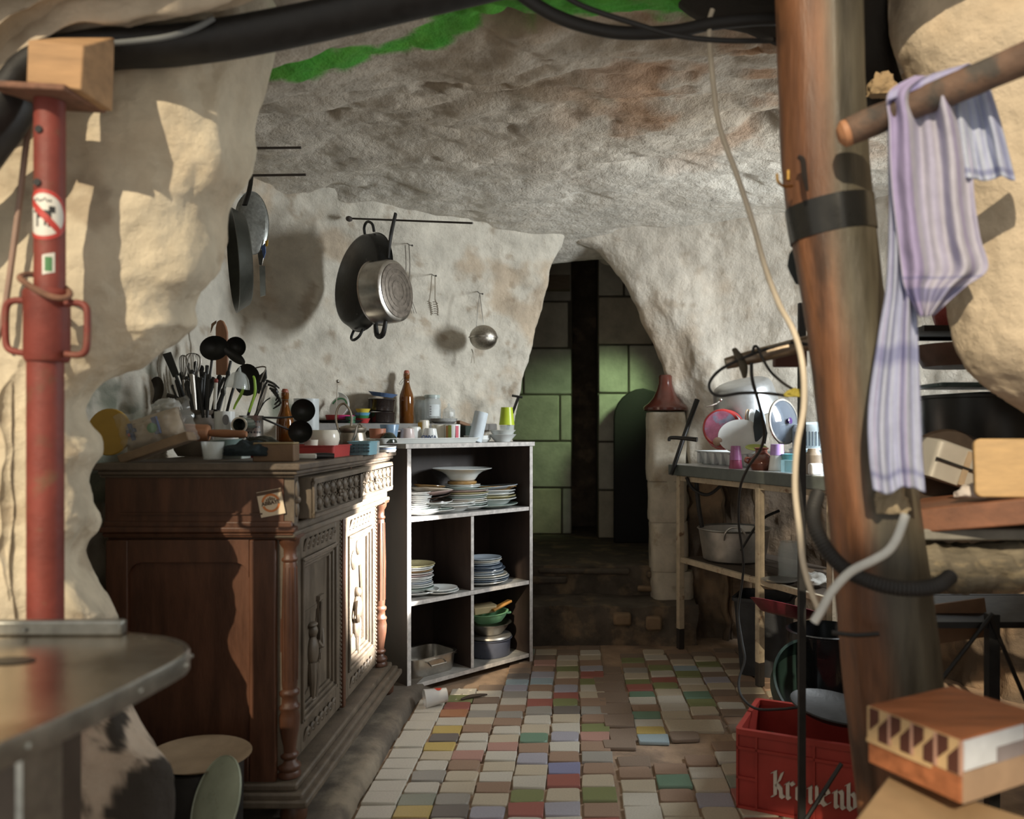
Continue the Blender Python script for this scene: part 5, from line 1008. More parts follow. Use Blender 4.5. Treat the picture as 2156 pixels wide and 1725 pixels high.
o = thing('saute_pan',P(815,610,3.50),'stainless saute pan with black handle hung base outward on the iron rod','pan'); Mq = axm(P(836,612,3.30),(.91,-.36,.06)); Rq = .128
b = B(Mq); b.lathe([(0,.0),(Rq*.90,.0),(Rq*.97,-.006),(Rq,-.02),(Rq,-.095),(Rq+.005,-.098),(Rq-.003,-.1),(Rq-.004,-.02),(Rq*.9,-.004),(0,-.004)],48); mk(b,'pan_body',STEEL,o)
b = B(Mq); b.lathe([(0,.0),(Rq*.86,.0),(Rq*.86,.0035),(Rq*.83,.005),(0,.005)],48); mk(b,'pan_base',mat('burnt_base',(.20,.17,.14),rough=.45,metal=.6,var=.4,vs=60.,bump=.1),o)
for k_r in (.3,.5,.68): v,f = ring(None,Rq*k_r,Rq*k_r+.004,0,360,.0045,.0062,40); mk(B(Mq).add(v,f),'base_ring',mat('burnt_base',(.2,.17,.14)),o)
b = B(); b.tube([P(818,545,3.33),P(820,520,3.34),P(824,490,3.35),P(833,450,3.37)],[.008,.010,.0125,.011],10,4,flat=.6); mk(b,'handle',BLACKP,o); b = B(); b.tube([P(790,672,3.32),P(794,706,3.31),P(806,704,3.29),P(812,676,3.28)],[.008,.011,.011,.008],10,4); mk(b,'helper_handle',BLACKP,o)
o = thing('frying_pan',P(500,560,2.80),'dark frying pan hung in profile beside the left rock','pan'); Mf = axm(P(492,548,2.80),(-.88,-.46,-.08)); Rf = .178
b = B(Mf); b.lathe([(0,-.045),(Rf*.80,-.045),(Rf*.86,-.040),(Rf,0),(Rf+.003,.002),(Rf-.003,.003),(Rf*.84,-.036),(0,-.040)],44); mk(b,'pan_body',mat('green_black_iron',(.045,.048,.040),rough=.35,metal=.4,var=.3,vs=20.,bump=.08),o); b = B(); b.tube([P(515,432,2.82),P(525,400,2.86),P(530,368,2.93)],[.010,.009,.007],8,3,flat=.4); mk(b,'handle',BLACK,o)
o = thing('pan_cover',P(537,470,2.98),'round speckled grey lid hanging behind the dark frying pan','pan cover'); Ml = axm(P(531,468,2.96),(.45,-.88,.05)); b = B(Ml); b.lathe([(0,0),(.09,0),(.115,-.010),(.118,-.009),(.115,-.014),(.09,-.005),(0,-.005)],40,S(.50,1,1)); mk(b,'lid_disc',mat('speckled_grey',(.30,.31,.29),rough=.35,metal=.5,var=.3,vs=90.,bump=0),o)
o = thing('fish_slice',P(551,600,2.98),'flat steel fish slice with a blue and yellow tag hanging by the rock','utensil'); mk(flatpoly([(546,560),(558,560),(559,622),(548,625)],2.98,.003),'blade',STEEL,o); mk(flatpoly([(541,528),(552,520),(556,535),(552,560),(545,558)],2.98,.006),'grip',GRS,o,bev=.002); mk(flatpoly([(550,520),(558,512),(559,532),(555,545)],2.975,.004),'blue_tag',mat('blue_tag',(.10,.16,.35),rough=.5),o); mk(flatpoly([(558,508),(564,505),(563,518),(559,519)],2.975,.004),'yellow_tag',mat('yellow_print',(.6,.36,.06)),o)
def nail(x, y, Y, lab):
    b = B(); b.tube([P(x+6,y+1,Y-.10),P(x,y,Y),P(x-5,y-4,Y+.06)],.0022,6); b.sph(P(x+6,y+1,Y-.10),.0045,8,6); return mk(b,'wall_nail',IRON,None,lab,'nail')
nail(862,516,3.78,'bent nail in the wall holding the long fork'); nail(912,580,3.92,'nail in the wall holding the tongs'); nail(1010,618,4.06,'nail in the wall holding the mesh ball')
o = thing('meat_fork',P(865,650,3.70),'long thin two-armed wire fork hung behind the saute pan','fork')
for x in (853,861): mk(pxt([(x,516,3.70),(x+2,560),(x-1,620)],3.70,.0022,6,3),'arm',GRS,o)
for i in range(4): mk(pxt([(856+i*2,618,3.70),(858+i*4,640),(862+i*5,660)],3.70,.0014,5,3),'tine',GRS,o)
o = thing('serving_tongs',P(912,655,3.86),'steel spaghetti tongs with comb ends hung on a nail','tongs'); OLDST = mat('aged_steel',(.30,.26,.20),rough=.5,metal=.5,var=.2)
for (pts,s_) in (([(909,580),(907,610),(903,638)],-1),([(916,580),(916,610),(916,634)],1)): mk(pxt(pts,3.86,.0055,6,3,flat=.4),'arm',OLDST,o)
for i in range(6):
    mk(pxt([(899+i*1.2,634+i*4.5),(904+i*1.2,637+i*4.5),(909+i*.6,639+i*4.5)],3.85,.0018,5,0),'tooth',OLDST,o); mk(pxt([(911+i*.6,636+i*4.8),(917+i*.6,636+i*4.8),(922+i*.3,640+i*4.8)],3.85,.0018,5,0),'tooth',OLDST,o)
mk(pxt([(903,632),(907,650),(908,664)],3.86,.003,6,3),'comb_spine',OLDST,o); mk(pxt([(916,630),(922,650),(921,664)],3.86,.003,6,3),'comb_spine',OLDST,o)
o = thing('mesh_ball',P(1018,735,3.98),'round steel rice ball with seam hung by two chains on the wall','rice ball'); kk = 3.98/F; c = P(1018,711,3.98); b = B(); b.sph(c,(.068,.068,.061),28,18); mk(b,'ball',mat('perforated_steel',(.40,.37,.32),rough=.32,metal=1.,var=.4,vs=160.,bump=.25,bs=220.),o); b = B(T(c.x,c.y,c.z)); b.lathe([(.0675,-.004),(.072,-.003),(.072,.003),(.0675,.004)],36); mk(b,'seam',STEEL,o)
for pts in ([(1010,618,4.0),(1006,650),(1003,690)],[(1010,618,4.0),(1014,650),(1018,683)]): mk(pxt(pts,3.98,.0017,6,0),'chain',GRS,o)
o = thing('small_fork',P(997,765,4.02),'small two-pronged fork hung under the rice ball','fork')
for pts in ([(993,735),(995,745),(992,765)],[(993,735),(997,745),(999,765)]): mk(pxt(pts,4.02,.0018,6,3),'prong',OLDST,o)
# ------------------------------------------------------------------ right hand side: post, branch, towel
POSTM = mat('varnished_post', (1,1,1), rough=.38, var=.42, vs=5., bump=.3, bs=22., vcol=True, stretch=(9,9,1), bdist=.012)
def cloth_like(name, rows, colf, m, parent=None, label=None, cat=None, closed=False, group=None, th=0):
    nv, nu = len(rows), len(rows[0]); me = bpy.data.meshes.new(name); b = B(); b.grid(rows, closed=closed)
    cs = [colf(i/(nu-1), j/(nv-1), rows[j][i]) for j in range(nv) for i in range(nu)]
    o0 = Vector((0,0,0))
    if parent is None:
        o0 = Vector((sum(p.x for r in rows for p in r)/(nu*nv), sum(p.y for r in rows for p in r)/(nu*nv), min(p.z for r in rows for p in r)))
    me.from_pydata([tuple(p-o0) for p in b.v], [], b.f); ca = me.color_attributes.new('Col','FLOAT_COLOR','POINT'); fl = []
    for c in cs: fl += [c[0],c[1],c[2],1.]
    ca.data.foreach_set('color', fl); me.polygons.foreach_set('use_smooth',[True]*len(me.polygons)); me.materials.append(m)
    o = bpy.data.objects.new(name, me); o.location = o0; link(o, parent); setp(o, label, cat, group)
    if th: md = o.modifiers.new('thickness','SOLIDIFY'); md.thickness = th; md.offset = 0
    return o
PO = [(-160,1628,1806),(0,1634,1812),(200,1641,1818),(400,1652,1830),(600,1682,1852),(800,1712,1884),(1000,1738,1920),(1250,1764,1958),(1500,1790,1988),(1725,1815,2010),(1900,1835,2030),(2080,1850,2046)]
YP = 1.66; rows = []
ctl = [((l+r)/2, y, (r-l)/2) for y,l,r in PO]
cs_ = smooth([Vector(c) for c in ctl], 14)
for c in cs_:
    kk = YP/F; ctr = P(c.x,c.y,YP); r = c.z*kk; row = []
    for i in range(48):
        a = 2*pi*i/48; q = r*(1+.05*fbm((cos(a)*1.3,sin(a)*1.3,ctr.z*1.6),1.6,4)+.02*sin(a*5+ctr.z*2)); row.append(Vector((ctr.x+q*cos(a),ctr.y+q*sin(a),ctr.z)))
    rows.append(row)
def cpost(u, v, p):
    a = u*2*pi; s_ = sstep(-.2,.35,cos(a+.35)+.35*fbm((p.x*6,p.y*6,p.z*1.2),1.,3)); g = clamp(.5+.9*fbm((p.x*22,p.y*22,p.z*2.2),1.,5))  # right side turned grey in the vertex colour, standing for its shade
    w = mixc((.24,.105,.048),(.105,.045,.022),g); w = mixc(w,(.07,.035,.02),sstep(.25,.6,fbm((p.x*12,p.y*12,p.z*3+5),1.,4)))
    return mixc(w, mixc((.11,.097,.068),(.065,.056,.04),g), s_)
post = thing('timber_post',(.60,YP,0),'thick leaning varnished timber post, reddish brown with shade painted grey on its right side','post')
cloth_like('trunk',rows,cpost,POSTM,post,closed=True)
b = B()
b.tube([P(1680,330,1.572),P(1690,338,1.570),P(1694,370,1.570),P(1700,402,1.571)],[.004,.006,.006,.003],6,4); mk(b,'crack',mat('black_crack',(.015,.010,.008),rough=.9),post)
TAPE = mat('black_tape',(.014,.014,.013),rough=.28,var=.1,bump=.03)
tr_ = [r for r, c in zip(rows, cs_) if 425 < c.y < 512]
b = B(); b.grid([[sum(r, Vector())/len(r)+(p-sum(r, Vector())/len(r))*1.015+Vector((0,0,.16*(p.x-sum(r, Vector()).x/len(r)))) for p in r] for r in tr_], closed=True); mk(b,'tape_band',TAPE,post)
BRASS = mat('brass',(.62,.36,.10),rough=.3,metal=1.,bump=0)
b = B(); b.tube([P(1668,392,1.60),P(1650,392,1.57),P(1638,382,1.56),P(1636,366,1.56)],.0028,8,4); mk(b,'brass_hook',BRASS,post); b = B(); b.tube([P(1660,360,1.575),P(1660,380,1.57)],.004,8); mk(b,'hook_plate',BRASS,post)
b = B(); b.tube([P(1752,1332,1.57),P(1800,1338,1.555),P(1850,1335,1.555)],.0045,6,3); mk(b,'wire_tie',BLACK,post)
o = thing('dark_plastic_scrap',P(1668,570,1.72),'torn scrap of dark plastic sticking out left of the post','scrap'); mk(flatpoly([(1662,535),(1672,520),(1684,530),(1684,600),(1676,598),(1664,575),(1658,560)],1.74,.003),'scrap_sheet',mat('dark_grey_film',(.06,.07,.07),rough=.4),o)
BARK = mat('barked_branch',(.15,.09,.06),rough=.7,var=.5,vs=14.,bump=.5,bs=50.,col2=(.07,.06,.05),c2s=9.)
br = thing('branch',P(1780,280,1.5),'bare branch pole sticking out beside the post, carrying the towel','branch')
b = B(); b.tube([P(1786,278,1.50),P(1840,255,1.49),P(1900,230,1.47),P(2000,190,1.44),P(2100,148,1.41),P(2260,80,1.37)],[.025,.027,.024,.027,.027,.03],16,5); mk(b,'bark',BARK,br)
b = B(); b.tube([P(1764,287,1.505),P(1775,283,1.503),P(1790,277,1.5)],[.012,.024,.0245],16,3); mk(b,'cut_end',mat('cut_wood',(.42,.20,.10),rough=.6),br)
def drape(rows, Y, seed, nu=46, amp=.012, fr=3.2, bow=.0):
    rr = smooth([Vector(r) for r in rows],8); out = []
    for j,c in enumerate(rr):
        row = []
        for i in range(nu):
            u = i/(nu-1); x = lerp(c.y,c.z,u); d = amp*(sin(u*fr*2*pi+seed+j*.012)+.6*sin(u*fr*4.3*pi+seed*2+j*.03))*min(1,j/10+.15)+.006*fbm((u*3,j*.05,seed),1.5,3)-bow*sin(pi*u)
            row.append(P(x,c.x+14*fbm((u*2.2,seed,0),1.,2)*(j/len(rr)),Y+d))
        out.append(row)
    return out
CLOTH = mat('checked_cotton',(1,1,1),rough=.9,var=.10,vs=40.,bump=.12,bs=300.,vcol=True,sss=0.)
def plaid(base, edge, strv, stru, sc=(.10,.11,.26)):
    def f(u, v, p):
        c = mixc(base, (base[0]*.93,base[1]*.92,base[2]*1.03), clamp(.5+.8*sin(u*40)))
        for s_,w in stru:
            if abs(u-s_) < w: c = mixc(c, edge, .75)
        for s_,w in strv:
            if abs(v-s_) < w: c = mixc(c, sc, .55)
        return c
    return f
tw = thing('checked_towel',P(1900,1030,1.45),'pale blue and mauve checked tea towel hung over the branch','towel')
cloth_like('long_fall',drape([(205,1868,1915),(330,1870,1920),(450,1872,1925),(600,1866,1930),(700,1850,1932),(850,1829,1938),(950,1829,1942),(1032,1838,1948)],1.475,1.,amp=.008,fr=2.1),plaid((.36,.39,.50),(.30,.27,.42),[(.60,.010),(.63,.006),(.93,.012),(.955,.006)],[(.12,.03),(.62,.03),(.7,.015)]),CLOTH,tw,th=.0018)
cloth_like('front_fall',drape([(160,1925,2012),(195,1870,2014),(260,1872,2032),(340,1874,2046),(420,1880,2052),(500,1890,2064),(565,1898,2080),(605,1906,2030),(662,1936,1966)],1.455,2.6,amp=.018,fr=1.7),plaid((.40,.39,.46),(.28,.23,.42),[(.80,.012),(.9,.03)],[(.05,.045),(.16,.05),(.24,.02),(.82,.015)]),CLOTH,tw,th=.0018)
cloth_like('back_fall',drape([(178,2004,2082),(250,2012,2105),(330,2022,2126),(378,2030,2138)],1.475,4.,amp=.010,fr=1.4),plaid((.42,.46,.56),(.22,.25,.48),[(.86,.03)],[(.9,.04)]),CLOTH,tw,th=.0018)
cloth_like('over_fold',[[P(x,y,Y) for x,y,Y in zip(smooth([Vector((a,0,0)) for a in xs],5) and [q.x for q in smooth([Vector((a,0,0)) for a in xs],5)],[q.x for q in smooth([Vector((a,0,0)) for a in ys],5)],[Yv]*40)] for xs,ys,Yv in (((1868,1910,1960,2012),(212,196,176,158),1.445),((1872,1912,1962,2020),(196,182,162,146),1.452),((1880,1920,1970,2040),(186,174,154,134),1.475),((1890,1930,1980,2060),(196,182,164,142),1.50))],plaid((.32,.32,.46),(.2,.18,.38),[],[(.4,.1)]),CLOTH,tw,th=.0018)

# hanging cable, black cables under the roof
CABW = mat('cream_cable',(.58,.50,.38),rough=.45,var=.12,bump=0); CABG = mat('white_cable',(.58,.58,.54),rough=.4,bump=0)
b = B(); b.tube([P(x,y,Y) for x,y,Y in ((1500,20,1.80),(1493,60,1.80),(1502,180,1.78),(1516,270,1.77),(1552,370,1.74),(1585,470,1.71),(1610,560,1.69),(1640,640,1.64),(1672,700,1.58),(1690,770,1.545),(1692,860,1.545),(1678,940,1.545),(1674,1030,1.55),(1684,1120,1.55),(1690,1180,1.55),(1706,1240,1.55),(1726,1290,1.55))],.0058,10,5); mk(b,'cream_cable',CABW,None,'long cream cable hanging from the roof and running down before the post','cable')
b = B(); b.tube([P(x,y,Y) for x,y,Y in ((1714,1310,1.46),(1732,1280,1.455),(1752,1245,1.45),(1790,1205,1.44),(1838,1180,1.43),(1870,1160,1.43),(1890,1130,1.43),(1906,1085,1.44))],.0082,10,5); mk(b,'white_hose',CABG,None,'short thick white hose curving in front of the post','hose')
b = B(); b.tube([P(x,y,Y) for x,y,Y in ((1040,-60,1.75),(1110,-2,1.76),(1180,38,1.77),(1260,62,1.78),(1330,70,1.78),(1420,66,1.79),(1500,50,1.8),(1600,40,1.8),(1700,40,1.8))],.014,12,5); mk(b,'black_cable',RUBBER,None,'thick black cable sagging across the top under the roof','cable')
b = B(); b.tube([P(x,y,Y) for x,y,Y in ((1170,-20,1.72),(1230,14,1.72),(1330,48,1.73),(1420,74,1.74),(1500,84,1.75),(1580,86,1.76),(1700,84,1.78))],.006,8,5); mk(b,'thin_black_cable',RUBBER,None,'thin dark cable crossing below the thick black one','cable')
b = B(); b.tube([P(1440,-60,2.02),P(1500,-5,1.98),P(1590,20,1.95),P(1720,60,1.92)],[.07,.06,.055,.07],12,5); mk(b,'dark_timber',mat('near_black_rough',(.028,.024,.02),rough=.85,bump=.5),None,'dark tarred timber at the top beside the post','timber')
b = B(); b.tube([P(1760,-60,1.86),P(1800,60,1.90),P(1840,160,1.94),P(1880,230,1.98)],[.12,.075,.055,.04],12,5); mk(b,'dark_gap_filler',mat('near_black_rough',(.028,.024,.02)),None,'dark strut in the gap between the post and the right rock','filler')  # near-black piece put into the gap beside the post
crumple('straw_tuft',P(1860,190,1.83),(.03,.02,.035),mat('straw',(.42,.30,.17),rough=.9,bump=.6,bs=120.),'tuft of pale straw wedged above the branch','straw',3,amp=.55)
crumple('rope_tuft',P(1878,1062,1.56),(.028,.018,.05),mat('frayed_rope',(.36,.29,.19),rough=.95,bump=.7,bs=150.),'frayed rope tuft hanging below the towel','rope',8,amp=.5)
b = B(T(*P(1822,738,1.80)) @ R(24) @ R(-8,'Y') @ R(6,'X')); b.bb(-.035,.035,-.03,.03,-.05,.048); mk(b,'cream_carton',mat('cream_carton',(.56,.50,.37),rough=.6,var=.15),None,'cream carton wedged between the post and the towel','carton',bev=.003)
# corrugated black hose round the post
hp = smooth([P(x,y,Y) for x,y,Y in ((1722,1040,1.60),(1712,1075,1.57),(1718,1115,1.55),(1742,1160,1.535),(1775,1195,1.525),(1815,1218,1.515),(1870,1235,1.51),(1930,1240,1.51),(1975,1232,1.52),(2000,1215,1.56))],14)
b = B(); b.tube(hp,[.0155 if i % 2 else .0135 for i in range(len(hp))],12); mk(b,'corrugated_hose',RUBBER,None,'black corrugated hose looped round the foot half of the post','hose')

# ------------------------------------------------------------------ metal bar with dangling cables
o = thing('clamped_bar',P(1600,745,1.95),'greyish metal bar with a taped clamp reaching left from the post','bar')
b = B(); b.tube([P(1528,766,1.95),P(1600,748,1.95),P(1720,718,1.95)],[.014,.018,.019],14,3); mk(b,'bar',mat('brushed_bar',(.36,.29,.22),rough=.35,metal=.8,var=.2),o)
b = B(); b.tube([P(1546,735,1.93),P(1556,752,1.925),P(1566,775,1.925),P(1568,795,1.93)],[.012,.020,.022,.010],8,4,flat=.45); mk(b,'tape_wrap',mat('grubby_tape',(.10,.085,.06),rough=.8),o)
b = B(); b.tube([P(x,y,1.91) for x,y in ((1715,728),(1660,722),(1600,740),(1556,758),(1515,780),(1494,806),(1498,826),(1518,834),(1560,828),(1610,828),(1660,834))],.0036,8,5); mk(b,'looped_cable',RUBBER,None,'black cable looping left of the metal bar to a yellow plug','cable')
b = B(); b.tube([P(x,y,1.90) for x,y in ((1584,745),(1588,730),(1596,733),(1604,752),(1622,782),(1648,806),(1670,820))],.0034,8,5); mk(b,'second_cable',RUBBER,None,'black cable hanging from the bar down to the yellow plug','cable')
b = B(); b.tube([P(x,y,Y) for x,y,Y in ((1582,764,1.9),(1584,800,1.9),(1598,850,1.95),(1609,905,2.1),(1602,945,2.2),(1575,985,2.35),(1558,1030,2.5),(1555,1100,2.6),(1565,1180,2.7),(1562,1230,2.75),(1554,1290,2.75),(1562,1350,2.7),(1568,1390,2.65),(1556,1430,2.6),(1560,1465,2.55),(1590,1492,2.5),(1640,1494,2.45),(1690,1488,2.4))],.0042,8,5); mk(b,'trailing_cable',RUBBER,None,'long black cable trailing from the bar down past the draining table to the floor','cable')
crumple('yellow_plug',P(1674,828,1.90)-Vector((0,0,.004)),(.022,.012,.014),mat('mossy_yellow',(.36,.30,.05),rough=.7,bump=.4),'mossy yellow plug joint where the black cables meet','plug',4,amp=.4)
b = B(); b.bb(*[v for v in (P(1632,740,2.0).x,P(1700,740,2.0).x,2.0,2.03,P(1632,772,2.0).z,P(1632,738,2.0).z)]); mk(b,'brown_board',mat('red_brown_board',(.10,.04,.03),rough=.6),None,'dark red-brown board behind the metal bar','board',bev=.003)

# ------------------------------------------------------------------ draining table
Tt = Vector((.41,-.912,0)); Tn = Vector((.912,.41,0)); TO = Vector((.497,4.075,0)); MT = Matrix(((Tt.x,Tn.x,0,TO.x),(Tt.y,Tn.y,0,TO.y),(0,0,1,0),(0,0,0,1)))
def tl(px, n, z):
    kk = (px-CX)/F; t = (kk*(TO.y+Tn.y*n)-TO.x-Tn.x*n)/(Tt.x-Tt.y*kk); return MT @ Vector((t,n,z))
dt = thing('draining_table',MT @ Vector((.5,.25,0)),'cream painted rusty iron frame table with a grey worktop of washed dishes','table')
RC = mat('rusty_cream_paint',(.46,.38,.27),rough=.7,var=.25,vs=20.,bump=.3,bs=80.,col2=(.20,.11,.06),c2s=22.,c2lo=.60,c2hi=.68)
b = B(MT); b.bb(-.025,1.15,-.02,.50,.862,.914); mk(b,'worktop',mat('grey_green_slate',(.11,.125,.115),rough=.4,var=.25,bump=.06),dt,bev=.004)
b = B(MT); b.bb(-.02,1.14,-.014,.495,.9142,.9165); mk(b,'white_surface',mat('white_laminate',(.55,.58,.60),rough=.3,var=.1,bump=0),dt)
BK = mat('black_rust',(.03,.024,.02),rough=.9,bump=.4)
for t,n in ((.02,.0),(.66,.0),(.02,.46),(.66,.46),(1.1,.0),(1.1,.46)):
    b = B(MT); b.bb(t,t+.03,n,n+.03,.10,.860); lg = mk(b,'leg',RC,dt,bev=.003); b = B(MT); b.bb(t,t+.03,n,n+.03,0,.099); mk(b,'leg_foot',BK,lg,bev=.003)
b = B(MT); b.bb(.05,1.10,.004,.026,.835,.860); mk(b,'upper_rail',RC,dt,bev=.002); b = B(MT); b.bb(.052,.658,.004,.026,.432,.457); mk(b,'lower_rail',RC,dt,bev=.002); b = B(MT); b.bb(.692,1.098,.004,.026,.432,.457); mk(b,'lower_rail',RC,dt,bev=.002)
for n0 in range(4): b = B(MT); b.bb(.03,1.12,.035+n0*.115,.142+n0*.115,.437,.452); mk(b,'shelf_plank',mat('grimy_plank',(.075,.055,.04),rough=.8,bump=.3,stretch=(1,5,5)),dt)
ZD = .917
WP = mat('white_rack_plastic',(.58,.61,.62),rough=.35,var=.06,bump=0)
o = thing('dish_rack',tl(1530,.12,ZD),'white plastic dish rack full of washed dishes on the draining table','dish rack')
b = B(MT @ T(.30,.25,ZD)); g_ = [rrect(.26,.12,.02,0),rrect(.285,.14,.03,.062),rrect(.292,.147,.03,.062),rrect(.292,.147,.03,.066),rrect(.281,.136,.028,.066),rrect(.256,.116,.018,.004)]; b.grid(g_,closed=True); b.add(g_[0],[list(range(24))[::-1]]); b.add(g_[-1],[list(range(24))]); mk(b,'rack_body',WP,o)
for i in range(8): b = B(MT @ T(.05+.065*i,.108,ZD)); b.bb(0,.02,-.006,.02,.004,.058); mk(b,'rib',WP,o,bev=.003)
def face(px, py, Y, yaw=0, tilt=0): return T(*P(px,py,Y)) @ R(yaw) @ R(90+tilt,'X')      # disc axis towards the viewer
o = thing('stock_pot',P(1565,850,3.70),'big dull aluminium pot upside down on the rack with a wire handle','pot'); Mk = T(*P(1568,842,3.99)) @ R(-14,'Y') @ R(10,'X') @ S(1.04); b = B(Mk); b.lathe([(0,.085),(.11,.085),(.128,.075),(.140,.055),(.158,-.055),(.163,-.058),(.160,-.060),(.152,-.055),(.135,.05),(.11,.08),(0,.08)],44); mk(b,'pot_body',mat('pot_aluminium',(.50,.52,.53),rough=.38,metal=.75,var=.2,bump=.04),o)
b = B(); b.tube([P(1518,843,3.87),P(1508,850,3.86),P(1496,855,3.85),P(1488,857,3.85)],.004,8,3); mk(b,'wire_handle',STEEL,o); b = B(); b.sph(P(1517,842,3.845),.009,10,8); mk(b,'rivet',STEEL,o)
o = thing('red_saucepan',P(1510,905,3.60),'red saucepan showing its pink mottled base, black handle to the left','saucepan'); Mz = T(*P(1518,900,3.77)) @ R(-22) @ R(82,'X') @ S(1.04); b = B(Mz); b.lathe([(0,.0),(.076,.0),(.082,-.004),(.086,-.012),(.090,-.075),(.093,-.078),(.088,-.079),(.083,-.012),(0,-.006)],40); mk(b,'pan_body',mat('red_enamel',(.44,.04,.04),rough=.25,var=.1,bump=0,coat=.4),o); b = B(Mz); b.lathe([(0,.0),(.073,.0),(.073,.003),(0,.003)],40); mk(b,'pan_base',mat('pink_base',(.46,.16,.26),rough=.4,metal=.2,var=.3,vs=30.,bump=0,col2=(.28,.30,.42),c2s=18.),o); b = B(); b.tube([P(1468,926,3.85),P(1440,923,3.88),P(1412,922,3.91),P(1409,929,3.91)],[.012,.010,.009,.007],10,4); mk(b,'handle',BLACKP,o)
b = B(face(1560,921,3.67,0,-14)); b.lathe([(0,.004),(.07,.005),(.097,.014),(.098,.011),(.07,0),(0,0)],40,S(1.08,.82,1)); mk(b,'white_platter',WHITE,None,'oval white plate leaning at the front of the dish rack','plate')
b = B(T(*P(1511,930,3.66))); b.sph((0,0,0),(.022,.012,.020),16,10,R(-30,'Y')); ws = mk(b,'wooden_spoon',mat('spoon_wood',(.36,.25,.18),rough=.6),None,'wooden spoon bowl resting over the rack edge before the red saucepan','spoon')
for i,(x,yaw,m_,lab) in enumerate([(1572,62,GL['o'],'ochre saucer on edge in the dish rack'),(1580,60,WHITE,'white saucer on edge next to the ochre one in the rack'),(1596,50,GL['l'],'pale blue saucer on edge in the middle of the rack')]):
    b = B(face(x,886,3.74,yaw,-6)); b.lathe([(0,.003),(.03,.003),(.052,.012),(.053,.010),(.03,0),(0,0)],30); mk(b,'rack_saucer',m_,None,lab,'saucer','saucers in the dish rack')
b = B(face(1632,896,3.62,58,-8)); b.lathe([(0,.004),(.06,.005),(.088,.018),(.089,.015),(.06,0),(0,0)],40); mk(b,'rack_plate',GL['l'],None,'pale plate standing on edge right in the dish rack','plate')
o = thing('broad_knife',P(1603,900,3.52),'broad dark blade standing point up in the dish rack','blade'); mk(flatpoly([(1592,862),(1602,870),(1611,890),(1616,912),(1612,935),(1590,930),(1586,900),(1588,875)],3.66,.003),'blade',mat('dark_blade',(.05,.06,.06),rough=.3,metal=.4),o)
o = thing('glass_pan_cover',P(1648,890,3.42),'round smoky glass pan cover standing at the right end of the rack','pan cover'); Mg = face(1650,888,3.55,38,-6); b = B(Mg); b.lathe([(0,.022),(.05,.018),(.088,.004),(.096,.0),(.096,-.003),(.086,0),(.05,.015),(0,.019)],44); mk(b,'glass_disc',glassy('smoky_glass',(.10,.12,.15),.75,.05),o); b = B(Mg); v,f = ring(None,.092,.100,0,360,-.005,.004,48); b.add(v,f); mk(b,'metal_rim',STEEL,o); b = B(Mg); b.lathe([(0,.02),(.010,.02),(.014,.036),(0,.040)],18); mk(b,'knob',mat('purple_black_knob',(.06,.03,.12),rough=.2,bump=0),o)
o = thing('salad_spinner',tl(1718,.30,ZD),'white slotted salad spinner on the draining table behind the post','salad spinner'); p = tl(1718,.28,ZD); b = B(T(*p)); b.lathe([(0,0),(.09,0),(.105,.02),(.112,.085),(.118,.088),(.112,.09),(.10,.095),(.10,.175),(.09,.195),(.05,.205),(0,.207)],44); mk(b,'spinner_body',mat('spinner_white',(.55,.64,.68),rough=.35,bump=0),o)
for i in range(22):
    a = radians(-170+i*8); b = B(T(p.x,p.y,p.z) @ R(math.degrees(a)+90)); b.bb(-.0028,.0028,-.1012,-.098,.105,.165); mk(b,'slot',mat('slot_grey',(.16,.20,.24),rough=.6,bump=0),o)
PUR = mat('mauve_plastic',(.34,.13,.28),rough=.3,var=.08,bump=0); PUR2 = mat('plum_plastic',(.28,.06,.12),rough=.3,bump=0); LIL = mat('lilac_plastic',(.46,.30,.62),rough=.35,bump=0)
p = tl(1551,-.001,ZD+.0003)+Vector((0,.02,0)); cup('plum_beaker',(p.x,p.y,p.z),.026,.031,.038,PUR2,'plum coloured beaker under the mauve one on the table edge','beaker',flip=True,n=10); cup('mauve_beaker',(p.x,p.y,p.z+.0385),.021,.028,.062,PUR,'mauve faceted beaker upside down on the plum one','beaker',flip=True,n=10)
o = thing('brown_jug',tl(1603,.03,ZD),'squat glossy brown lidded jug with lugs on the table edge','jug'); p = tl(1603,.04,ZD); BRG = mat('brown_glaze',(.17,.055,.035),rough=.12,var=.25,vs=12.,bump=0,coat=.6); b = B(T(*p)); b.lathe([(0,0),(.040,0),(.044,.006),(.062,.028),(.060,.040),(.042,.060),(.026,.074),(.025,.086),(.033,.094),(.030,.096),(.022,.088),(.02,.075),(0,.075)],36); mk(b,'jug_body',BRG,o)
for s_ in (-1,1): b = B(T(*p)); b.tube([(s_*.056,-.01,.032),(s_*.072,-.012,.04),(s_*.066,-.01,.052),(s_*.050,-.006,.05)],.0055,8,4); mk(b,'lug',BRG,o)
p = tl(1636,.06,ZD+.0003); cup('white_beaker',(p.x,p.y,p.z),.028,.037,.065,WHITE,'white beaker upside down right of the brown jug','beaker',flip=True); cup('lilac_beaker',(p.x,p.y,p.z+.0655),.026,.029,.046,LIL,'lilac beaker upside down on the white one','beaker',flip=True)
b = B(face(1592,944,3.60,10,-60)); b.lathe([(0,0),(.05,.002),(.052,.004),(.05,.006),(0,.005)],30,S(1,.5,1)); mk(b,'plastic_disc',mat('pale_lime',(.46,.52,.12),rough=.4,bump=0),None,'pale lime plastic disc lying behind the brown jug','disc')
p = tl(1672,.10,ZD); cup('teal_tub',(p.x,p.y,p.z),.042,.050,.072,mat('teal_plastic',(.12,.38,.42),rough=.35,bump=0),'teal plastic tub right of the lilac beaker','tub')
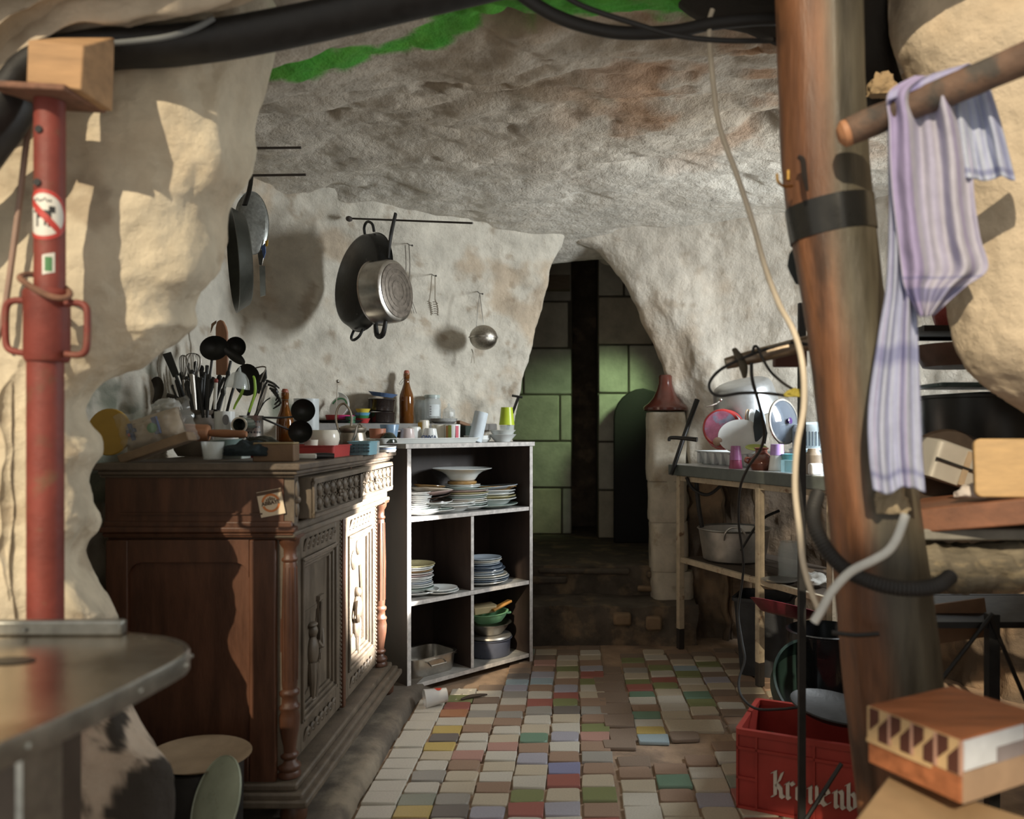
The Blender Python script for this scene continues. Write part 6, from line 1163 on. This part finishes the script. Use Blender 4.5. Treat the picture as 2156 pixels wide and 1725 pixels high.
b = B(T(*tl(1668,.03,ZD)) @ R(-55)); b.bb(-.05,.05,-.012,.012,0,.05); mk(b,'blue_sponge_box',glassy('blue_clear',(.42,.66,.72),.6,.3),None,'clear bluish box in front of the teal tub','box',bev=.003)
p = tl(1712,.03,ZD); b = B(T(*p)); b.lathe([(0,0),(.030,0),(.034,.01),(.034,.075),(.022,.09),(.020,.10),(0,.10)],24); mk(b,'grey_canister',mat('taupe_plastic',(.26,.22,.18),rough=.5),None,'taupe canister at the table edge beside the post','canister')
b = B(T(p.x-.005,p.y-.05,p.z) @ R(20)); b.bb(-.03,.03,-.012,.012,.0,.045); mk(b,'white_soap',mat('white_soap',(.66,.66,.66),rough=.3),None,'white soap block at the table edge beside the post','soap',bev=.008)
# tagine lid on the pier, black staff, tag
b = B(T(.488,4.385,1.187)); b.lathe([(0,0),(.108,0),(.118,.006),(.120,.018),(.112,.028),(.092,.042),(.066,.072),(.048,.110),(.036,.150),(.036,.186),(.030,.194),(0,.196)],44); mk(b,'tagine_lid',mat('tagine_brown',(.105,.030,.020),rough=.22,var=.2,bump=.02,coat=.4),None,'conical dark red-brown tagine lid on top of the pier','tagine lid')
b = B(); b.tube([P(1468,842,4.10),P(1440,920,4.05),P(1413,1000,4.0)],[.014,.012,.011],10,2); mk(b,'black_staff',BLACKP,None,'straight black staff leaning between the pier and the draining table','staff')
o = thing('paper_tag',P(1413,1022,4.2),'small creased paper tag hanging on the pier','tag'); mk(flatpoly([(1404,1012),(1417,1006),(1424,1034),(1410,1040)],4.2,.001),'paper',mat('tag_paper',(.42,.38,.30),rough=.8),o)
b = B(); b.tube([P(x,y,Y) for x,y,Y in ((1445,1005,3.95),(1460,1030,3.95),(1490,1042,3.93),(1520,1020,3.92),(1530,1000,3.92))],.008,8,5); mk(b,'drain_hose',RUBBER,None,'dark drain hose looped under the worktop','hose')
b = B(); b.tube([P(x,y,Y) for x,y,Y in ((1466,1010,3.97),(1470,1060,3.97),(1478,1110,3.98))],.011,8,4); mk(b,'drain_pipe',RUBBER,None,'dark pipe running down behind the aluminium basin','pipe')
# lower shelf
ZL = .4525
o = thing('aluminium_basin',tl(1545,.20,ZL),'large dull aluminium basin with loop handles on the lower shelf','basin'); p = tl(1546,.215,ZL); b = B(T(*p)); b.lathe([(0,0),(.135,0),(.150,.010),(.172,.150),(.180,.156),(.176,.160),(.167,.152),(.146,.014),(0,.006)],48); mk(b,'basin_body',ALU,o); b = B(T(*p) @ R(-100)); b.tube([(.170,-.05,.118),(.182,-.046,.15),(.186,-.02,.178),(.186,.02,.178),(.182,.046,.15),(.170,.05,.118)],.0045,8,4); mk(b,'loop_handle',ALU,o)
b = B(); b.tube([P(1560,1160,3.55),P(1600,1098,3.6),P(1640,1076,3.65)],[.005,.006,.007],8,3); mk(b,'stirring_rod',BLACKP,o)
p = tl(1662,.16,ZL); b = B(T(*p)); b.lathe([(0,0),(.045,0),(.048,.006),(.048,.125),(.040,.14),(.042,.155),(.038,.155),(.036,.14),(.044,.12),(.044,.008),(0,.006)],30); mk(b,'storage_jar',GLS,None,'empty glass storage jar right of the aluminium basin','jar')
p = tl(1640,.05,ZL); b = B(T(*p)); b.lathe([(0,0),(.05,0),(.075,.012),(.072,.013),(.048,.003),(0,.003)],30); mk(b,'grey_plate',mat('grey_tin_plate',(.28,.28,.27),rough=.4,metal=.5),None,'dull grey tin plate on the lower shelf edge','plate')
crumple('paper_wad',tl(1712,.10,ZL+.03),(.05,.04,.03),mat('white_paper',(.55,.54,.50),rough=.8),'crumpled white paper on the lower shelf near the post','paper',12,amp=.45)
# under the table
p = tl(1598,.08,.0); b = B(T(p.x+.05,p.y+.1,0) @ R(-24)); g_ = [rrect(.095,.095,.02,0),rrect(.12,.12,.03,.33),rrect(.128,.128,.03,.33),rrect(.128,.128,.03,.345),rrect(.114,.114,.026,.345),rrect(.09,.09,.018,.01)]; b.grid(g_,closed=True); b.add(g_[0],[list(range(24))[::-1]]); b.add(g_[-1],[list(range(24))]); mk(b,'black_bin',mat('black_bin_plastic',(.03,.032,.036),rough=.5,var=.4,bump=.1),None,'square blue-black plastic bin under the draining table','bin')
b = B(T(*P(1650,1285,3.05)) @ R(14,'Y') @ R(-12,'X')); b.lathe([(0,-.02),(.08,-.02),(.125,.015),(.130,.017),(.124,.019),(.078,-.014),(0,-.014)],40); mk(b,'dark_red_basin',mat('dark_red_plastic',(.14,.018,.028),rough=.4,var=.2),None,'dark red shallow basin tilted under the draining table','basin')
b = B(T(.88,2.86,0)); b.lathe([(0,0),(.11,0),(.12,.02),(.13,.385),(.136,.39),(.128,.393),(.115,.02),(0,.01)],40); mk(b,'black_stock_pot',mat('black_enamel',(.018,.018,.02),rough=.2,var=.3,bump=0,coat=.3),None,'glossy black enamel pot behind the leaning tub','pot')
b = B(T(*P(1722,1440,2.68)) @ R(14) @ R(52,'X')); b.lathe([(0,-.10),(.10,-.10),(.135,-.075),(.150,.0),(.156,.002),(.156,.006),(.147,.004),(.130,-.070),(.098,-.093),(0,-.093)],48); mk(b,'green_tub',mat('green_black_plastic',(.012,.026,.022),rough=.35,var=.2,bump=0),None,'black-green round tub leaning open towards the viewer above the crate','tub')

# ------------------------------------------------------------------ red beer crate
ca = Vector((.468,2.36,0)); cx_ = Vector((.912,-.41,0)); MCR = Matrix(((cx_.x,-cx_.y,0,ca.x),(cx_.y,cx_.x,0,ca.y),(0,0,1,0),(0,0,0,1))); cw, cdp, ch = .40,.29,.228
CR = mat('crate_red',(.33,.036,.026),rough=.45,var=.2,vs=10.,bump=.06)
crate = thing('beer_crate',MCR @ Vector((cw/2,cdp/2,0)),'red plastic beer crate with white blackletter name, standing by the post','crate')
b = B(MCR); b.bb(.006,cw-.006,.006,cdp-.006,.004,.012); mk(b,'base',CR,crate)
for nm,a in (('front_wall',(.004,cw-.004,.004,.010)),('back_wall',(.004,cw-.004,cdp-.010,cdp-.004)),('side_wall',(.004,.010,.010,cdp-.010)),('side_wall',(cw-.010,cw-.004,.010,cdp-.010))):
    b = B(MCR); b.bb(a[0],a[1],a[2],a[3],.012,ch-.008); mk(b,nm,CR,crate)
b = B(MCR); g_ = [rrect(cw/2+.003,cdp/2+.003,.012,ch-.016),rrect(cw/2+.003,cdp/2+.003,.012,ch),rrect(cw/2-.012,cdp/2-.012,.010,ch),rrect(cw/2-.012,cdp/2-.012,.010,ch-.016)]; g_.append(g_[0]); b.grid(g_,T(cw/2,cdp/2,0),closed=True); mk(b,'rim',CR,crate)
for x in (.0,.055,.215,.345,.396): b = B(MCR); b.bb(x,x+.006,-.003,.005,.0,ch-.014); mk(b,'rib',CR,crate)
for z,(x0,x1) in ((.17,(0,cw)),(.085,(0,.055)),(.0,(0,cw))): b = B(MCR); b.bb(x0,x1,-.003,.005,z,z+.008); mk(b,'rib',CR,crate)
BL = {'K':[[(.02,1.42),(.2,1.5),(.2,.05),(.02,0)],[(.2,.72),(.42,.95),(.62,1.5)],[(.24,.78),(.52,.5),(.55,.1),(.7,0)]],'r':[[(.02,.85),(.14,.98),(.14,.1),(.25,0)],[(.14,.85),(.34,1.),(.48,.86)]],
 'o':[[(.3,1),(.1,.82),(.1,.16),(.3,0),(.5,.18),(.5,.84),(.3,1)]],'n':[[(.02,.85),(.14,.98),(.14,.1),(.25,0)],[(.14,.84),(.4,1.),(.5,.88),(.5,.1),(.62,0)]],'e':[[(.12,.48),(.46,.70),(.3,1.),(.1,.8),(.1,.16),(.28,0),(.5,.16)]],
 'b':[[(.02,1.42),(.14,1.5),(.14,.16),(.3,0),(.5,.18),(.5,.82),(.32,1.),(.14,.85)]],'u':[[(.1,1),(.1,.16),(.26,0),(.48,.16)],[(.48,1),(.48,.1),(.6,0)]],'g':[[(.48,.9),(.3,1),(.1,.82),(.1,.2),(.28,.05),(.48,.2)],[(.48,1),(.48,-.3),(.2,-.45)]]}
b = B(MCR @ T(.10,-.0005,.052)); sz = .047; pen = .102; nb = (.105,.085)
for chh in 'Kronenbourg':
    for stk in BL[chh]:
        for (x0,y0),(x1,y1) in zip(stk[:-1],stk[1:]):
            q4 = [(x0-nb[0],y0-nb[1]),(x0+nb[0],y0+nb[1]),(x1+nb[0],y1+nb[1]),(x1-nb[0],y1-nb[1])]
            pts = [(pen+sz*x-.1,sz*y) for x,y in q4]
            b.add([(x,-.0022,y) for x,y in pts]+[(x,.0045,y) for x,y in pts],[(0,1,2,3),(7,6,5,4),(0,4,5,1),(1,5,6,2),(2,6,7,3),(3,7,4,0)])
    pen += sz*(.80 if chh == 'K' else .72 if chh != 'r' else .60)
mk(b,'lettering',mat('ivory_print',(.60,.56,.48),rough=.6,bump=0),crate,weld=False)
b = B(MCR); b.lathe([(0,.014),(.035,.014),(.037,.02),(.037,.15),(.018,.19),(.015,.2),(.0,.2)],20,T(.08,.08,0)); mk(b,'crate_bottle',mat('brown_bottle',(.05,.03,.015),rough=.15,bump=0),None,'brown bottle standing inside the red crate','bottle')
b = B(MCR @ T(.25,.17,ch+.025) @ R(8,'Y')); b.lathe([(0,0),(.10,0),(.13,.02),(.128,.024),(.098,.006),(0,.006)],36); mk(b,'shallow_pan',BLACK,None,'shallow black pan laid across the red crate','pan')

# ------------------------------------------------------------------ black iron rack with pots
rk = thing('iron_rack',(.9,2.2,0),'black iron shelving rack behind the post, crowded with dark pots','rack')
RX0, RX1, RY0, RY1 = .585,1.075,2.10,2.45
def post_(x,y,z1=1.55,w=.011): b = B(); b.bb(x-w,x+w,y-w,y+w,0,z1); return mk(b,'upright',BLACK,rk)
post_(RX0,RY0,1.42,.0085); post_(.965,2.38,1.75); post_(RX1,RY0,.62,.014); post_(.752,2.70,1.42); post_(1.38,2.42,1.5); post_(1.36,2.12,1.2)
for z in (.60,.985,1.375):
    b = B(); y0 = RY0 if z < .9 else 2.2; x0 = .84 if z < .9 else .94
    b.bb(x0,1.39,y0-.008,y0+.008,z-.016,z); mk(b,'shelf_rail',BLACK,rk); b = B(); b.bb(x0,1.39,2.43,2.446,z-.016,z); mk(b,'shelf_rail',BLACK,rk)
    b = B(); b.bb(x0,1.39,y0+.009,2.429,z-.007,z-.001); mk(b,'shelf_plate',BLACK,rk)
for a,c in ((P(1688,1740,2.085),P(1772,1608,2.085)),(P(2090,1292,2.08),P(1968,1450,2.08)),(P(1936,836,2.36),P(1990,895,2.36)),(P(2085,830,2.36),P(2014,898,2.36)),(P(2108,838,2.36),P(2110,930,2.36)),(P(2085,1300,2.08),P(2170,1500,2.1))):
    b = B(); b.tube([a,c],.0055,6); mk(b,'brace',BLACK,rk)
b = B(T(1.165,2.33,1.14)); b.lathe([(0,-.153),(.15,-.153),(.16,-.14),(.165,.04),(.17,.042),(.17,.05),(.16,.052),(0,.062)],44); mk(b,'black_boiler',mat('black_enamel_matt',(.02,.022,.022),rough=.35,var=.3,bump=.03),None,'large black lidded boiler on the iron rack behind the towel','boiler')
b = B(T(1.16,2.30,1.21)); b.bb(-.17,.2,-.1,.1,0,.012); mk(b,'teal_board',mat('teal_slate',(.07,.11,.115),rough=.3,var=.2),None,'flat teal tray lying on the black boiler','tray',bev=.004)
b = B(T(1.10,2.30,1.30)); b.lathe([(0,-.03),(.11,-.03),(.14,.03),(.135,.03),(.105,-.024),(0,-.024)],36); mk(b,'brown_pan',mat('brown_iron',(.09,.045,.03),rough=.5,var=.4),None,'dark brown pan on the teal tray','pan')
b = B(T(1.09,2.32,1.376)); b.lathe([(0,0),(.055,0),(.075,.07),(.078,.11),(.074,.11),(.07,.07),(0,.006)],24); mk(b,'red_basket',mat('red_wicker',(.30,.035,.025),rough=.5,bump=.4,bs=80.),None,'red basket on the rack shelf behind the towel','basket')
p = P(1995,978,1.98); b = B(T(*p) @ R(18,'Y') @ R(14)); g_ = [rrect(.075,.05,.012,-.045),rrect(.08,.055,.015,.04),rrect(.072,.048,.012,.046)]; b.grid(g_,closed=True); b.add(g_[0],[list(range(24))[::-1]]); b.add(g_[-1],[list(range(24))]); tn = mk(b,'tin_box',mat('pale_tin',(.52,.49,.43),rough=.4,metal=.3,var=.15,vs=8.,bump=.05),None,'pale metal tin with a dark strap, tilted on the plank beside the towel','tin')
b = B(T(*p) @ R(18,'Y') @ R(14)); b.bb(-.078,.078,-.0575,-.054,-.004,.002); mk(b,'strap',BLACK,tn); b = B(T(*p) @ R(18,'Y') @ R(14)); b.bb(.0,.016,-.0565,-.054,-.042,.040); mk(b,'paper_band',mat('tan_band',(.36,.27,.18),rough=.7),tn)
b = B(T(*P(1990,1010,2.02)) @ R(90,'X')); b.lathe([(0,0),(.12,0),(.125,.01),(.12,.02),(0,.022)],40); mk(b,'round_iron_lid',mat('rusty_black',(.05,.035,.025),rough=.5,metal=.5,var=.4),None,'dark round iron lid standing behind the pale tin','iron disc')
o = thing('chopping_board',P(2120,990,1.62),'tan wooden chopping board with an orange knife mark standing on the plank','board'); b = B(T(*P(2120,1048,1.66)) @ R(-10) @ R(-6,'X')); g_ = rrect(.062,.060,.014,0); b.ext([(p_.x,p_.y+.060) for p_ in g_],-.008,.008,R(90,'X')); mk(b,'board',mat('tan_board',(.46,.30,.14),rough=.5,var=.15,stretch=(1,6,6)),o,bev=.003)
pk = thing('wall_plank',P(2030,1110,1.70),'reddish brown plank shelf at the right beside the towel','plank'); b = B(); a = P(1910,1072,1.74); c = P(2200,1045,1.62); d_ = (c-a); MP = Matrix(((d_.x/d_.length,-d_.y/d_.length,0,a.x),(d_.y/d_.length,d_.x/d_.length,0,a.y),(d_.z/d_.length,0,1,a.z),(0,0,0,1)))
b = B(MP); b.bb(0,.40,-.02,.34,-.052,.0); mk(b,'plank',mat('reddish_plank',(.20,.085,.045),rough=.55,var=.35,vs=6.,bump=.2,stretch=(1,6,6)),pk,bev=.004)
b = B(T(*P(1908,1078,1.70))); b.sph((0,0,0),.006,10,8); mk(b,'screw_head',STEEL,pk)
crumple('white_cloth_pad',P(2050,1040,1.72),(.035,.025,.02),mat('white_pad',(.58,.52,.48),rough=.9),'folded white pad in front of the chopping board','pad',15,amp=.3)
rows = []
for i in range(40):
    t = i/39; c = P(lerp(1915,2260,t),lerp(1180,1190,t)+14*sin(t*5),1.76); row = []
    for k in range(20):
        a = 2*pi*k/20; r = .050*(1+.28*fbm((t*7,cos(a)*1.5,sin(a)*1.5),1.3,4)); row.append(Vector((c.x,c.y+r*1.2*cos(a),c.z+r*sin(a))))
    rows.append(row)
b = B(); b.grid(rows,closed=True); b.add(rows[0],[list(range(20))]); b.add(rows[-1],[list(range(20))[::-1]]); mk(b,'weathered_log',mat('weathered_wood',(.20,.17,.12),rough=.9,var=.5,vs=9.,bump=.6,bs=26.,col2=(.36,.29,.18),c2s=7.,stretch=(1,4,4)),None,'weathered grey log under the plank at the right','log',ang=70)
b = B(); b.bb(P(1935,1128,1.72).x,P(2240,1128,1.72).x,1.70,2.0,P(1935,1135,1.72).z,P(1935,1112,1.72).z); mk(b,'grey_board',mat('grey_board',(.22,.21,.18),rough=.7,var=.3),None,'grey board lying between the plank and the weathered log','board',bev=.004)
b = B(); b.bb(1.12,1.3,1.80,2.0,0,.80); mk(b,'stone_block',DARKROCK,None,'rough dark stone block holding up the log at the right','stone',bev=.02)
# rusty sheet in the rack
b = B(T(*P(2030,1300,2.2)) @ R(-8,'Y')); b.bb(-.11,.06,-.004,.004,-.06,.045); mk(b,'brown_card',mat('brown_card',(.20,.11,.06),rough=.8,var=.25),None,'brown card sheet standing in the rack below the log','card')

# ------------------------------------------------------------------ bottom right foreground
b = B(); b.bb(.545,1.3,.85,1.36,0,.44); mk(b,'stone_bench',DARKROCK,None,'dark stone bench under the inlaid box at the lower right','bench',bev=.02)
L_ = Vector((.486,1.35)); C_ = Vector((.568,1.20)); ux = (C_-L_).normalized(); MB_ = Matrix(((ux.x,-ux.y,0,L_.x),(ux.y,ux.x,0,L_.y),(0,0,1,.545),(0,0,0,1))); bw = (C_-L_).length
ib = thing('inlaid_box',MB_ @ Vector((bw/2,.1,0)),'wooden box with a light and dark triangle inlay band, lower right foreground','box')
b = B(MB_); b.bb(0,bw,0,.21,0,.095); mk(b,'box_body',mat('orange_wood_box',(.36,.13,.055),rough=.45,var=.35,vs=8.,bump=.12,stretch=(1,6,6)),ib,bev=.002)
LW = mat('light_inlay',(.55,.38,.20),rough=.4,bump=0); DI = mat('dark_inlay',(.09,.035,.025),rough=.4,bump=0); PI_ = mat('pink_inlay',(.46,.27,.20),rough=.4,bump=0)
b = B(MB_); b.bb(0,bw,-.002,0,.042,.094); mk(b,'inlay_ground',LW,ib)
for i in range(4):
    x = .006+i*bw/4; w = bw/4
    for (pts,m_) in (([(x,.093),(x+w*.42,.093),(x+w*.42,.074),(x,.056)],DI),([(x+w*.42,.066),(x+w*.84,.086),(x+w*.84,.044),(x+w*.42,.044)],DI),([(x+w*.86,.093),(x+w*.99,.093),(x+w*.99,.044),(x+w*.86,.044)],PI_)):
        b = B(MB_); b.add([(p[0],-.004,p[1]) for p in pts]+[(p[0],-.0015,p[1]) for p in pts],[(0,1,2,3),(7,6,5,4),(0,4,5,1),(1,5,6,2),(2,6,7,3),(3,7,4,0)]); mk(b,'inlay_piece',m_,ib)
b = B(MB_); b.bb(0,bw*.72,-.004,0,.036,.042); mk(b,'light_strip',LW,ib)
b = B(MB_); b.bb(bw,bw+.003,.005,.15,.048,.092); mk(b,'white_label',mat('bluish_paper',(.62,.66,.72),rough=.6,bump=0),ib); b = B(MB_); b.bb(bw,bw+.0036,.08,.15,.046,.070); mk(b,'grey_label',mat('mauve_grey_paper',(.26,.23,.24),rough=.6,bump=0),ib)
b = B(MB_ @ T(bw,0,0)); b.bb(0,.0025,.004,.2,.0,.046); mk(b,'tan_side',mat('tan_card',(.36,.25,.17),rough=.7,var=.15),ib)
b = B(T(.50,1.24,.515) @ R(-35) @ R(5,'Y')); b.bb(-.05,.30,-.12,.12,-.075,.0); mk(b,'cardboard_box',mat('kraft_board',(.36,.24,.13),rough=.75,var=.15),None,'tan cardboard box under the inlaid box at the lower right','cardboard box',bev=.004)
crumple('plastic_sack',Vector((.72,1.02,.50)),(.15,.085,.05),glassy('milky_film',(.60,.56,.48),.82,.3),'crumpled milky plastic sack at the lower right corner','sack',21,n=64,amp=.4)
